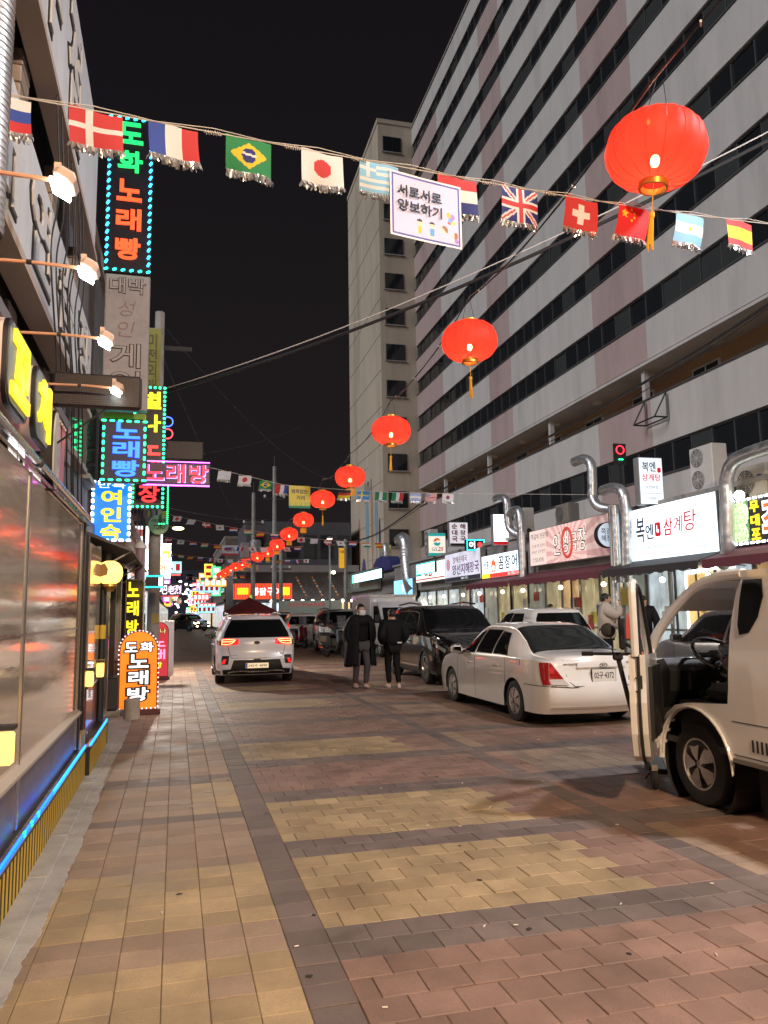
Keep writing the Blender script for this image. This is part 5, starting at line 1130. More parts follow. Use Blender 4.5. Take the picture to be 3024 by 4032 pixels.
# printed banner on the near string
M_PRINT = print_mat('banner_print', .05, .6)
bn = thing('white_banner', 'white banner with black letters and small drawn children', 'banner', (1.685, 4.93, 4.41), rzf)
def kids(c):
    x, z = c.x, c.z
    if abs(x) > .282 or abs(z) > .232: return (.78, .77, .84)
    if abs(x) > .268 or abs(z) > .218: return (.10, .09, .38)
    for cx, col in ((-.055, (.8, .5, .05)), (.045, (.1, .35, .7))):
        if math.hypot((x - cx) * 1.0, z + .105) < .026: return (.02, .02, .02) if z > -.098 else (.85, .6, .5)
        if abs(x - cx) < .015 and -.19 < z < -.13: return col
    if math.hypot(x - .145, z + .12) < .03: return (.3, .14, .06) if x + z > .025 else (.85, .6, .5)
    if math.hypot(x - .235, z + .15) < .026: return (.35, .14, .06) if x > .23 else (.85, .6, .5)
    if math.hypot(x - .245, z + .19) < .018: return (.35, .2, .6)
    for cx, cz, r, col in ((.185, .0, .02, (.85, .5, .1)), (.215, -.01, .022, (.35, .25, .65)), (.20, -.035, .02, (.15, .4, .75)), (.19, -.055, .014, (.7, .1, .1)), (.225, -.055, .016, (.8, .65, .1))):
        if math.hypot(x - cx, z - cz) < r: return col
    if z < -.17 and (math.sin(x * 60) + math.sin(x * 37)) > .9: return (.62, .6, .68)
    return (.56, .56, .80)
mb = MB(); mb.grid(lambda u, v: ((u - .5) * .585, .004 * math.sin(u * 4), (v - .5) * .485), 84, 70); printed(mb, 'printed_cloth', M_PRINT, bn, kids)
letters('서로서로', bn, -.055, .105, .36, .085, M_INK, y=-.006, depth=.003, bold=.012); letters('양보하기', bn, -.055, -.005, .36, .085, M_INK, y=-.006, depth=.003, bold=.012)
# second string
def string(label, pts, clab):
    c = thing('bunting_cord', label, 'cord', (0, 0, 0)); MB().tube(pts, .006, 5).build('cord', M_CORD, c)
string('cord of the second flag string above the white car', [(.57, 17.5, 4.87), (1.47, 17.5, 4.69), (2.34, 17.5, 4.50), (3.0, 17.5, 4.46), (3.8, 17.5, 4.425), (5.1, 17.5, 4.39), (6.4, 17.5, 4.40), (10.4, 17.5, 4.47)], '')
B2 = [('pale striped flag beside the dot karaoke sign', 1.01, 4.78, f_greekstripe), ('white flag with a red disc on the second string', 1.47, 4.69, f_japan), ('green flag with a yellow diamond on the second string', 1.94, 4.59, f_brazil), ('blue, white and red upright striped flag beside the yellow banner', 2.32, 4.50, vb(Rd, Wt, Bl)), ('black, red and gold striped flag under a lantern', 3.79, 4.42, hb((.02, .02, .02), Rd, Yl)), ('blue flag with a yellow cross on the second string', 4.24, 4.40, f_sweden), ('green, white and green upright striped flag', 4.67, 4.39, vb(Gn, Wt, Gn)), ('green, white and red upright striped flag', 5.09, 4.39, vb(Gn, Wt, Rd)), ('pale blue and white striped flag on the second string', 5.53, 4.39, hb((.3, .35, .6), Wt, (.3, .35, .6))), ('flag with stars and red stripes', 5.93, 4.40, f_usa), ('white flag with a red and blue disc', 6.36, 4.40, f_korea)]
for lab, x, z, fn in B2: flag(lab, 'pennant_flag', (x, 17.5, z), .29, .20, fn, 0, 'flags of the second string', (20, 14), True, -.15)
yb = thing('yellow_banner', 'yellow banner with dark blue letters and a green foot on the second string', 'banner', (2.71, 17.45, 4.22), R(3))
mb = MB(); mb.grid(lambda u, v: ((u - .5) * .50, 0, (v - .5) * .52), 30, 30)
printed(mb, 'printed_cloth', M_PRINT, yb, lambda c: (.02, .25, .14) if c.z < -.2 else ((.55, .55, .12) if c.z < -.12 and (math.sin(c.x * 50) > .2 or c.x > .1) else (.72, .60, .10))); letters('범죄없는', yb, .0, .13, .38, .10, NAVY, y=-.003, depth=.004, bold=.015); letters('거리', yb, .02, -.02, .2, .11, NAVY, y=-.003, depth=.004, bold=.015)
# farther strings: flags a few pixels each
FN = [hb(Wt, Bl, Rd), f_japan, f_denmark, hb(Rd, Wt, Nv), f_spain, vb(Bl, Wt, Rd), f_greekstripe, f_korea, hb(Or, Wt, Gn)]
for k, (y, xa, za, xb, zb_, n) in enumerate(((26, -.2, 4.7, 8.4, 3.9, 13), (34, -.3, 5.85, 9.2, 4.7, 16), (40, -.7, 5.5, 6.4, 5.05, 12), (50, -.7, 5.45, 8.5, 5.1, 15), (58, -.7, 4.6, 5.0, 4.45, 10), (68, -.7, 4.3, 5.5, 4.2, 10))):
    if k == 0: continue
    pts = sag((xa, y, za), (xb, y, zb_), .25, 14); string(['', 'cord of the flag string beyond the silver SUV', 'cord of the flag string before the tall utility poles', 'cord of the flag string before the corner building', 'cord of the flag string at the street crossing', 'cord of the last flag string far down the street'][k], pts, '')
    for i in range(n):
        t_ = (i + .5) / n; q = Vector((xa, y, za)).lerp(Vector((xb, y, zb_)), t_) - Vector((0, 0, .25 * 4 * t_ * (1 - t_)))
        flag('small far flag fluttering on a string over the street', 'pennant_flag', q, .34, .22, FN[(i * 5 + k) % 9], 0, 'small far flags', (8, 6), False, random.uniform(-.5, .5))
for (x, y, z, w, h, body, lab) in ((2.77, 42, 4.98, .86, .54, '차선\n지키기', 'pale banner with a red corner hung from a far flag string'), (4.6, 60, 4.72, 1.1, .85, '안전\n운전', 'pale banner with a blue foot far down the street')):
    b_ = thing('far_banner', lab, 'banner', (x, y, z)); mb = MB(); mb.grid(lambda u, v: ((u - .5) * w, 0, (v - .5) * h), 12, 10); printed(mb, 'printed_cloth', M_PRINT, b_, lambda c: ((.5, .05, .08) if x < 3 else (.1, .25, .5)) if c.z < -h * .33 else (.6, .58, .66)); letters(body, b_, 0, h * .1, w * .6, h * .5, M_INK, y=-.004, depth=.004, bold=.02)
# ------------------------------------------------------------ cables
def cable(label, pts, r, m=None, name='overhead_cable'):
    c = thing(name, label, 'cable', (0, 0, 0)); MB().tube(pts, r, 6).build('cable', m or M_WIRE, c); return c
c = cable('thick black cable slanting from the dark LED panel up across the apartment block', sag((-.81, 16, 5.94), (9.8, 6.0, 8.75), .55, 30), .028); MB().tube(sag((-.81, 16, 6.0), (9.8, 6.0, 8.85), .50, 30), .010, 5).build('cable', M_CORD, c)
c = cable('black cable bundle running above the shop signs', smooth_path([(8.1, 5, 6.4), (8.1, 9, 5.80), (8.2, 13.3, 5.58), (8.2, 17.8, 5.44), (8.2, 23.6, 5.42), (8.4, 33, 4.95), (8.8, 46, 5.6)], 8), .026); MB().tube(smooth_path([(8.1, 5, 6.3), (8.1, 9, 5.74), (8.2, 13.3, 5.40), (8.2, 17.8, 5.38), (8.2, 23.6, 5.30), (8.4, 33, 4.9), (8.8, 46, 5.5)], 8), .009, 5).build('cable', M_WIRE, c)
cable('thin wire from the far pole down to the left row', sag((-.46, 17, 7.4), (5.2, 49, 5.6), .8, 20), .012)
cable('thin wire crossing behind the dot karaoke sign', sag((-.46, 17, 4.9), (4.7, 30, 9.0), .2, 16), .007)
cable('thin wire rising from the concrete pole to the dark sky', sag((-.46, 17, 8.0), (13.3, 53.5, 12.0), 2.0, 20), .012)
cable('thin low wire over the far shops', sag((-.46, 17, 3.9), (5.9, 48, 7.5), .2, 16), .010)
# ------------------------------------------------------------ street lamps: one behind the viewer lights the paving, the unseen cool one is added
M_LPOLE = mat('lamp_pole_paint', (.30, .30, .31), .45, .5)
def street_lamp(label, loc, h, arm, aim, power, col, spot=True, size=.3, cone=130):
    s = thing('street_lamp', label, 'street lamp', loc, 0, 'street lamps'); a = Vector(arm)
    MB().tube([(0, 0, 0), (0, 0, h * .5), (0, 0, h)], [.075, .06, .05], 12).build('pole', M_LPOLE, s, smooth=True); MB().tube([(0, 0, h - .1), a * .5 + Vector((0, 0, h + .1)), a + Vector((0, 0, h))], .03, 8).build('arm', M_LPOLE, s, smooth=True)
    MB().box(tuple(a + Vector((0, 0, h))), (.3, .55, .12), ch=.03).build('lamp_head', M_LPOLE, s); MB().box(tuple(a + Vector((0, 0, h - .065))), (.22, .45, .01)).build('lamp_glass', glow_mat('lamp_glass_warm', (1.0, .72, .36), 10), s)
    if power:
        l = bpy.data.lights.new('lamp_light', 'SPOT'); l.energy = power; l.color = col; l.shadow_soft_size = size; l.spot_size = R(cone); l.spot_blend = .6
        o = bpy.data.objects.new('lamp_light', l); link(o, s); o.location = a + Vector((0, 0, h - .12)); o.rotation_euler = Vector(aim).to_track_quat('-Z', 'Y').to_euler()
    return s
street_lamp('tall street lamp with an amber head behind the viewer', (3.9, -4.6, 0), 7.0, (-1.4, 0, 0), (-.05, .75, -.75), 5400, (1.0, .70, .43), cone=130)
street_lamp('street lamp with a cool white head standing on the right kerb', (8.9, 3.0, 0), 8.5, (-1.2, 0, 0), (-.45, .65, -.75), 2600, (.94, .95, 1.0), cone=120)  # added out of view to brighten the cars with cool light
sl = street_lamp('slim street lamp with a bright white head before the far dark roof', (8.59, 44, 0), 5.9, (0, 0, 0), (0, 0, -1), 0, (1, 1, .8)); MB().lathe([(0, -.1), (.09, -.06), (.11, 0), (.09, .06), (0, .1)], 12, c=(.22, 0, 3.9)).build('side_lamp', glow_mat('side_lamp_glow', (1.0, .95, .6), 9, True), sl)
sl = thing('wall_lamp', 'yellow-white lamp shining beside the green LED frame', 'lamp', (.02, 22, 3.95)); MB().lathe([(0, -.04), (.12, -.03), (.16, 0), (.12, .03), (0, .04)], 12).build('lamp_glass', glow_mat('wall_lamp_glow', (.95, 1.0, .5), 9, True), sl); MB().tube([(-1.1, 0, .1), (0, 0, .04)], .02, 6).build('arm', M_DARKMET, sl)
l = bpy.data.lights.new('lamp_light', 'SPOT'); l.energy = 1500; l.color = (1.0, .88, .74); l.shadow_soft_size = .12; l.spot_size = R(150); l.spot_blend = .5
o = bpy.data.objects.new('lamp_light', l); link(o, sl); o.location = (.0, 0, -.08); o.rotation_euler = Vector((.25, -.25, -1)).to_track_quat('-Z', 'Y').to_euler()
# ------------------------------------------------------------ cars: bodies lofted from section tables
def paint(name, col, rough=.25, coat=1.0, metal=0.0): return mat(name, col, rough, metal, coat=coat, var=.03, vs=3)
M_PWHITE = paint('paint_white', (.80, .79, .79), .3); M_PPEARL = paint('paint_pearl_white', (.80, .80, .84), .25); M_PBLACK = paint('paint_black', (.008, .008, .009), .12); M_PSILV = paint('paint_silver', (.32, .33, .35), .25, 1.0, .6); M_PGREY = paint('paint_dark_grey', (.05, .052, .058), .2, 1.0, .4); M_PBLUE = paint('paint_dark_blue', (.02, .025, .05), .2)
M_CGLASS = mat('car_glass', (.008, .009, .010), .07, spec=.14); M_TRIM = mat('black_trim', (.012, .012, .012), .45); M_CHROME = mat('chrome', (.75, .75, .76), .08, 1.0); M_RIM = mat('alloy_rim', (.45, .45, .46), .3, .9); M_RIMW = mat('painted_rim', (.50, .48, .47), .4, .2, var=.1, vs=8, dirt=(.22, .2, .19))
M_TAILR = mat('tail_lamp_red', (.35, .008, .01), .1, coat=.6); M_TAILW = mat('tail_lamp_clear', (.55, .5, .48), .12, coat=.6); M_HEADL = mat('head_lamp_clear', (.55, .57, .60), .06, .6, coat=.6); M_PLATE = mat('licence_plate', (.72, .72, .70), .4); M_PLATEY = mat('licence_plate_lit', (.70, .60, .42), .4, em=(1.0, .78, .45), es=.5, samp=False); M_SEAM = mat('panel_gap', (.02, .02, .02), .6); G_TAIL = glow_mat('tail_lamp_glow', (1.0, .22, .08), 5, True); G_TAILR = glow_mat('tail_lamp_red_glow', (1.0, .012, .012), .9, True); G_HEAD = glow_mat('head_lamp_glow', (1.0, .88, .6), 22, True)
def herm_table(xs, ys):
    """monotone cubic through the table"""
    n = len(xs); d = [(ys[i + 1] - ys[i]) / (xs[i + 1] - xs[i]) for i in range(n - 1)]; m = [0.0] * n
    for i in range(1, n - 1): m[i] = 0 if d[i - 1] * d[i] <= 0 else 2 * d[i - 1] * d[i] / (d[i - 1] + d[i])
    m[0], m[-1] = d[0], d[-1]; return m
def herm(xs, ys, m, x):
    x = min(max(x, xs[0]), xs[-1]); i = 0
    while i < len(xs) - 2 and x > xs[i + 1]: i += 1
    h = xs[i + 1] - xs[i]; t = (x - xs[i]) / h
    return (2 * t ** 3 - 3 * t ** 2 + 1) * ys[i] + (t ** 3 - 2 * t ** 2 + t) * h * m[i] + (-2 * t ** 3 + 3 * t ** 2) * ys[i + 1] + (t ** 3 - t ** 2) * h * m[i + 1]
def lin(x, tab):
    if x <= tab[0][0]: return tab[0][1]
    for (a, b), (c, d) in zip(tab[:-1], tab[1:]):
        if x <= c: return b + (d - b) * (x - a) / (c - a)
    return tab[-1][1]
class Car:
    """y forward, x right, origin on the ground amidships"""
    def __init__(s, K, ends, arches, zs=.20, Ra=.36, bulge=.05):
        s.K = K; s.cols = list(zip(*K)); s.fr, s.re = ends; s.arch = arches; s.zs = zs; s.Ra = Ra; s.bulge = bulge
        s.y0, s.y1 = K[0][0], K[-1][0]; s.sl = [herm_table(s.cols[0], c) for c in s.cols]; s.memo = {}
    def q(s, y, c): return herm(s.cols[0], s.cols[c], s.sl[c], y)
    def sec(s, y):
        k = round(y, 5)
        if k not in s.memo: s.memo[k] = tuple(s.q(y, c) for c in range(1, 7)) + (s.round(y), s.zb(y))
        return s.memo[k]
    def zb(s, y):
        z = s.zs
        for a in s.arch:
            if abs(y - a) < s.Ra: z = max(z, .30 + math.sqrt(s.Ra ** 2 - (y - a) ** 2))
        return z
    def shear(s, y, z):
        """front and rear faces are not upright: slide the last sections along the end profile"""
        L_ = .55
        if y > s.y1 - L_: k = (y - s.y1 + L_) / L_; return y + (k ** 1.6) * lin(z, s.fr)
        if y < s.y0 + L_: k = (s.y0 + L_ - y) / L_; return y + (k ** 1.6) * lin(z, s.re)
        return y
    def round(s, y):
        e = 0
        if y > s.y1 - .45: e = (y - s.y1 + .45) / .45; c = .16
        elif y < s.y0 + .35: e = (s.y0 + .35 - y) / .35; c = .10
        if not e: return 1.0
        return 1 - c * (1 - math.sqrt(max(0, 1 - e * e * .98)))
    def P(s, y, t):
        """t: 0..1 sill to belt, 1..2 belt to roof edge, 2..3 roof edge to centre line"""
        zb, zt, wb, wt, wl, cr, g_, z0 = s.sec(y); wm = max(wb, wl) + .012
        ze = max(zt - .055, zb + .004)
        if t <= 1:
            z = z0 + (zb - z0) * t; f = (z - s.zs) / max(.05, zb - s.zs)
            w = wl + (wm - wl) * math.sin(min(1, max(0, f) / .6) * math.pi / 2) if f < .6 else wb + (wm - wb) * max(0, math.cos((f - .6) / .4 * math.pi / 2)) ** .8
        elif t <= 2: k = t - 1; z = zb + (ze - zb) * k; w = wb + (wt - wb) * (k ** 1.15) + .012 * math.sin(k * math.pi) * min(1, (ze - zb) / .3)
        else: a = (t - 2) * math.pi / 2; w = wt * max(0, math.cos(a)) ** .55; z = ze + (zt + cr - ze) * max(0, math.sin(a)) ** .8
        return Vector((w * g_, s.shear(y, z), z))
    def wm(s, y): return max(s.q(y, 3), s.q(y, 5)) + .012
    def ys(s):
        v = list(np.linspace(s.y0, s.y1, 46))
        for a in s.arch: v += [a + s.Ra * math.cos(math.pi * i / 18) for i in range(19)] + [a + s.Ra * 1.003, a - s.Ra * 1.003]
        v += [s.y0 + .04, s.y0 + .10, s.y1 - .04, s.y1 - .10]
        return sorted(set(round(x, 4) for x in v if s.y0 <= x <= s.y1))
    def body(s, m, parent, name='body'):
        TT = [0, .06, .2, .35, .5, .62, .74, .86, .94, 1.0, 1.04, 1.2, 1.4, 1.6, 1.8, 1.94, 2.0, 2.1, 2.25, 2.45, 2.7, 3.0]; Y = s.ys(); mb = MB(); n = len(TT)
        rows = []
        for y in Y:
            h = [s.P(y, t) for t in TT]; rows.append(h + [Vector((-p.x, p.y, p.z)) for p in h[-2::-1]])
        k = len(rows[0]); mb.add([p for r_ in rows for p in r_], [(i * k + j, (i + 1) * k + j, (i + 1) * k + j + 1, i * k + j + 1) for i in range(len(rows) - 1) for j in range(k - 1)])
        for row, y, sg in ((rows[0], s.y0, -1), (rows[-1], s.y1, 1)):       # end faces, slightly domed
            half = row[:n]; NC = 12; vs = []
            for p in half:
                for j in range(NC + 1):
                    f = -1 + 2 * j / NC; vs.append((p.x * f, p.y + sg * s.bulge * (1 - f * f) * (1 if p.x > .05 else .3), p.z))
            mb.add(vs, [(i * (NC + 1) + j, (i + 1) * (NC + 1) + j, (i + 1) * (NC + 1) + j + 1, i * (NC + 1) + j + 1) for i in range(n - 1) for j in range(NC)])
        me = mb.mesh(name, m, True, 28); bm = bmesh.new(); bm.from_mesh(me); bmesh.ops.remove_doubles(bm, verts=bm.verts, dist=.0015); bmesh.ops.recalc_face_normals(bm, faces=bm.faces); bm.to_mesh(me); bm.free()
        o = inst(name, me, parent)
        u = MB(); w = s.q(0, 5) - .07; u.bx(-w + .05, w - .05, s.y0 + .45, s.y1 - .5, .17, .40); u.bx(-w + .22, w - .22, s.y0 + .3, s.y1 - .3, .24, .62); u.build('underbody', M_TRIM, parent); return o
    def end(s, x, z, rear=True, off=.004):
        """point on the rear (or front) face"""
        y = s.y0 if rear else s.y1; sg = -1 if rear else 1
        lo, hi = 0.0, 2.0
        for _ in range(22):
            mid = (lo + hi) / 2
            if s.P(y, mid).z < z: lo = mid
            else: hi = mid
        p = s.P(y, lo); f = max(-1, min(1, x / max(p.x, .01)))
        return Vector((p.x * f, p.y + sg * (s.bulge * (1 - f * f) + off), z))
    def end_patch(s, fn, nu, nv, m, name, parent, rear=True, off=.006, thick=.0):
        mb = MB(); mb.grid(lambda u, v: s.end(*fn(u, v), rear, off), nu, nv); o = mb.build(name, m, parent, smooth=True, angle=60); return o
    def side(s, fn, nu, nv, m, name, parent, sg=1, off=.004):
        """patch on the flank: fn(u,v) gives (y,t)"""
        def f(u, v):
            y, t = fn(u, v); p = s.P(y, t); e = .01
            a = s.P(y + e, t) - s.P(y - e, t); b = s.P(y, min(3, t + e)) - s.P(y, max(0, t - e)); nrm = a.cross(b)
            nrm = nrm.normalized() if nrm.length > 1e-9 else Vector((1, 0, 0))
            if nrm.x < 0 and t < 2.2: nrm = -nrm
            if t >= 2.2 and nrm.z < 0: nrm = -nrm
            p = p + nrm * off; return (p.x * sg, p.y, p.z)
        return MB().grid(f, nu, nv).build(name, m, parent, smooth=True, angle=60)
    def top(s, ya, yb, inset, m, name, parent, off=.005, ta=2.06):
        """glass laid across the top of the sections between two stations"""
        def f(u, v):
            y = ya + (yb - ya) * u; sg = 1 if v >= .5 else -1; k = abs(v - .5) * 2; t = 3 - (3 - ta) * k * inset
            p = s.P(y, t); e = .02; a = s.P(y + e, t) - s.P(y - e, t); n_ = Vector((0, -a.z, a.y)); n_ = n_.normalized() if n_.z > 0 or abs(n_.z) < 1e-6 else -n_.normalized()
            p = p + n_ * off; return (p.x * sg, p.y, p.z)
        return MB().grid(f, 12, 20).build(name, m, parent, smooth=True, angle=60)
    def tz(s, y, z):
        """section parameter of a height on the glass house"""
        lo, hi = 0.0, 2.0
        for _ in range(20):
            mid = (lo + hi) / 2
            if s.P(y, mid).z < z: lo = mid
            else: hi = mid
        return lo
def wheel(parent, x, y, r, w, rim_m, sp=5, style='alloy', sg=1):
    wl = bpy.data.objects.new('wheel', None); link(wl, parent); wl.location = (x, y, r)
    mb = MB(); pr = [(r * .62, -w / 2 + .01), (r * .80, -w / 2), (r * .95, -w / 2 + .012), (r, -w / 2 + .035), (r, w / 2 - .035), (r * .95, w / 2 - .012), (r * .80, w / 2), (r * .62, w / 2 - .01)]
    mb.lathe(pr, 30, axis='X'); mb.build('tyre', M_RUBBER, wl, smooth=True, angle=40)
    fx = sg * (w / 2 - .012); mb = MB(); R1 = r * .63
    mb.lathe([(R1, fx + sg * .004), (R1 * .93, fx + sg * .006), (R1 * .90, fx - sg * .03), (R1 * .88, fx - sg * .09)], 28, axis='X')
    mb.lathe([(0, fx + sg * .0), (R1 * .16, fx + sg * .002), (R1 * .2, fx - sg * .02)], 16, axis='X')
    if style == 'alloy':
        for k in range(sp):
            a = 2 * math.pi * k / sp
            for da in (-.16, .16):
                c, s_ = math.cos(a + da), math.sin(a + da); c0, s0 = math.cos(a), math.sin(a); t_ = Vector((0, -s_, c)) * R1 * .075
                A = Vector((fx - sg * .008, R1 * .14 * c0, R1 * .14 * s0)); B = Vector((fx - sg * .004, R1 * .92 * c, R1 * .92 * s_)); D = Vector((-sg * .025, 0, 0))
                mb.add([A - t_, A + t_, B + t_, B - t_, A - t_ + D, A + t_ + D, B + t_ + D, B - t_ + D], [(0, 1, 2, 3), (0, 4, 5, 1), (1, 5, 6, 2), (2, 6, 7, 3), (3, 7, 4, 0)])
    else:                                                    # wheel cover with broad blades
        for k in range(sp):
            a = 2 * math.pi * k / sp; pts = []
            for rr, da in ((.18, -.35), (.5, -.42), (.86, -.40), (.92, 0), (.86, .40), (.5, .42), (.18, .35)): pts.append((fx + sg * (.012 if rr < .6 else .0), R1 * rr * math.cos(a + da), R1 * rr * math.sin(a + da)))
            mb.add(pts, [tuple(range(7))])
    mb.build('rim', rim_m, wl, smooth=True, angle=30)
    MB().lathe([(0, fx - sg * .07), (R1 * .89, fx - sg * .07)], 20, axis='X').build('hub_disc', M_TRIM, wl)
    return wl
def plate_of(parent, p, w, h, body, m, rz=0.0, ink=None, strip=False):
    r = bpy.data.objects.new('licence_plate', None); link(r, parent); r.location = p; r.rotation_euler = (0, 0, rz)
    MB().box((0, 0, 0), (w + .02, .012, h + .02), ch=.004).build('plate_frame', M_TRIM, r); MB().box((0, -.008, 0), (w, .006, h)).build('plate_face', m, r)
    if strip: MB().box((-w / 2 + .02, -.012, 0), (.035, .003, h * .94)).build('blue_band', mat('plate_blue', (.03, .08, .4), .4), r)
    letters(body, r, .012 if strip else 0, 0, w * .84, h * .56, ink or M_INK, y=-.0115, depth=.003, bold=.004, name='plate_number')
def mirror(parent, x, y, z, sg, m):
    r = bpy.data.objects.new('door_mirror', None); link(r, parent); r.location = (x, y, z)
    MB().box((sg * .09, 0, .03), (.20, .11, .13), ch=.035).build('mirror_cap', m, r, smooth=True); MB().box((sg * .1, -.056, .03), (.15, .008, .10)).build('mirror_glass', M_CHROME, r); MB().box((sg * .0, .0, -.03), (.1, .05, .04)).build('mirror_foot', M_TRIM, r)
def side_glass(c, parent, wins, m=None, both=(1, -1), trim=True):
    """wins: (yr_bottom, yf_bottom, yr_top, yf_top, t_low, t_high)"""
    for sg in both:
        for (a, b, a2, b2, t0, t1) in wins:
            e = .018
            if trim: c.side(lambda u, v: ((a - e) * (1 - v) + (a2 - e) * v + ((b + e - a + e) * (1 - v) + (b2 + e - a2 + e) * v) * u, t0 - .03 + (t1 - t0 + .06) * v), 8, 5, M_TRIM, 'window_trim', parent, sg, .003)
            c.side(lambda u, v: (a * (1 - v) + a2 * v + ((b - a) * (1 - v) + (b2 - a2) * v) * u, t0 + (t1 - t0) * v), 10, 6, m or M_CGLASS, 'side_window', parent, sg, .006)
def seams(c, parent, ys, both=(1, -1), t1=.98):
    for sg in both:
        for y in ys: c.side(lambda u, v: (y + (u - .5) * .010, .06 + (t1 - .06) * v), 1, 8, M_SEAM, 'door_gap', parent, sg, .0025)
def handles(c, parent, ys, m, t=.86, both=(1, -1)):
    for sg in both:
        for y in ys:
            p = c.P(y, t); MB().box((sg * (p.x + .012), y, p.z), (.03, .19, .035), ch=.012).build('door_handle', m, parent)

def niro():
    c = Car([(-2.12, .97, 1.49, .835, .60, .80, .0), (-1.7, .985, 1.505, .875, .615, .86, .015), (-1.2, .97, 1.53, .89, .63, .88, .02), (-.4, .95, 1.545, .895, .645, .885, .02), (.2, .93, 1.535, .895, .65, .885, .02), (.55, .92, 1.46, .89, .66, .88, .02), (1.2, .93, 1.04, .88, .80, .875, .02), (1.55, .90, .97, .86, .78, .865, .02), (2.0, .78, .84, .82, .72, .84, .01), (2.18, .66, .70, .78, .66, .80, .0)],
            ([(.2, -.12), (.4, 0), (.7, -.03), (.9, -.2), (1.5, -.2)], [(.20, .10), (.36, -.04), (.58, -.05), (.66, .0), (.95, .02), (1.03, .05), (1.42, .30), (1.52, .30)]), (-1.33, 1.37), zs=.22, Ra=.37, bulge=.07)
    car = thing('white_crossover', 'white crossover driving away with its tail lamps lit', 'car', (1.80, 19.72, 0), R(-1.0))
    c.body(M_PPEARL, car)
    side_glass(c, car, [(-1.5, -.42, -1.15, -.42, 1.12, 1.86), (-.36, .95, -.36, .42, 1.10, 1.86)]); seams(c, car, (-.40, .92, -1.05)); handles(c, car, (-.65, .3), M_PPEARL)
    c.top(.60, 1.18, .97, M_CGLASS, 'windscreen', car)
    c.end_patch(lambda u, v: ((u - .5) * 2 * (.735 - .12 * v), 1.04 + .40 * v), 20, 8, M_CGLASS, 'rear_window', car, off=.012)
    c.end_patch(lambda u, v: ((u - .5) * 1.22, 1.435 + .065 * v), 16, 2, M_PPEARL, 'roof_spoiler', car, off=.05)
    MB().box((0, -1.92, 1.545), (.06, .14, .06), ch=.02).build('antenna_fin', M_PPEARL, car)
    for sg in (-1, 1): MB().tube([(sg * .60, -1.5, 1.555), (sg * .61, -.2, 1.59), (sg * .60, .4, 1.56)], .018, 8).build('roof_rail', M_STEEL, car)
    for sg in (-1, 1):
        o = c.end_patch(lambda u, v: (sg * (.845 - .44 * u), .865 + .175 * v + (.03 * u if v < .5 else -.035 * u)), 10, 6, G_TAILR, 'tail_lamp', car, off=.016)
        pts = [(.80, .90), (.80, 1.0), (.62, 1.005), (.47, .99), (.50, .96), (.66, .955), (.79, .955)]; P_ = [c.end(sg * x, z, True, .026) for x, z in pts]; MB().tube(P_, .009, 6).build('light_bar', G_TAIL, o)
        P_ = [c.end(sg * x, z, True, .026) for x, z in ((.80, .90), (.66, .895), (.56, .915), (.50, .955))]; MB().tube(P_, .009, 6).build('light_bar', G_TAIL, o); P_ = [c.end(sg * x, z, True, .026) for x, z in ((.63, .895), (.63, 1.0))]; MB().tube(P_, .006, 6).build('light_bar', M_TAILR, o)
        c.side(lambda u, v: (-2.11 + .20 * u, .875 + .14 * v), 5, 3, M_TAILR, 'tail_lamp_side', car, sg, .012)
        pod = c.end_patch(lambda u, v: (sg * (.79 - .16 * u - .03 * v), .46 + .19 * v), 5, 5, M_TRIM, 'reflector_pod', car, off=.014); c.end_patch(lambda u, v: (sg * (.765 - .06 * u - .035 * v), .475 + .10 * v), 3, 3, G_TAILR, 'reflector', pod, off=.022)
    c.end_patch(lambda u, v: ((u - .5) * 1.62, .235 + .11 * v), 20, 3, M_TRIM, 'bumper_cladding', car, off=.02)
    c.end_patch(lambda u, v: ((u - .5) * (1.16 - .14 * v), .335 + .22 * v), 20, 4, M_TRIM, 'plate_recess', car, off=.012)
    mb = MB(); mb.tube([c.end(x, z, True, .035) for x, z in ((-.62, .27), (-.56, .30), (-.3, .315), (-.2, .295), (.2, .295), (.3, .315), (.56, .30), (.62, .27))], .018, 8); mb.build('skid_plate', M_STEEL, car, smooth=True)
    for sg in (-1, 1): c.side(lambda u, v: (-2.05 + 4.0 * u, .02 + .12 * v), 40, 2, M_TRIM, 'sill_cladding', car, sg, .006)
    p = c.end(.0, .43, True, .03); plate_of(car, p, .50, .11, '245수 4890', M_PLATEY, strip=True)
    MB().box(tuple(c.end(0, .56, True, .02)), (.16, .02, .03), ch=.008).build('tailgate_handle', M_TRIM, car)
    e = c.end(0, .925, True, .012); lg = MB().lathe([(0, -.012), (.062, -.012), (.066, 0)], 24, axis='Y').build('badge', M_TRIM, car); lg.matrix_basis = Matrix.Translation(e) @ Matrix.Diagonal((1, 1, .55, 1)); letters('KIA', car, 0, .925, .075, .032, M_CHROME, y=e.y - .012, depth=.003, bold=.0)
    e = c.end(-.5, .66, True, .01); r_ = letters('niro', car, 0, 0, .13, .028, M_CHROME, y=0, depth=.004, bold=.005); r_.location = e; r_.rotation_euler = (0, 0, R(-8)); e = c.end(.56, .68, True, .01); MB().box(tuple(e), (.1, .006, .018)).build('trim_badge', M_TRIM, car)
    mb = MB(); mb.tube([c.end(x, z, True, .004) for x, z in ((-.63, .86), (-.60, .70), (-.56, .60), (0, .585), (.56, .60), (.60, .70), (.63, .86))], .005, 5); mb.build('tailgate_gap', M_SEAM, car)
    for x in (-1, 1):
        for y in (-1.33, 1.37): wheel(car, x * .775, y, .325, .215, M_RIM, 5, 'alloy', x)
    mirror(car, -.90, .70, 1.0, -1, M_TRIM); mirror(car, .90, .70, 1.0, 1, M_TRIM); return car
niro()

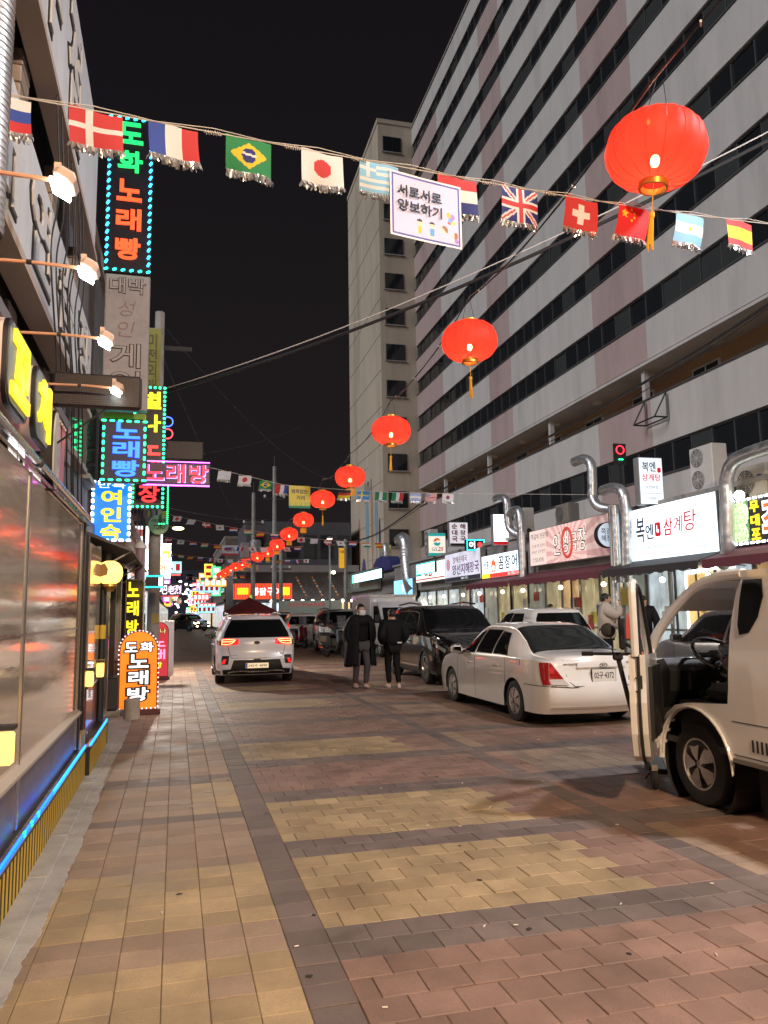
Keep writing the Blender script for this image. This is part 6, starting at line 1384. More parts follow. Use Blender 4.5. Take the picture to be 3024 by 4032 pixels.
def elantra():
    c = Car([(-2.20, .90, .985, .775, .66, .79, .005), (-1.9, .925, 1.0, .82, .66, .83, .015), (-1.62, .93, 1.02, .835, .665, .84, .015), (-1.2, .925, 1.22, .845, .60, .85, .015), (-.82, .915, 1.375, .85, .575, .855, .015), (-.4, .905, 1.41, .855, .575, .86, .02), (0.05, .90, 1.41, .855, .575, .86, .02), (.35, .895, 1.36, .85, .585, .86, .02), (1.02, .90, 1.0, .84, .70, .855, .02), (1.35, .87, .95, .83, .72, .85, .02), (1.95, .74, .83, .79, .70, .82, .015), (2.28, .58, .64, .72, .62, .74, .0)],
            ([(.2, -.12), (.4, 0), (.6, -.02), (.8, -.25), (1.5, -.25)], [(.20, .14), (.30, .02), (.48, -.04), (.60, -.03), (.66, .02), (.9, .05), (1.0, .09)]), (-1.28, 1.33), zs=.19, Ra=.335, bulge=.10)
    car = thing('white_sedan', 'white older sedan parked beside the open truck, its plate starting with 02', 'car', (5.50, 11.55, 0), R(-.6)); car.scale = (1, 1, .955)
    c.body(M_PWHITE, car)
    wins = [(-1.08, -.56, -.78, -.52, 1.10, 1.84), (-.50, .14, -.46, .12, 1.10, 1.88), (.21, .92, .19, .34, 1.08, 1.86)]
    side_glass(c, car, wins); seams(c, car, (-1.02, .17, .98)); handles(c, car, (-.72, .38), M_PWHITE, .82)
    for sg in (-1, 1):
        c.side(lambda u, v: (-.95 + 1.9 * u, .36 + .03 * v), 20, 1, M_PWHITE, 'door_moulding', car, sg, .012)
    c.side(lambda u, v: (-1.52 + .24 * u, .74 + .22 * v), 4, 4, M_SEAM, 'fuel_flap_gap', car, -1, .0015); c.side(lambda u, v: (-1.51 + .22 * u, .75 + .20 * v), 4, 4, M_PWHITE, 'fuel_flap', car, -1, .004)
    gz = mat('car_glass_clear', (.022, .026, .028), .08, spec=.16)
    c.top(-1.60, -.86, .96, M_TRIM, 'rear_window_seal', car, .003); c.top(-1.575, -.885, .90, gz, 'rear_window', car, .007); c.top(.40, 1.0, .94, M_CGLASS, 'windscreen', car)
    MB().tube([(.0, -1.60, 1.04), (.22, -1.58, 1.052), (.46, -1.56, 1.07)], .009, 6).build('rear_wiper', M_TRIM, car)
    for sg in (-1, 1):
        o = c.end_patch(lambda u, v: (sg * (.80 - (.10 + .20 * (1 - v)) * u), .60 + .30 * v), 8, 8, M_TAILR, 'tail_lamp', car, off=.012); c.end_patch(lambda u, v: (sg * (.80 - (.30 - .05 * v) * u), .60 + .075 * v), 8, 3, M_TAILW, 'lamp_lens', o, off=.017)
        c.end_patch(lambda u, v: (sg * (.70 + .07 * (u - .5)), .79 + .09 * (v - .5)), 4, 4, mat('tail_lamp_round', (.55, .02, .01), .08, coat=.8), 'lamp_round', o, off=.017)
        c.side(lambda u, v: (-2.20 + (.09 + .05 * v) * u, c.tz(-2.20 + (.09 + .05 * v) * u, .60 + .295 * v)), 5, 6, M_TAILR, 'tail_lamp_side', car, sg, .012)
        c.side(lambda u, v: (-2.19 + .55 * u, c.tz(-2.19 + .55 * u, .575 + .008 * v)), 8, 1, M_SEAM, 'bumper_gap', car, sg, .003)
    mb = MB(); mb.tube([c.end(x, z, True, .004) for x, z in ((-.74, .58), (-.45, .56), (.45, .56), (.74, .58))], .006, 5); mb.build('bumper_gap', M_SEAM, car)
    mb = MB(); mb.tube([c.end(x, z, True, .004) for x, z in ((-.52, .93), (-.50, .66), (-.42, .575), (.42, .575), (.50, .66), (.52, .93))], .005, 5); mb.build('boot_gap', M_SEAM, car)
    c.end_patch(lambda u, v: ((u - .5) * .72, .825 + .05 * v), 10, 2, M_PWHITE, 'boot_garnish', car, off=.03)
    e = c.end(0, .85, True, .045); MB().tube([(e.x + .055 * math.cos(a), e.y, e.z + .03 * math.sin(a)) for a in [2 * math.pi * i / 20 for i in range(20)]], .005, 5, closed=True).build('badge', M_CHROME, car); letters('H', car, 0, e.z, .06, .035, M_CHROME, y=e.y + .003, depth=.006, bold=.02, shear=.35)
    e = c.end(-.44, .87, True, .008); r_ = letters('AVANTE', car, 0, 0, .2, .028, M_CHROME, y=0, depth=.004, bold=.01); r_.location = e; r_.rotation_euler = (0, 0, R(-12)); e = c.end(.42, .88, True, .008); r_ = letters('XD', car, 0, 0, .09, .028, M_CHROME, y=0, depth=.004, bold=.01); r_.location = e; r_.rotation_euler = (0, 0, R(12))
    plate_of(car, c.end(0.0, .715, True, .02), .34, .165, '02구 4372', M_PLATE, ink=M_INK)
    c.end_patch(lambda u, v: ((u - .5) * 1.44, .275 + .02 * v), 18, 1, M_PWHITE, 'bumper_lip', car, off=.018)
    for sg in (-1, 1):
        c.end_patch(lambda u, v: (sg * (.66 - .3 * u), .56 + .08 * v), 6, 3, M_HEADL, 'head_lamp', car, rear=False, off=.012)
    for x in (-1, 1):
        for y in (-1.28, 1.33): wheel(car, x * .752, y, .300, .19, M_RIMW, 6, 'cover', x)
    mirror(car, -.86, .78, .93, -1, M_PWHITE); mirror(car, .86, .78, .93, 1, M_PWHITE)
    MB().tube([(.0, .55, 1.36), (0, .50, 1.40)], .01, 5).build('antenna_foot', M_TRIM, car)
    # cabin seen through the rear glass
    return car
elantra()

def big_suv(label, loc, rz, m, tail=False, name='black_suv', scale=1.0, head=False, group=None):
    c = Car([(-2.36, 1.04, 1.60, .86, .66, .86, .0), (-2.0, 1.06, 1.64, .92, .68, .90, .02), (-1.4, 1.05, 1.68, .94, .69, .93, .02), (-.4, 1.03, 1.70, .945, .70, .94, .02), (.25, 1.01, 1.68, .945, .70, .94, .02), (.55, 1.0, 1.60, .94, .71, .94, .02), (1.22, 1.03, 1.15, .935, .82, .935, .02), (1.6, 1.01, 1.10, .925, .84, .93, .03), (2.1, .95, 1.02, .89, .80, .91, .02), (2.42, .80, .86, .84, .74, .86, .0)],
            ([(.2, -.14), (.4, 0), (.8, .0), (.95, -.05), (1.05, -.2), (1.7, -.2)], [(.20, .12), (.4, -.02), (.62, -.03), (.75, 0), (1.05, .02), (1.5, .22), (1.7, .24)]), (-1.42, 1.42), zs=.25, Ra=.41, bulge=.08)
    car = thing(name, label, 'car', loc, rz, group); car.scale = (scale,) * 3
    c.body(m, car); side_glass(c, car, [(-2.02, -1.40, -1.80, -1.36, 1.12, 1.80), (-1.33, -.42, -1.28, -.40, 1.10, 1.86), (-.35, .98, -.34, .46, 1.08, 1.86)]); seams(c, car, (-1.36, -.38, .98)); handles(c, car, (-.75, .3), M_CHROME, .84)
    c.top(.58, 1.18, .96, M_CGLASS, 'windscreen', car); c.end_patch(lambda u, v: ((u - .5) * 2 * (.70 - .08 * v), 1.12 + .38 * v), 16, 6, M_CGLASS, 'rear_window', car, off=.012)
    for sg in (-1, 1):
        c.side(lambda u, v: (-1.95 + 2.95 * u, 1.03 + .03 * v), 24, 1, M_CHROME, 'belt_moulding', car, sg, .008); c.side(lambda u, v: (-1.0 + 2.0 * u, .13 + .05 * v), 20, 1, M_CHROME, 'sill_moulding', car, sg, .012)
        c.side(lambda u, v: (-2.2 + 4.4 * u, .01 + .08 * v), 60, 2, M_TRIM, 'sill_cladding', car, sg, .006)
        MB().tube([(sg * .66, -1.7, 1.72), (sg * .68, -.6, 1.77), (sg * .67, .3, 1.72)], .02, 8).build('roof_rail', M_CHROME, car)
        o = c.end_patch(lambda u, v: (sg * (.83 - .36 * u), .80 + .085 * v), 8, 4, G_HEAD if head else M_HEADL, 'head_lamp', car, rear=False, off=.012)
        for k in range(3): q = c.end(sg * (.74 - .11 * k), .845, False, .02); MB().lathe([(0, .02), (.03, .015), (.035, 0)], 10, axis='Y', c=tuple(q)).build('lamp_lens', M_CHROME, o)
        c.side(lambda u, v: (2.16 + .24 * u, .82 + .12 * v), 4, 3, G_HEAD if head else M_HEADL, 'head_lamp_side', car, sg, .008)
        c.end_patch(lambda u, v: (sg * (.78 - .22 * u), .45 + .06 * v), 5, 3, G_HEAD if head else M_CHROME, 'fog_lamp', car, rear=False, off=.012)
        c.end_patch(lambda u, v: (sg * (.82 - .28 * u), .92 + .14 * v), 6, 3, G_TAILR if tail else M_TAILR, 'tail_lamp', car, off=.012)
    c.end_patch(lambda u, v: ((u - .5) * .98, .62 + .24 * v), 14, 6, M_TRIM, 'grille', car, rear=False, off=.008)
    for k in range(4): mb = MB(); mb.tube([c.end(x, .65 + .055 * k, False, .018) for x in np.linspace(-.46, .46, 9)], .008, 6); mb.build('grille_bar', M_CHROME, car, smooth=True)
    c.end_patch(lambda u, v: ((u - .5) * 1.5, .28 + .1 * v), 14, 3, M_TRIM, 'lower_intake', car, rear=False, off=.008); plate_of(car, c.end(0, .52, False, .02), .5, .11, '37로 2951', M_PLATE, rz=R(180)); plate_of(car, c.end(0, .78, True, .02), .5, .11, '37로 2951', M_PLATE)
    for x in (-1, 1):
        for y in (-1.42, 1.42): wheel(car, x * .82, y, .365, .23, M_RIM, 5, 'alloy', x)
    mirror(car, -.95, .78, 1.08, -1, m); mirror(car, .95, .78, 1.08, 1, m); return car
big_suv('glossy black SUV parked facing the viewer behind the white sedan', (6.20, 17.55, 0), R(180 - 1.5), M_PBLACK)

def hatch(label, loc, rz, m, name='hatchback', tail=None, scale=1.0, group=None, plate='31다 7705'):
    c = Car([(-1.98, .92, 1.43, .78, .56, .78, .0), (-1.6, .95, 1.45, .83, .59, .83, .015), (-1.0, .94, 1.47, .845, .60, .845, .02), (-.2, .92, 1.475, .85, .60, .85, .02), (.3, .91, 1.44, .85, .60, .85, .02), (1.0, .92, 1.02, .845, .72, .845, .02), (1.4, .88, .95, .83, .74, .84, .02), (1.8, .76, .84, .79, .70, .81, .01), (2.02, .62, .68, .74, .64, .76, .0)],
            ([(.2, -.12), (.4, 0), (.7, -.02), (.9, -.2), (1.5, -.2)], [(.20, .10), (.36, -.03), (.6, -.04), (.9, .0), (1.0, .06), (1.38, .30), (1.48, .32)]), (-1.22, 1.30), zs=.2, Ra=.35, bulge=.07)
    car = thing(name, label, 'car', loc, rz, group); car.scale = (scale,) * 3
    c.body(m, car); side_glass(c, car, [(-1.45, -.42, -1.1, -.40, 1.10, 1.84), (-.34, .90, -.33, .32, 1.08, 1.86)]); seams(c, car, (-.38, .92)); handles(c, car, (-.62, .28), m, .84)
    c.top(.42, .98, .95, M_CGLASS, 'windscreen', car); c.end_patch(lambda u, v: ((u - .5) * 2 * (.66 - .10 * v), 1.0 + .36 * v), 16, 6, M_CGLASS, 'rear_window', car, off=.012)
    MB().tube([c.end(x, z, True, .03) for x, z in ((.0, .99), (.2, 1.01), (.42, 1.05))], .008, 6).build('rear_wiper', M_TRIM, car); MB().tube([(0, -1.5, 1.475), (0, -1.58, 1.56)], .006, 5).build('antenna', M_TRIM, car)
    for sg in (-1, 1):
        c.end_patch(lambda u, v: (sg * (.77 - .14 * u), .74 + .34 * v), 6, 6, tail or M_TAILR, 'tail_lamp', car, off=.014); c.side(lambda u, v: (-1.96 + .14 * u, .80 + .19 * v), 4, 4, tail or M_TAILR, 'tail_lamp_side', car, sg, .012); c.end_patch(lambda u, v: (sg * (.72 - .32 * u), .62 + .10 * v), 6, 3, M_HEADL, 'head_lamp', car, rear=False, off=.012)
    c.end_patch(lambda u, v: ((u - .5) * .9, .38 + .12 * v), 10, 3, M_TRIM, 'lower_intake', car, rear=False, off=.008); plate_of(car, c.end(0, .64, True, .02), .5, .11, plate, M_PLATE)
    for x in (-1, 1):
        for y in (-1.22, 1.30): wheel(car, x * .735, y, .31, .2, M_RIM, 5, 'alloy', x)
    mirror(car, -.85, .70, .97, -1, m); mirror(car, .85, .70, .97, 1, m); return car
hatch('white hatchback parked on the pavement in front of the theatre pub', (9.05, 18.6, .116), R(-6), M_PWHITE, 'white_hatchback')
big_suv('silver SUV parked facing the viewer behind a scooter', (6.62, 31.1, 0), R(180), M_PSILV, name='silver_suv')
hatch('white saloon with red tail lamps parked behind the silver SUV', (5.9, 38.0, 0), R(-4), M_PWHITE, 'parked_car', G_TAILR, 1.05)
big_suv('silver people carrier far behind the white crossover', (5.6, 45.5, 0), R(0), M_PSILV, name='parked_car')
big_suv('dark SUV with its head lamps shining at the street crossing', (1.3, 80, 0), R(212), M_PGREY, name='dark_suv', head=True)
hatch('pale car far down the street beyond the dark SUV', (6.3, 98, 0), R(2), M_PSILV, 'parked_car')
big_suv('black van parked behind the silver people carrier', (8.2, 51, 0), R(175), M_PGREY, name='parked_car')
hatch('silver car standing beyond the open truck door', (9.15, 10.7, .0), R(-3), M_PSILV, 'silver_hatchback', scale=1.05)
# ------------------------------------------------------------ white delivery truck with its door open
van = thing('delivery_truck', 'white cab-over delivery truck with its driver door standing open', 'truck', (4.0, 5.45, 0))
M_VAN = paint('paint_van_white', (.80, .79, .79), .35); M_CABIN = mat('cabin_black', (.012, .012, .013), .5, bump=.1, bs=60); M_GCLEAR = mat('clear_glass', (.6, .7, .75), .02, alpha=.16, spec=.5)
arch_o = [( .43 * math.cos(R(a)), .32 + .43 * math.sin(R(a))) for a in range(0, 181, 12)]
rearq = [(-.42, .83), (-.44, .95), (-.45, 1.06), (-.475, 1.22), (-.50, 1.35), (-.55, 1.52), (-.60, 1.66), (-.66, 1.745), (-.66, 1.80), (-.95, 1.81), (-.95, .42), (-.46, .42)] + arch_o[::-1][1:-1] + [(.43, .34), (.47, .34), (.46, .45), (.42, .57), (.34, .68), (.22, .755), (.05, .79), (-.2, .81)]
MB().prism(rearq, 0, .05, plane='YZ').build('side_panel', M_VAN, van)
mb = MB(); mb.tube([(-.012, a, b) for a, b in [(.45, .30)] + [(x * 1.03, .32 + (z - .32) * 1.03) for x, z in arch_o] + [(-.45, .40)]], .012, 8); mb.build('arch_lip', M_VAN, van, smooth=True)
mb = MB(); mb.lathe([(.43, .0), (.43, .35)], 24, axis='X', c=(.02, 0, .32)); mb.build('wheel_well', M_CABIN, van)
MB().prism([(.43, .30), (.80, .34), (.80, .42), (.45, .42)], -.005, .30, plane='YZ').build('door_sill', M_VAN, van); MB().box((.2, .62, .435), (.36, .30, .02)).build('step_tread', M_CABIN, van)
qw = [(-.69, 1.745), (-.87, 1.745), (-.87, 1.62), (-.80, 1.47), (-.70, 1.36), (-.61, 1.345), (-.60, 1.42), (-.64, 1.60)]
MB().prism(qw, -.010, .004, plane='YZ').build('quarter_window', M_CGLASS, van)
for k in range(4): MB().box((-.002, -.66 - .045 * k, .56), (.008, .014, .085)).build('vent_slot', M_CABIN, van)
MB().box((.0, -.70, .435), (.06, .45, .03)).build('sill_trim', mat('grey_sill', (.2, .19, .18), .6), van)
for z in (.47, .71): MB().box((-.001, -.70, z), (.004, .49, .006)).build('panel_gap', M_SEAM, van)
roof = [(.20, 1.55), (.05, 1.66), (-.12, 1.745), (-.36, 1.80), (-.66, 1.815), (-.95, 1.815), (-.95, 1.765), (-.66, 1.765), (-.36, 1.75), (-.12, 1.695), (.06, 1.61), (.18, 1.52)]
MB().prism(roof, -.006, 1.606, plane='YZ').build('roof', M_VAN, van)
for x, m_ in ((.025, M_VAN), (1.575, M_VAN)):
    MB().tube(smooth_path([(x, .62, 1.10), (x, .45, 1.32), (x, .18, 1.54), (x, -.12, 1.71), (x, -.40, 1.78), (x, -.66, 1.79)], 6), .042, 10).build('a_pillar', m_, van, smooth=True)
mb = MB(); mb.grid(lambda u, v: (.05 + 1.5 * u, .66 - .60 * v, 1.08 + .57 * v + .03 * math.sin(v * math.pi)), 4, 6); mb.build('windscreen', M_GCLEAR, van, smooth=True)
MB().prism([(.80, .34), (.84, .6), (.82, .9), (.72, 1.10), (.62, 1.10), (.66, .34)], .0, 1.6, plane='YZ').build('front_panel', M_VAN, van); MB().prism(rrect(1.1, .2, .06, 4, 0, 0), .0, .02).build('grille', M_TRIM, van).location = (.8, .835, .78)
for x in (.2, 1.4): MB().box((x, .835, .66), (.26, .04, .16), ch=.03).build('head_lamp', M_HEADL, van)
MB().box((.8, .85, .40), (1.6, .12, .18), ch=.03).build('bumper', M_TRIM, van)
MB().prism([(.64, .45), (.64, 1.08), (.42, 1.12), (.34, 1.02), (.36, .85), (.48, .7), (.50, .45)], .06, 1.54, plane='YZ').build('dashboard', M_CABIN, van)
MB().box((.8, -.0, .47), (1.54, 1.2, .05)).build('cab_floor', M_CABIN, van)
for x in (.42, 1.18):
    st_ = MB().box((x, -.20, .86), (.52, .50, .16), ch=.05).build('seat', M_CABIN, van, smooth=True); MB().box((x, -.48, 1.22), (.50, .14, .62), rx=R(-12), ch=.05).build('seat_back', M_CABIN, st_, smooth=True); MB().box((x, -.54, 1.58), (.26, .10, .16), ch=.04).build('head_rest', M_CABIN, st_, smooth=True)
MB().box((.8, -.1, .66), (1.45, .72, .26)).build('engine_box', M_CABIN, van)
sw = bpy.data.objects.new('steering_wheel', None); link(sw, van); sw.location = (.42, .20, 1.16); sw.rotation_euler = (R(38), 0, 0)
MB().tube([(.20 * math.cos(a), .20 * math.sin(a), 0) for a in [2 * math.pi * i / 30 for i in range(30)]], .016, 8, closed=True).build('wheel_rim', mat('steering_black', (.015, .015, .016), .25, coat=.5), sw, smooth=True)
MB().box((0, 0, -.02), (.10, .12, .05), ch=.02).build('horn_pad', M_CABIN, sw); MB().box((0, 0, -.01), (.38, .04, .02)).build('spoke', M_CABIN, sw); MB().tube([(0, 0, -.02), (0, .05, -.4)], .03, 8).build('column', M_CABIN, sw)
MB().prism([(-.95, .42), (.62, .42), (.62, 1.12), (-.95, 1.12)], 1.55, 1.60, plane='YZ').build('far_door', M_VAN, van); MB().tube([(1.575, -.62, 1.1), (1.575, -.66, 1.78)], .04, 8).build('b_pillar', M_VAN, van); mb = MB(); mb.add([(1.575, .55, 1.12), (1.575, -.6, 1.12), (1.575, -.64, 1.76), (1.575, -.05, 1.70)], [(0, 1, 2, 3)]); mb.build('far_window', mat('tinted_glass', (.25, .4, .5), .03, alpha=.3), van)
MB().bx(.05, 1.55, -.95, -.90, .42, 1.2).build('cab_back', M_CABIN, van); MB().tube([(.9, .0, 1.55), (.95, .08, 1.62)], .012, 6).build('mirror_stalk', M_TRIM, van); MB().box((.9, -.02, 1.52), (.22, .03, .07), ch=.02).build('inner_mirror', M_TRIM, van)
for x, y, sg in ((.12, 0, -1), (1.48, 0, 1), (.14, -2.55, -1), (1.46, -2.55, 1)): wheel(van, x, y, .318, .20, M_RIMW, 5, 'cover', sg)
MB().bx(.05, 1.55, -3.4, -1.0, .62, .74).build('load_bed', M_DARKMET, van); MB().bx(.0, .04, -3.4, -1.0, .74, 1.1).build('drop_side', M_PBLUE, van); MB().bx(1.56, 1.6, -3.4, -1.0, .74, 1.1).build('drop_side', M_PBLUE, van); MB().bx(.02, 1.58, -.99, -.965, .5, 1.2).build('bed_head', M_TRIM, van); MB().bx(.3, 1.3, -3.3, .5, .3, .45).build('chassis', M_TRIM, van); MB().box((.2, -.62, .25), (.02, .3, .36)).build('mud_flap', M_RUBBER, van)
# the open door, hinged at its front edge
dr = bpy.data.objects.new('open_door', None); link(dr, van); dr.location = (.0, .56, 0); dr.rotation_euler = (0, 0, R(-39))
low = [(0, .42), (0, 1.17), (-1.0, 1.20), (-1.02, 1.0), (-1.06, .85), (-1.05, .62), (-.98, .45), (-.9, .40)]
MB().prism(low, -.05, -.012, plane='YZ').build('door_skin', M_VAN, dr); MB().prism([(a * .985, b) for a, b in low], -.012, .07, plane='YZ').build('door_inner', M_VAN, dr); MB().prism([(-.08, .52), (-.08, 1.08), (-.82, 1.1), (-.86, .56)], .07, .10, plane='YZ').build('door_card', M_CABIN, dr)
MB().tube([(.02, a * 1.004, b) for a, b in [(-.03, .42)] + low[2:][::-1] + [(-1.0, 1.2)]], .012, 6).build('door_seal', M_RUBBER, dr)
MB().tube(smooth_path([(.0, -.03, 1.17), (.0, -.30, 1.42), (.0, -.62, 1.66), (.0, -.85, 1.75), (.0, -.97, 1.72), (.0, -1.0, 1.6), (.0, -1.0, 1.19)], 6), .03, 8).build('window_frame', M_VAN, dr, smooth=True); MB().tube(smooth_path([(.03, -.06, 1.17), (.03, -.31, 1.40), (.03, -.62, 1.64), (.03, -.85, 1.72), (.03, -.955, 1.70), (.03, -.965, 1.6), (.03, -.965, 1.19)], 6), .016, 8).build('window_seal', M_RUBBER, dr, smooth=True)
mb = MB(); mb.add([(.0, -.06, 1.17), (.0, -.98, 1.19), (.0, -.98, 1.70), (.0, -.82, 1.73), (.0, -.6, 1.63), (.0, -.3, 1.40)], [(0, 1, 2, 3, 4, 5)]); mb.build('door_window', M_GCLEAR, dr)
MB().box((.03, -1.025, 1.0), (.03, .012, .10), ch=.004).build('latch', M_DARKMET, dr)
for z in (1.03, .93): MB().box((.0, -1.03, z), (.012, .006, .012)).build('latch_hole', M_TRIM, dr)
MB().tube([(-.05, -.10, 1.16), (-.17, -.05, 1.24)], .015, 6).build('mirror_arm', M_TRIM, dr); MB().box((-.20, -.06, 1.34), (.05, .17, .30), ch=.03).build('mirror_head', M_TRIM, dr, smooth=True); MB().box((-.06, -.8, 1.02), (.025, .16, .05), ch=.01).build('outer_handle', M_TRIM, dr)
# black bin bag on the seat
bag = bpy.data.meshes.new('bag'); mb = MB()
def bagf(u, v):
    a, b = u * 2 * math.pi, (v - .5) * math.pi; r_ = 1 + .12 * math.sin(5 * a + 2 * b) + .08 * math.sin(9 * a - 7 * b) + .05 * math.sin(17 * a + 13 * b)
    return (.24 * r_ * math.cos(a) * math.cos(b), .26 * r_ * math.sin(a) * math.cos(b), .24 * r_ * math.sin(b))
o = mb.grid(bagf, 48, 24).build('bin_bag', mat('bin_bag_plastic', (.006, .006, .007), .16, coat=.6), smooth=True); tag(o, 'crumpled shiny black bin bag on the truck driver seat', 'bag'); o.location = (4.42, 5.2, 1.10)
o = MB().grid(bagf, 40, 20).build('bin_bag', mat('bin_bag_plastic'), smooth=True); tag(o, 'shiny black bin bag in the truck footwell', 'bag'); o.location = (4.40, 5.55, .72); o.rotation_euler = (0, .4, 1.0); o.scale = (.9, .8, .8)
# kick scooter standing by the door
ks = thing('kick_scooter', 'black electric kick scooter with a round mirror beside the truck door', 'scooter', (3.88, 6.15, 0), R(-30))
MB().tube([(.13, .0, .16), (.0, .0, .72), (-.08, .0, 1.13)], .021, 8).build('stem', M_TRIM, ks, smooth=True); MB().tube([(-.32, .05, 1.15), (-.08, 0, 1.15), (.16, -.05, 1.15)], .014, 8).build('handlebar', M_TRIM, ks, smooth=True)
for x, y in ((-.34, .05), (.18, -.05)): MB().tube([(x - .05, y, 1.15), (x + .05, y - .01, 1.15)], .02, 8).build('grip', M_RUBBER, ks, smooth=True)
MB().tube([(-.12, 0, 1.16), (-.13, 0, 1.30)], .007, 6).build('mirror_stalk', M_TRIM, ks); MB().lathe([(0, -.015), (.055, -.012), (.065, 0), (.05, .015), (0, .02)], 16, axis='Y', c=(-.15, 0, 1.36)).build('mirror', M_TRIM, ks, smooth=True)
MB().box((-.08, -.03, 1.13), (.09, .05, .07), ch=.015).build('display', M_CABIN, ks); MB().box((.055, .0, .52), (.07, .06, .16), ch=.015).build('stem_clamp', mat('clamp_maroon', (.10, .02, .02), .4), ks)
MB().box((.22, .48, .12), (.16, .72, .05), ry=R(0), ch=.015).build('deck', M_TRIM, ks)
for y in (-.02, .92): w_ = bpy.data.objects.new('wheel', None); link(w_, ks); w_.location = (.17, y, .105); MB().lathe([(.05, -.025), (.095, -.025), (.105, 0), (.095, .025), (.05, .025)], 20, axis='X').build('tyre', M_RUBBER, w_, smooth=True); MB().lathe([(0, -.02), (.052, -.02), (.052, .02), (0, .02)], 14, axis='X').build('hub', M_DARKMET, w_)
MB().tube([(.22, .5, .1), (.12, .42, .0)], .008, 5).build('kick_stand', M_DARKMET, ks); MB().box((.17, -.12, .2), (.05, .01, .05)).build('reflector', M_CHROME, ks)
# folding stand at the right edge
fs_ = thing('folding_stand', 'black folding stand with pale tubes at the truck rear', 'stand', (4.03, 4.36, 0))
for a, b in (((0, 0, 0), (0, 0, .16)), ((0, 0, .155), (.30, -.10, .13)), ((0, 0, .01), (.28, -.05, .12))): MB().tube([a, b], .012, 6).build('leg', M_TRIM, fs_)
for a, b in (((.0, .02, .24), (.35, -.1, .19)), ((.08, .0, .21), (.36, -.1, .15)), ((.03, .02, .2), (.07, .0, .18))): MB().tube([a, b], .008, 6).build('pale_tube', M_WHITEP, fs_)
# ------------------------------------------------------------ motor scooters
def scooter(label, loc, rz, col):
    s = thing('motor_scooter', label, 'scooter', loc, rz, 'parked motor scooters'); m = mat('scooter_paint_%s' % col[0], col[1], .2, coat=.8)
    for y, nm in ((-.62, 'rear'), (.62, 'front')):
        w_ = bpy.data.objects.new('wheel', None); link(w_, s); w_.location = (0, y, .255); MB().lathe([(.15, -.05), (.21, -.058), (.25, -.04), (.255, 0), (.25, .04), (.21, .058), (.15, .05)], 24, axis='X').build('tyre', M_RUBBER, w_, smooth=True); MB().lathe([(0, -.04), (.16, -.045), (.16, .045), (0, .04)], 18, axis='X').build('rim', M_DARKMET, w_, smooth=True)
    MB().prism([(-.95, .62), (-.80, .78), (-.30, .80), (-.12, .66), (-.10, .42), (-.35, .36), (-.75, .48)], -.14, .14, plane='YZ').build('rear_cowl', m, s); MB().prism([(-.88, .80), (-.75, .87), (-.35, .84), (-.12, .80), (-.14, .74), (-.85, .76)], -.15, .15, plane='YZ').build('seat', M_CABIN, s); MB().prism([(-.2, .28), (.35, .26), (.42, .34), (-.2, .36)], -.15, .15, plane='YZ').build('foot_board', M_TRIM, s)
    MB().prism([(.30, .30), (.42, .34), (.50, .62), (.44, .95), (.34, .98), (.36, .60)], -.19, .19, plane='YZ').build('leg_shield', m, s); MB().tube([(0, .62, .26), (0, .48, .70), (0, .38, 1.02)], .03, 8).build('fork', M_DARKMET, s); MB().prism([(.40, .50), (.62, .53), (.84, .40), (.80, .36), (.60, .46)], -.07, .07, plane='YZ').build('front_mudguard', m, s)
    MB().tube([(-.34, .30, 1.03), (-.1, .38, 1.04), (.1, .38, 1.04), (.34, .30, 1.03)], .016, 6).build('handlebar', M_TRIM, s); MB().box((0, .46, .98), (.24, .14, .16), ch=.05).build('head_lamp_cowl', m, s, smooth=True); MB().lathe([(0, .02), (.06, .015), (.07, 0)], 14, axis='Y', c=(0, .535, .98)).build('head_lamp', M_HEADL, s)
    MB().box((0, -.96, .68), (.18, .04, .08), ch=.015).build('tail_lamp', M_TAILR, s); MB().box((0, -1.0, .50), (.2, .01, .16), rx=R(15)).build('number_plate', M_PLATE, s)
    mb = MB(); mb.grid(lambda u, v: ((u - .5) * .38, .48 - .10 * v + .06 * (1 - (2 * u - 1) ** 2), 1.04 + .42 * v), 6, 5); mb.build('wind_shield', mat('scooter_screen', (.5, .5, .55), .05, alpha=.25), s, smooth=True)
    for x in (-1, 1): MB().tube([(x * .26, .32, 1.05), (x * .33, .28, 1.22)], .006, 5).build('mirror_stalk', M_TRIM, s); MB().lathe([(0, -.01), (.05, -.008), (.055, 0), (0, .012)], 12, axis='Y', c=(x * .34, .27, 1.26)).build('mirror', M_TRIM, s)
    MB().tube([(.16, -.2, .28), (.17, -.6, .30), (.17, -.9, .36)], .035, 8).build('exhaust', M_CHROME, s, smooth=True); return s
scooter('dark motor scooter with a chrome pipe parked beside the walking men', (5.45, 26.9, 0), R(200), ('black', (.02, .02, .022)))
scooter('dark red motor scooter parked behind the white crossover', (5.4, 35.0, 0), R(195), ('maroon', (.16, .01, .015)))
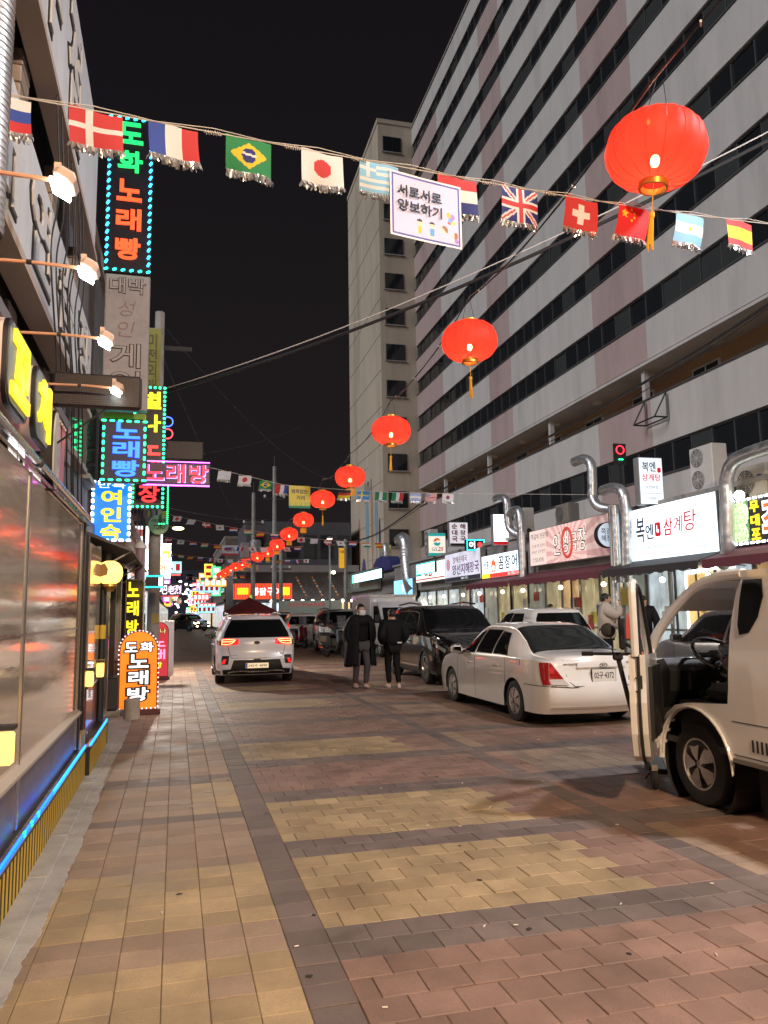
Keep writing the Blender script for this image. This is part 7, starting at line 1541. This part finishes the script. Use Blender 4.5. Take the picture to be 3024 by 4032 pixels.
# ------------------------------------------------------------ white box truck behind the walking men
bt = thing('box_truck', 'small white box truck facing the viewer behind the black SUV', 'truck', (7.75, 26.2, 0), R(180))
MB().bx(-.88, .88, -4.4, -1.35, .80, 2.18, ch=.02).build('box_body', M_PWHITE, bt); MB().bx(-.90, .90, -4.42, -1.33, 2.12, 2.20).build('box_rim', M_STEEL, bt)
MB().prism([(-1.3, .45), (-1.3, 1.92), (-.55, 1.92), (-.25, 1.75), (.22, 1.15), (.32, .9), (.30, .4)], -.82, .82, plane='YZ').build('cab', M_PWHITE, bt); mb = MB(); mb.add([(-.74, -.17, 1.72), (.74, -.17, 1.72), (.78, .235, 1.18), (-.78, .235, 1.18)], [(0, 1, 2, 3)]); mb.build('windscreen', M_CGLASS, bt)
for sg in (-1, 1):
    mb = MB(); mb.prism([(-1.1, 1.18), (-1.1, 1.78), (-.5, 1.78), (-.28, 1.62), (.05, 1.18)], sg * .822, sg * .826, plane='YZ'); mb.build('side_window', M_CGLASS, bt); MB().box((sg * .98, .08, 1.35), (.18, .07, .26), ch=.03).build('door_mirror', M_TRIM, bt); MB().box((sg * .62, .31, .74), (.3, .05, .16), ch=.02).build('head_lamp', M_HEADL, bt)
    for y in (-.35, -3.3): wheel(bt, sg * .72, y, .31, .2, M_RIMW, 5, 'cover', sg)
MB().box((0, .31, .74), (.8, .03, .18)).build('grille', M_TRIM, bt); MB().box((0, .34, .46), (1.6, .1, .18), ch=.02).build('bumper', M_TRIM, bt); MB().bx(-.5, .5, -4.2, .2, .42, .6).build('chassis', M_TRIM, bt)
# ------------------------------------------------------------ people: skinned bodies, clothes as children
def skin(name, verts, edges, radii, m, parent, root=0, sub=2):
    me = bpy.data.meshes.new(name); me.from_pydata([tuple(v) for v in verts], edges, []); o = bpy.data.objects.new(name, me); _ts.collection.objects.link(o)
    o.modifiers.new('skin', 'SKIN'); o.modifiers['skin'].use_smooth_shade = True; sv = me.skin_vertices[0].data
    for i, r_ in enumerate(radii): sv[i].radius = r_ if hasattr(r_, '__len__') else (r_, r_)
    for i in range(len(verts)): sv[i].use_root = (i == root)
    sb = o.modifiers.new('sub', 'SUBSURF'); sb.levels = sub; sb.render_levels = sub
    with bpy.context.temp_override(scene=_ts, view_layer=_ts.view_layers[0]): dg = bpy.context.evaluated_depsgraph_get()
    out = bpy.data.meshes.new_from_object(o.evaluated_get(dg)); out.materials.clear(); out.materials.append(m); bpy.data.objects.remove(o); bpy.data.meshes.remove(me)
    out.polygons.foreach_set('use_smooth', [True] * len(out.polygons)); return inst(name, out, parent)
SKINM = mat('skin', (.50, .30, .22), .5, var=.06, vs=20); HAIR = mat('hair_black', (.012, .010, .010), .5, bump=.5, bs=150)
def ell(c, r, n=18, k=12, fn=None):
    mb = MB(); pr = []
    def f(u, v):
        a, b = u * 2 * math.pi, (v - .5) * math.pi; p = Vector((math.cos(a) * math.cos(b), math.sin(a) * math.cos(b), math.sin(b)))
        if fn: p = fn(p)
        return (c[0] + r[0] * p.x, c[1] + r[1] * p.y, c[2] + r[2] * p.z)
    return mb.grid(f, n, k)
def hand(parent, p, d, up, s=1.0, curl=.5):
    """palm with five bent fingers; d points along the hand, up is the back of it"""
    d, up = Vector(d).normalized(), Vector(up).normalized(); side = d.cross(up).normalized(); V = [Vector(p), Vector(p) + d * .07 * s]; E = [(0, 1)]; Rr = [(.026 * s, .018 * s), (.036 * s, .016 * s)]
    for i, (o_, l) in enumerate(((-.030, .068), (-.010, .078), (.010, .074), (.029, .058))):
        a = V[1] + side * o_ * s + d * .012 * s; b = a + (d * math.cos(curl) - up * math.sin(curl)) * l * .5 * s; c_ = b + (d * math.cos(curl * 2) - up * math.sin(curl * 2)) * l * .5 * s; k = len(V); V += [a, b, c_]; E += [(1, k), (k, k + 1), (k + 1, k + 2)]; Rr += [.010 * s, .009 * s, .0075 * s]
    a = V[0] + side * -.03 * s + d * .03 * s; b = a + (side * -.6 + d * .7 - up * .3) * .04 * s; k = len(V); V += [a, b]; E += [(0, k), (k, k + 1)]; Rr += [.011 * s, .009 * s]
    return skin('hand', V, E, Rr, SKINM, parent, 0, 1)
def person(label, loc, rz, H, top, bottom, shoe, pose, coat=None, mask=False, hair='short', cap=None, name='person', hands=True):
    """facing local -Y; pose gives joint offsets in units of the height"""
    p = thing(name, label, 'person', loc, rz); h = H; J = {k: Vector(v) * h for k, v in dict(pel=(0, 0, .52), wai=(0, 0, .60), che=(0, 0, .73), nec=(0, 0, .825), hea=(0, -.01, .90), top=(0, 0, .955), shL=(.115, 0, .80), elL=(.15, .02, .63), wrL=(.13, -.03, .50), shR=(-.115, 0, .80), elR=(-.15, .02, .63), wrR=(-.13, -.03, .50), hiL=(.052, 0, .50), knL=(.055, -.01, .28), anL=(.055, .02, .05), toL=(.06, -.075, .02), hiR=(-.052, 0, .50), knR=(-.055, -.01, .28), anR=(-.055, .02, .05), toR=(-.06, -.075, .02)).items()}
    for k, v in pose.items(): J[k] = Vector(v) * h
    names_ = list(J); ix = {k: i for i, k in enumerate(names_)}
    E = [('pel', 'wai'), ('wai', 'che'), ('che', 'nec'), ('nec', 'hea'), ('hea', 'top'), ('che', 'shL'), ('shL', 'elL'), ('elL', 'wrL'), ('che', 'shR'), ('shR', 'elR'), ('elR', 'wrR'), ('pel', 'hiL'), ('hiL', 'knL'), ('knL', 'anL'), ('anL', 'toL'), ('pel', 'hiR'), ('hiR', 'knR'), ('knR', 'anR'), ('anR', 'toR')]
    rad = dict(pel=.078, wai=.068, che=.082, nec=.033, hea=.052, top=.035, shL=.040, elL=.026, wrL=.018, shR=.040, elR=.026, wrR=.018, hiL=.052, knL=.034, anL=.022, toL=.018, hiR=.052, knR=.034, anR=.022, toR=.018)
    skin('body', [J[k] for k in names_], [(ix[a], ix[b]) for a, b in E], [(rad[k] * h * (1.1 if k in ('pel', 'che', 'wai') else 1), rad[k] * h * .8 if k in ('pel', 'wai', 'che') else rad[k] * h) for k in names_], SKINM, p, 0)
    # face
    hc = J['hea'] + Vector((0, -.0, .012 * h)); hd = (J['top'] - J['nec']); fr = Vector((0, -1, 0))
    def hf(q): return Vector((q.x * (1 - .12 * max(0, -q.z)), q.y * (1 + .06 * max(0, -q.y)) , q.z))
    ell(hc, (.046 * h, .056 * h, .066 * h), fn=hf).build('head', SKINM, p, smooth=True)
    MB().prism([(-.006 * h, 0), (.006 * h, 0), (.009 * h, -.022 * h), (-.009 * h, -.022 * h)], 0, .012 * h).build('nose', SKINM, p).location = hc + Vector((0, -.066 * h, .005 * h))
    for sg in (-1, 1):
        ell(hc + Vector((sg * .018 * h, -.050 * h, .010 * h)), (.006 * h, .004 * h, .0035 * h), 8, 6).build('eye', HAIR, p); ell(hc + Vector((sg * .047 * h, .004 * h, .0)), (.006 * h, .011 * h, .017 * h), 8, 6).build('ear', SKINM, p, smooth=True)
    if mask:
        mb = MB(); mb.grid(lambda u, v: ((u - .5) * .082 * h, -(.064 + .012 * math.sin(v * math.pi)) * h * math.sqrt(max(.05, 1 - ((u - .5) * 1.55) ** 2)), (-.055 + .058 * v) * h), 14, 8); mb.build('face_mask', mat('mask_white', (.66, .68, .74), .7), p, smooth=True).location = hc + Vector((0, 0, -.004 * h))
    else: ell(hc + Vector((0, -.055 * h, -.030 * h)), (.014 * h, .006 * h, .004 * h), 8, 6).build('mouth', mat('lip', (.36, .15, .13), .5), p)
    def cut(q):
        v = q.copy()
        if v.z < -.15 and v.y < .2: v.z = -.15 + (v.z + .15) * .1
        if v.y < -.55 and v.z < .35: v.z = max(v.z, .35)
        if v.y > -.2 and v.z < -.55: v.z = -.55
        return v
    if cap: 
        ell(hc + Vector((0, .002 * h, .018 * h)), (.053 * h, .062 * h, .062 * h), fn=lambda q: Vector((q.x, q.y, max(q.z, -.05)))).build('cap', cap, p, smooth=True); MB().prism(rrect(.08 * h, .05 * h, .02 * h, 4), 0, .006 * h, plane='XY').build('cap_peak', cap, p).location = hc + Vector((0, -.075 * h, .018 * h)); ell(hc + Vector((0, .012 * h, -.006 * h)), (.049 * h, .054 * h, .05 * h), fn=lambda q: Vector((q.x, max(q.y, .1), q.z))).build('hair', HAIR, p, smooth=True)
    else: ell(hc + Vector((0, .008 * h, .014 * h)), (.053 * h, .061 * h, .064 * h), 24, 16, fn=cut).build('hair', HAIR, p, smooth=True)
    # clothes
    def sub_skin(nm, keys, edges, rr, m): return skin(nm, [J[k] for k in keys], [(keys.index(a), keys.index(b)) for a, b in edges], rr, m, p, 0)
    sub_skin('trousers', ['pel', 'hiL', 'knL', 'anL', 'hiR', 'knR', 'anR'], [('pel', 'hiL'), ('hiL', 'knL'), ('knL', 'anL'), ('pel', 'hiR'), ('hiR', 'knR'), ('knR', 'anR')], [(.09 * h, .075 * h), .062 * h, .044 * h, .034 * h, .062 * h, .044 * h, .034 * h], bottom)
    kx = ['che', 'wai', 'pel', 'shL', 'elL', 'wrL', 'shR', 'elR', 'wrR', 'nec']; f = coat or 1.0
    sub_skin('jacket', kx, [('che', 'wai'), ('wai', 'pel'), ('che', 'shL'), ('shL', 'elL'), ('elL', 'wrL'), ('che', 'shR'), ('shR', 'elR'), ('elR', 'wrR'), ('che', 'nec')], [(.108 * h * f, .085 * h * f), (.098 * h * f, .078 * h * f), (.105 * h * f, .085 * h * f), .058 * h * f, .045 * h * f, .034 * h * f, .058 * h * f, .045 * h * f, .034 * h * f, .046 * h], top)
    for sd in ('L', 'R'):
        a, t_ = J['an' + sd], J['to' + sd]; skin('shoe', [a + Vector((0, .02 * h, -.028 * h)), a.lerp(t_, .5) + Vector((0, 0, -.008 * h)), t_], [(0, 1), (1, 2)], [(.026 * h, .03 * h), (.028 * h, .026 * h), (.024 * h, .016 * h)], shoe, p, 0, 2)
    if hands:
        for sd in ('L', 'R'): 
            e, w_ = J['el' + sd], J['wr' + sd]; d = (w_ - e).normalized(); hand(p, w_ + d * .01, d, Vector((0, -1, 0)) if abs(d.y) < .8 else Vector((0, 0, 1)), h / 1.75)
    return p, J, h
BLK = mat('black_padding', (.008, .008, .011), .7, spec=.15, var=.2, vs=6, bump=.3, bs=12); DKB = mat('dark_knit', (.010, .009, .013), .9, spec=.1); GRYP = mat('grey_trousers', (.055, .052, .06), .8, var=.1); BLKP = mat('black_trousers', (.010, .010, .012), .8, spec=.15); SHW = mat('white_trainer', (.62, .52, .50), .6); PUFF = mat('cream_padding', (.50, .45, .40), .6, bump=.5, bs=9)
p1, J1, h1 = person('person in a long open black padded coat, grey trousers and white face mask', (3.73, 15.81, 0), R(14), 1.76, DKB, GRYP, SHW, dict(elL=(.165, .03, .64), wrL=(.135, -.03, .53), elR=(-.165, .03, .64), wrR=(-.135, -.03, .53), knL=(.06, -.05, .285), anL=(.05, -.02, .05), toL=(.055, -.10, .02), knR=(-.055, -.0, .28), anR=(-.05, .06, .055), toR=(-.058, -.02, .02)), mask=True, hands=False)
# the long coat: a shell round the torso, open in front, down to the calf
mb = MB()
def coatf(u, v):
    a = R(-90 + 26 + (360 - 52) * u); z = .83 - .57 * v; w = (.112 + .05 * v ** .7 + (.03 if v > .15 else .2 * v)) * (1 + .02 * math.sin(9 * a + 4 * v)); return (w * h1 * math.cos(a) * 1.06, w * h1 * math.sin(a) * .78 + .02 * h1 * v, z * h1 + .01 * math.sin(a * 5) * v)
mb.grid(coatf, 40, 14); cobj = mb.build('long_coat', BLK, p1, smooth=True, angle=180); sm_ = cobj.modifiers.new('thick', 'SOLIDIFY'); sm_.thickness = .03
skin('coat_sleeves', [J1['che'], J1['shL'], J1['elL'], J1['wrL'], J1['shR'], J1['elR'], J1['wrR']], [(0, 1), (1, 2), (2, 3), (0, 4), (4, 5), (5, 6)], [.10 * h1, .072 * h1, .060 * h1, .046 * h1, .072 * h1, .060 * h1, .046 * h1], BLK, p1)
MB().tube([(.062 * h1 * math.cos(a), .058 * h1 * math.sin(a) + .004, .835 * h1 + .018 * h1 * math.sin(a)) for a in [2 * math.pi * i / 20 for i in range(20)]], .030, 8, closed=True).build('coat_collar', BLK, p1, smooth=True)
p2, J2, h2 = person('person in a short black puffer and slim black trousers walking away', (4.34, 15.54, 0), R(188), 1.64, BLK, BLKP, SHW, dict(elL=(.175, .06, .64), wrL=(.11, -.05, .56), elR=(-.175, .06, .64), wrR=(-.11, -.05, .56), knL=(.045, -.05, .285), anL=(.035, -.04, .055), toL=(.04, -.12, .02), knR=(-.045, .02, .28), anR=(-.04, .09, .06), toR=(-.045, .02, .02)), coat=1.32, hands=False)
MB().tube([(.066 * h2 * math.cos(a), .062 * h2 * math.sin(a), .835 * h2) for a in [2 * math.pi * i / 20 for i in range(20)]], .034, 8, closed=True).build('collar', BLK, p2, smooth=True); MB().box((-.09, .17, .93), (.09, .01, .03), rz=R(-10)).build('pocket_tag', mat('white_tag', (.6, .6, .62), .6), p2)
for x in (-1, 1): pass
MB().tube([(-.075, .075, .72), (-.07, .07, .42), (-.066, .095, .15)], .008, 5).build('trouser_stripe', mat('white_tag'), p2)
p3, J3, h3 = person('person in a cream padded jacket with a raised hand by the soup shop', (9.12, 15.2, .115), R(62), 1.80, PUFF, BLKP, SHW, dict(elR=(-.14, -.13, .70), wrR=(-.06, -.16, .83), elL=(.17, -.04, .64), wrL=(.10, -.15, .60)), coat=1.42)
MB().tube([(.068 * h3 * math.cos(a), .064 * h3 * math.sin(a) + .01, .84 * h3 + .02 * h3 * math.sin(a)) for a in [2 * math.pi * i / 20 for i in range(20)]], .042, 8, closed=True).build('hood', PUFF, p3, smooth=True)
skin('jacket_hem', [(0, 0, .60 * h3), (0, 0, .50 * h3), (0, 0, .42 * h3)], [(0, 1), (1, 2)], [(.15 * h3, .12 * h3), (.155 * h3, .125 * h3), (.145 * h3, .118 * h3)], PUFF, p3)
p4, J4, h4 = person('person in black with a black cap beside the soup shop door', (9.92, 15.0, .115), R(-30), 1.74, BLK, BLKP, mat('black_shoe', (.02, .02, .02), .5), dict(elL=(.16, -.05, .64), wrL=(.14, -.12, .55)), coat=1.15, cap=mat('black_cap', (.012, .012, .014), .7))
p5, J5, h5 = person('dark haired person in dark clothes behind the white hatchback', (10.35, 20.2, .115), R(40), 1.62, DKB, BLKP, SHW, {}, coat=1.1)
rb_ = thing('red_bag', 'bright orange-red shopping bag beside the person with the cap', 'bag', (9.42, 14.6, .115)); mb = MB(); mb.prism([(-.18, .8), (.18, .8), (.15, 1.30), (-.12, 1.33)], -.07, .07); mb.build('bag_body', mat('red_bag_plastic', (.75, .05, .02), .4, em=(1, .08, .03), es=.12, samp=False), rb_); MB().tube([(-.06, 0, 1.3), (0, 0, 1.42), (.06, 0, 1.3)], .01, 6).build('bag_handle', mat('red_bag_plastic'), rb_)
st_ = thing('tall_stool', 'dark tall stool under the red shopping bag', 'stool', (9.42, 14.6, .115)); MB().box((0, 0, .785), (.36, .36, .04), ch=.012).build('seat', M_DARKMET, st_)
for a in (-1, 1):
    for b in (-1, 1): MB().tube([(a * .14, b * .14, .77), (a * .17, b * .17, 0)], .014, 6).build('leg', M_DARKMET, st_)
# small litter on the paving
rng = random.Random(11); bm_ = MB().tube([(0, 0, 0), (.022, 0, 0)], .0035, 6).mesh('cigarette_butt', mat('butt_paper', (.7, .66, .6), .8))
for k in range(26):
    y = rng.uniform(2.6, 9); x = rng.uniform(-.4, 4.5) * (.4 + y / 12); o = inst('cigarette_butt', bm_, None, (x, y, .006), (0, 0, rng.uniform(0, 6.28)), (1, 1.2, 1)); tag(o, 'white cigarette end lying on the paving', 'litter', 'cigarette ends on the paving')
gum = MB().lathe([(0, .002), (.02, .0015), (.028, 0)], 9).mesh('gum_spot', mat('old_gum', (.03, .028, .026), .7))
for k in range(14): y = rng.uniform(2.3, 8); x = rng.uniform(-.4, 4.0) * (.45 + y / 12); inst('gum_spot', gum, paving, (x, y, .0035), (0, 0, rng.uniform(0, 6)), (rng.uniform(.3, .7), rng.uniform(.3, .7), 1))
# ------------------------------------------------------------ far end of the street
cb = thing('corner_eatery', 'dark low building with a red lit fascia at the street crossing', 'building', (4.2, 60, 0))
MB().bx(0, 9.4, 0, 9, 0, 5.0).build('wall', M_W1, cb); MB().bx(.0, 9.6, -1.2, .2, 4.75, 5.25).build('roof_ledge', mat('ledge_grey', (.3, .28, .28), .7), cb); MB().bx(1.0, 9.4, .5, 9, 5.25, 8.8).build('upper_floor', mat('upper_dark', (.10, .10, .115), .7, var=.2, vs=1), cb)
for k in range(6): f = MB().bx(1.4 + k * 1.35, 2.4 + k * 1.35, .44, .5, 5.9, 7.8).build('window', M_WINFR, cb); MB().bx(1.46 + k * 1.35, 2.34 + k * 1.35, .40, .44, 5.96, 7.74).build('pane', M_WINDK2 if k % 2 else M_WINDK, f)
for k in range(5): MB().bx(.3 + k * 1.8, 1.9 + k * 1.8, -.06, -.001, .2, 2.4).build('shopfront', [LITW, LITC][k % 2], cb)
s = sign('red_fascia_sign', 'red striped lit fascia with white letters and yellow patches', (6.3, 58.6, 2.66), 0, 4.4, 1.2, .3, backlit('red_fascia_lit', (1.0, .10, .03), .95, False))
for k in range(22): MB().bx(-2.15 + k * .2, -2.07 + k * .2, s['fy'] - .006, s['fy'] - .001, .05, 1.15).build('stripe', glow_mat('stripe_dark_red', (.55, .04, .02), .7), s)
MB().bx(-1.9, -1.1, s['fy'] - .014, s['fy'] - .007, .38, .86).build('yellow_patch', T_YEL, s); MB().bx(1.2, 2.0, s['fy'] - .014, s['fy'] - .007, .3, .9).build('yellow_patch', T_YEL, s)
for k, ch in enumerate('통닭구이'): L(s, ch, -.55 + k * .55, .58, .46, .56, T_WHITE, depth=.03, bold=.03, name='letter')
eb = thing('eave_lights', 'row of white bulbs under the eave of the corner building', 'lamp', (7.0, 58.8, 2.5)); MB().bx(-.2, 6.4, -.02, .02, .06, .1).build('rail', M_DARKMET, eb)
for k in range(9): ell((k * .78, -.05, 0), (.14, .14, .12), 10, 8).build('bulb', glow_mat('eave_bulb', (1.0, .97, .82), 7, True), eb, smooth=True)
for k in range(4):
    pg = thing('pennant_string', 'short string of orange and white pennants hanging from the eave', 'bunting', (8.9 + k * 1.25, 59.0, 4.3), 0, 'pennant strings on the eave'); 
    for i in range(7): MB().box((.12 * i, 0, -.22 * i), (.16, .02, .12), ry=R(40)).build('pennant', mat('pennant_%d' % (i % 2), ((.7, .25, .05), (.7, .68, .62))[i % 2], .7), pg)
s = sign('white_wall_banner', 'pale banner with faint red lines below the row of bulbs', (8.5, 50.0, 1.35), 0, 4.1, 1.05, .03, mat('pale_banner', (.55, .55, .48), .7)); L(s, '신선한 해산물 전문점', -.3, .78, 2.4, .2, mat('red_ink'), depth=.004, bold=.01); L(s, '단체 환영', 1.0, .4, 1.2, .22, BRN, depth=.004, bold=.0)
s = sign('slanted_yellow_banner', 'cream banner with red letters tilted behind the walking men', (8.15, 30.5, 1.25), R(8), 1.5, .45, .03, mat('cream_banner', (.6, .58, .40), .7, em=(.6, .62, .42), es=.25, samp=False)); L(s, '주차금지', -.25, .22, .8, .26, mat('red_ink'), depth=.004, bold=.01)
tn = thing('maroon_tent', 'maroon peaked tent roof beside the white crossover', 'tent', (3.75, 41.5, 0)); mb = MB(); mb.add([(-1.3, -1.3, 1.72), (1.3, -1.3, 1.72), (1.3, 1.3, 1.72), (-1.3, 1.3, 1.72), (0, 0, 2.45), (-1.3, -1.3, 1.5), (1.3, -1.3, 1.5), (1.3, 1.3, 1.5), (-1.3, 1.3, 1.5)], [(0, 1, 4), (1, 2, 4), (2, 3, 4), (3, 0, 4), (0, 5, 6, 1), (1, 6, 7, 2), (2, 7, 8, 3), (3, 8, 5, 0)]); mb.build('canopy', mat('maroon_canvas', (.22, .03, .04), .7), tn)
for x in (-1.25, 1.25):
    for y in (-1.25, 1.25): MB().tube([(x, y, 0), (x, y, 1.72)], .025, 6).build('leg', M_STEEL, tn)
gb = thing('green_bottle_display', 'glowing green bottle shaped display by the maroon tent', 'sign', (4.35, 47, 1.75)); MB().lathe([(0, 0), (.16, 0), (.17, .05), (.17, .5), (.08, .72), (.055, .78), (.055, .95), (0, .96)], 14).build('bottle', glow_mat('bottle_green', (.08, .7, .05), .8), gb, smooth=True); MB().lathe([(.172, .15), (.172, .42)], 14).build('bottle_label', T_WHITE, gb); MB().tube([(0, 0, -1.75), (0, 0, 0)], .03, 6).build('stand', M_STEEL, gb)
# utility poles at the crossing
M_PCON = mat('pole_concrete')
for x, y, h_, lab, tr in ((5.86, 48, 10.8, 'tallest concrete utility pole before the corner building', 0), (4.75, 50, 9.4, 'utility pole with a grey transformer can', 1), (6.8, 52, 6.6, 'shorter utility pole beside the tallest one', 0)):
    p_ = thing('utility_pole', lab, 'pole', (x, y, 0), 0, 'utility poles at the crossing'); MB().tube([(0, 0, 0), (0, 0, h_)], [.16, .11], 14).build('shaft', M_PCON, p_, smooth=True); MB().tube([(0, 0, h_), (0, 0, h_ + .7)], .03, 6).build('spike', M_DARKMET, p_); MB().bx(-.7, .7, -.06, .06, h_ - 2.1, h_ - 2.0).build('crossarm', M_DARKMET, p_)
    for q in (-.6, .6): MB().lathe([(0, .2), (.06, .18), (.08, .1), (.05, 0)], 8, c=(q, 0, h_ - 2.0)).build('insulator', M_WHITEP, p_)
    if tr: MB().lathe([(0, 1.3), (.3, 1.28), (.36, 1.15), (.36, .1), (.3, 0), (0, 0)], 14, c=(.1, -.42, h_ - 4.4)).build('transformer', M_CAB, p_, smooth=True); MB().box((-.55, -.3, h_ - 3.8), (.55, .5, 1.0), ch=.04).build('switch_box', M_CAB, p_)
cp_ = thing('corner_pole', 'grey pole at the pharmacy corner carrying the amber sign', 'pole', RL(10.3, 52.0)); MB().tube([(0, 0, 0), (0, 0, 6.6)], [.16, .12], 12).build('shaft', M_PCON, cp_, smooth=True)
# far canyon: house rows and lit signs
row_house('shop_house', 'first house on the right of the far narrow street', 4.3, 72, 95, 8.5, M_W2, [LITW, LITC], 8, -1); row_house('shop_house', 'second house on the right of the far narrow street', 4.1, 95.2, 150, 7.5, M_W1, [LITC, LITW], 9, -1)
en = thing('end_building', 'dim blue-grey building closing the far street', 'building', (-6, 168, 0)); MB().bx(0, 20, 0, 8, 0, 11).build('wall', mat('far_dark', (.10, .10, .14), .8, var=.2, vs=.4), en)
for k in range(8):
    for j in range(3): MB().bx(1.5 + k * 2.2, 2.7 + k * 2.2, -.05, 0, 4 + j * 2.4, 5.4 + j * 2.4).build('window', M_WINDK, en)
FC = [((1.0, .12, .10), 1.3), ((1.0, .30, .45), 1.2), ((.92, .95, 1.0), 1.6), ((.10, .25, 1.0), 1.6), ((.9, .2, 1.0), 1.3), ((1.0, .8, .1), 1.2), ((.1, .9, .3), 1.2), ((1.0, .45, .1), 1.2), ((.3, .8, 1.0), 1.4)]
rng = random.Random(21)
def far_sign(x, y, z, w, h, ci, n):
    col, st = FC[ci]; s = thing('far_shop_sign', 'small glowing shop sign far down the street', 'sign', (x, y, z), 0, 'glowing shop signs far down the street')
    MB().box((0, 0, h / 2), (w + .06, .15, h + .06)).build('cabinet', M_CABD, s); MB().box((0, -.08, h / 2), (w, .02, h)).build('face_panel', backlit('far_lit_%d' % ci, col, st, False, .3, 3), s)
    ink = T_WHITE if ci not in (2, 8, 5) else REDI
    for i in range(n):
        if h > w: MB().box((rng.uniform(-.04, .04) * w, -.1, h * (i + .5) / n), (w * .62, .02, h / n * .5)).build('glyph_block', ink, s)
        else: MB().box((w * ((i + .5) / n - .5), -.1, h * .5), (w / n * .6, .02, h * .6)).build('glyph_block', ink, s)
for k in range(22):                                         # right side of the far street
    y = 63 + k * 3.6; x = 3.9 - rng.uniform(0, .5) - .004 * (y - 64); v = rng.random() < .62
    far_sign(x - (.35 if v else .8), y, rng.uniform(2.4, 4.6), .8 if v else 1.7, 2.6 if v else .7, rng.randrange(9), 4)
    if k % 2: far_sign(x - .9, y + 2.2, rng.uniform(1.6, 2.4), 1.5, .6, rng.randrange(9), 4)
for k in range(15):                                         # left side
    y = 27 + k * 7.5; v = rng.random() < .6
    far_sign(-.75 + (.0 if v else .35), y, rng.uniform(2.4, 4.0), .55 if v else 1.2, 1.8 if v else .5, rng.randrange(9), 4)
for k in range(26):
    y = 90 + rng.uniform(0, 70); o = thing('far_lamp', 'tiny white lamp far down the street', 'lamp', (rng.uniform(-.3, 3.6), y, rng.uniform(1.2, 6.5)), 0, 'tiny lamps far down the street'); MB().box((0, 0, 0), (.35, .1, .25), ch=.08).build('glass', glow_mat('far_lamp_glow', (.95, .97, 1.0), 5), o)
    MB().tube([(0, .1, -.02), (0, .3, .4)], .02, 5).build('hook', M_DARKMET, o)
bpy.data.scenes.remove(_ts)
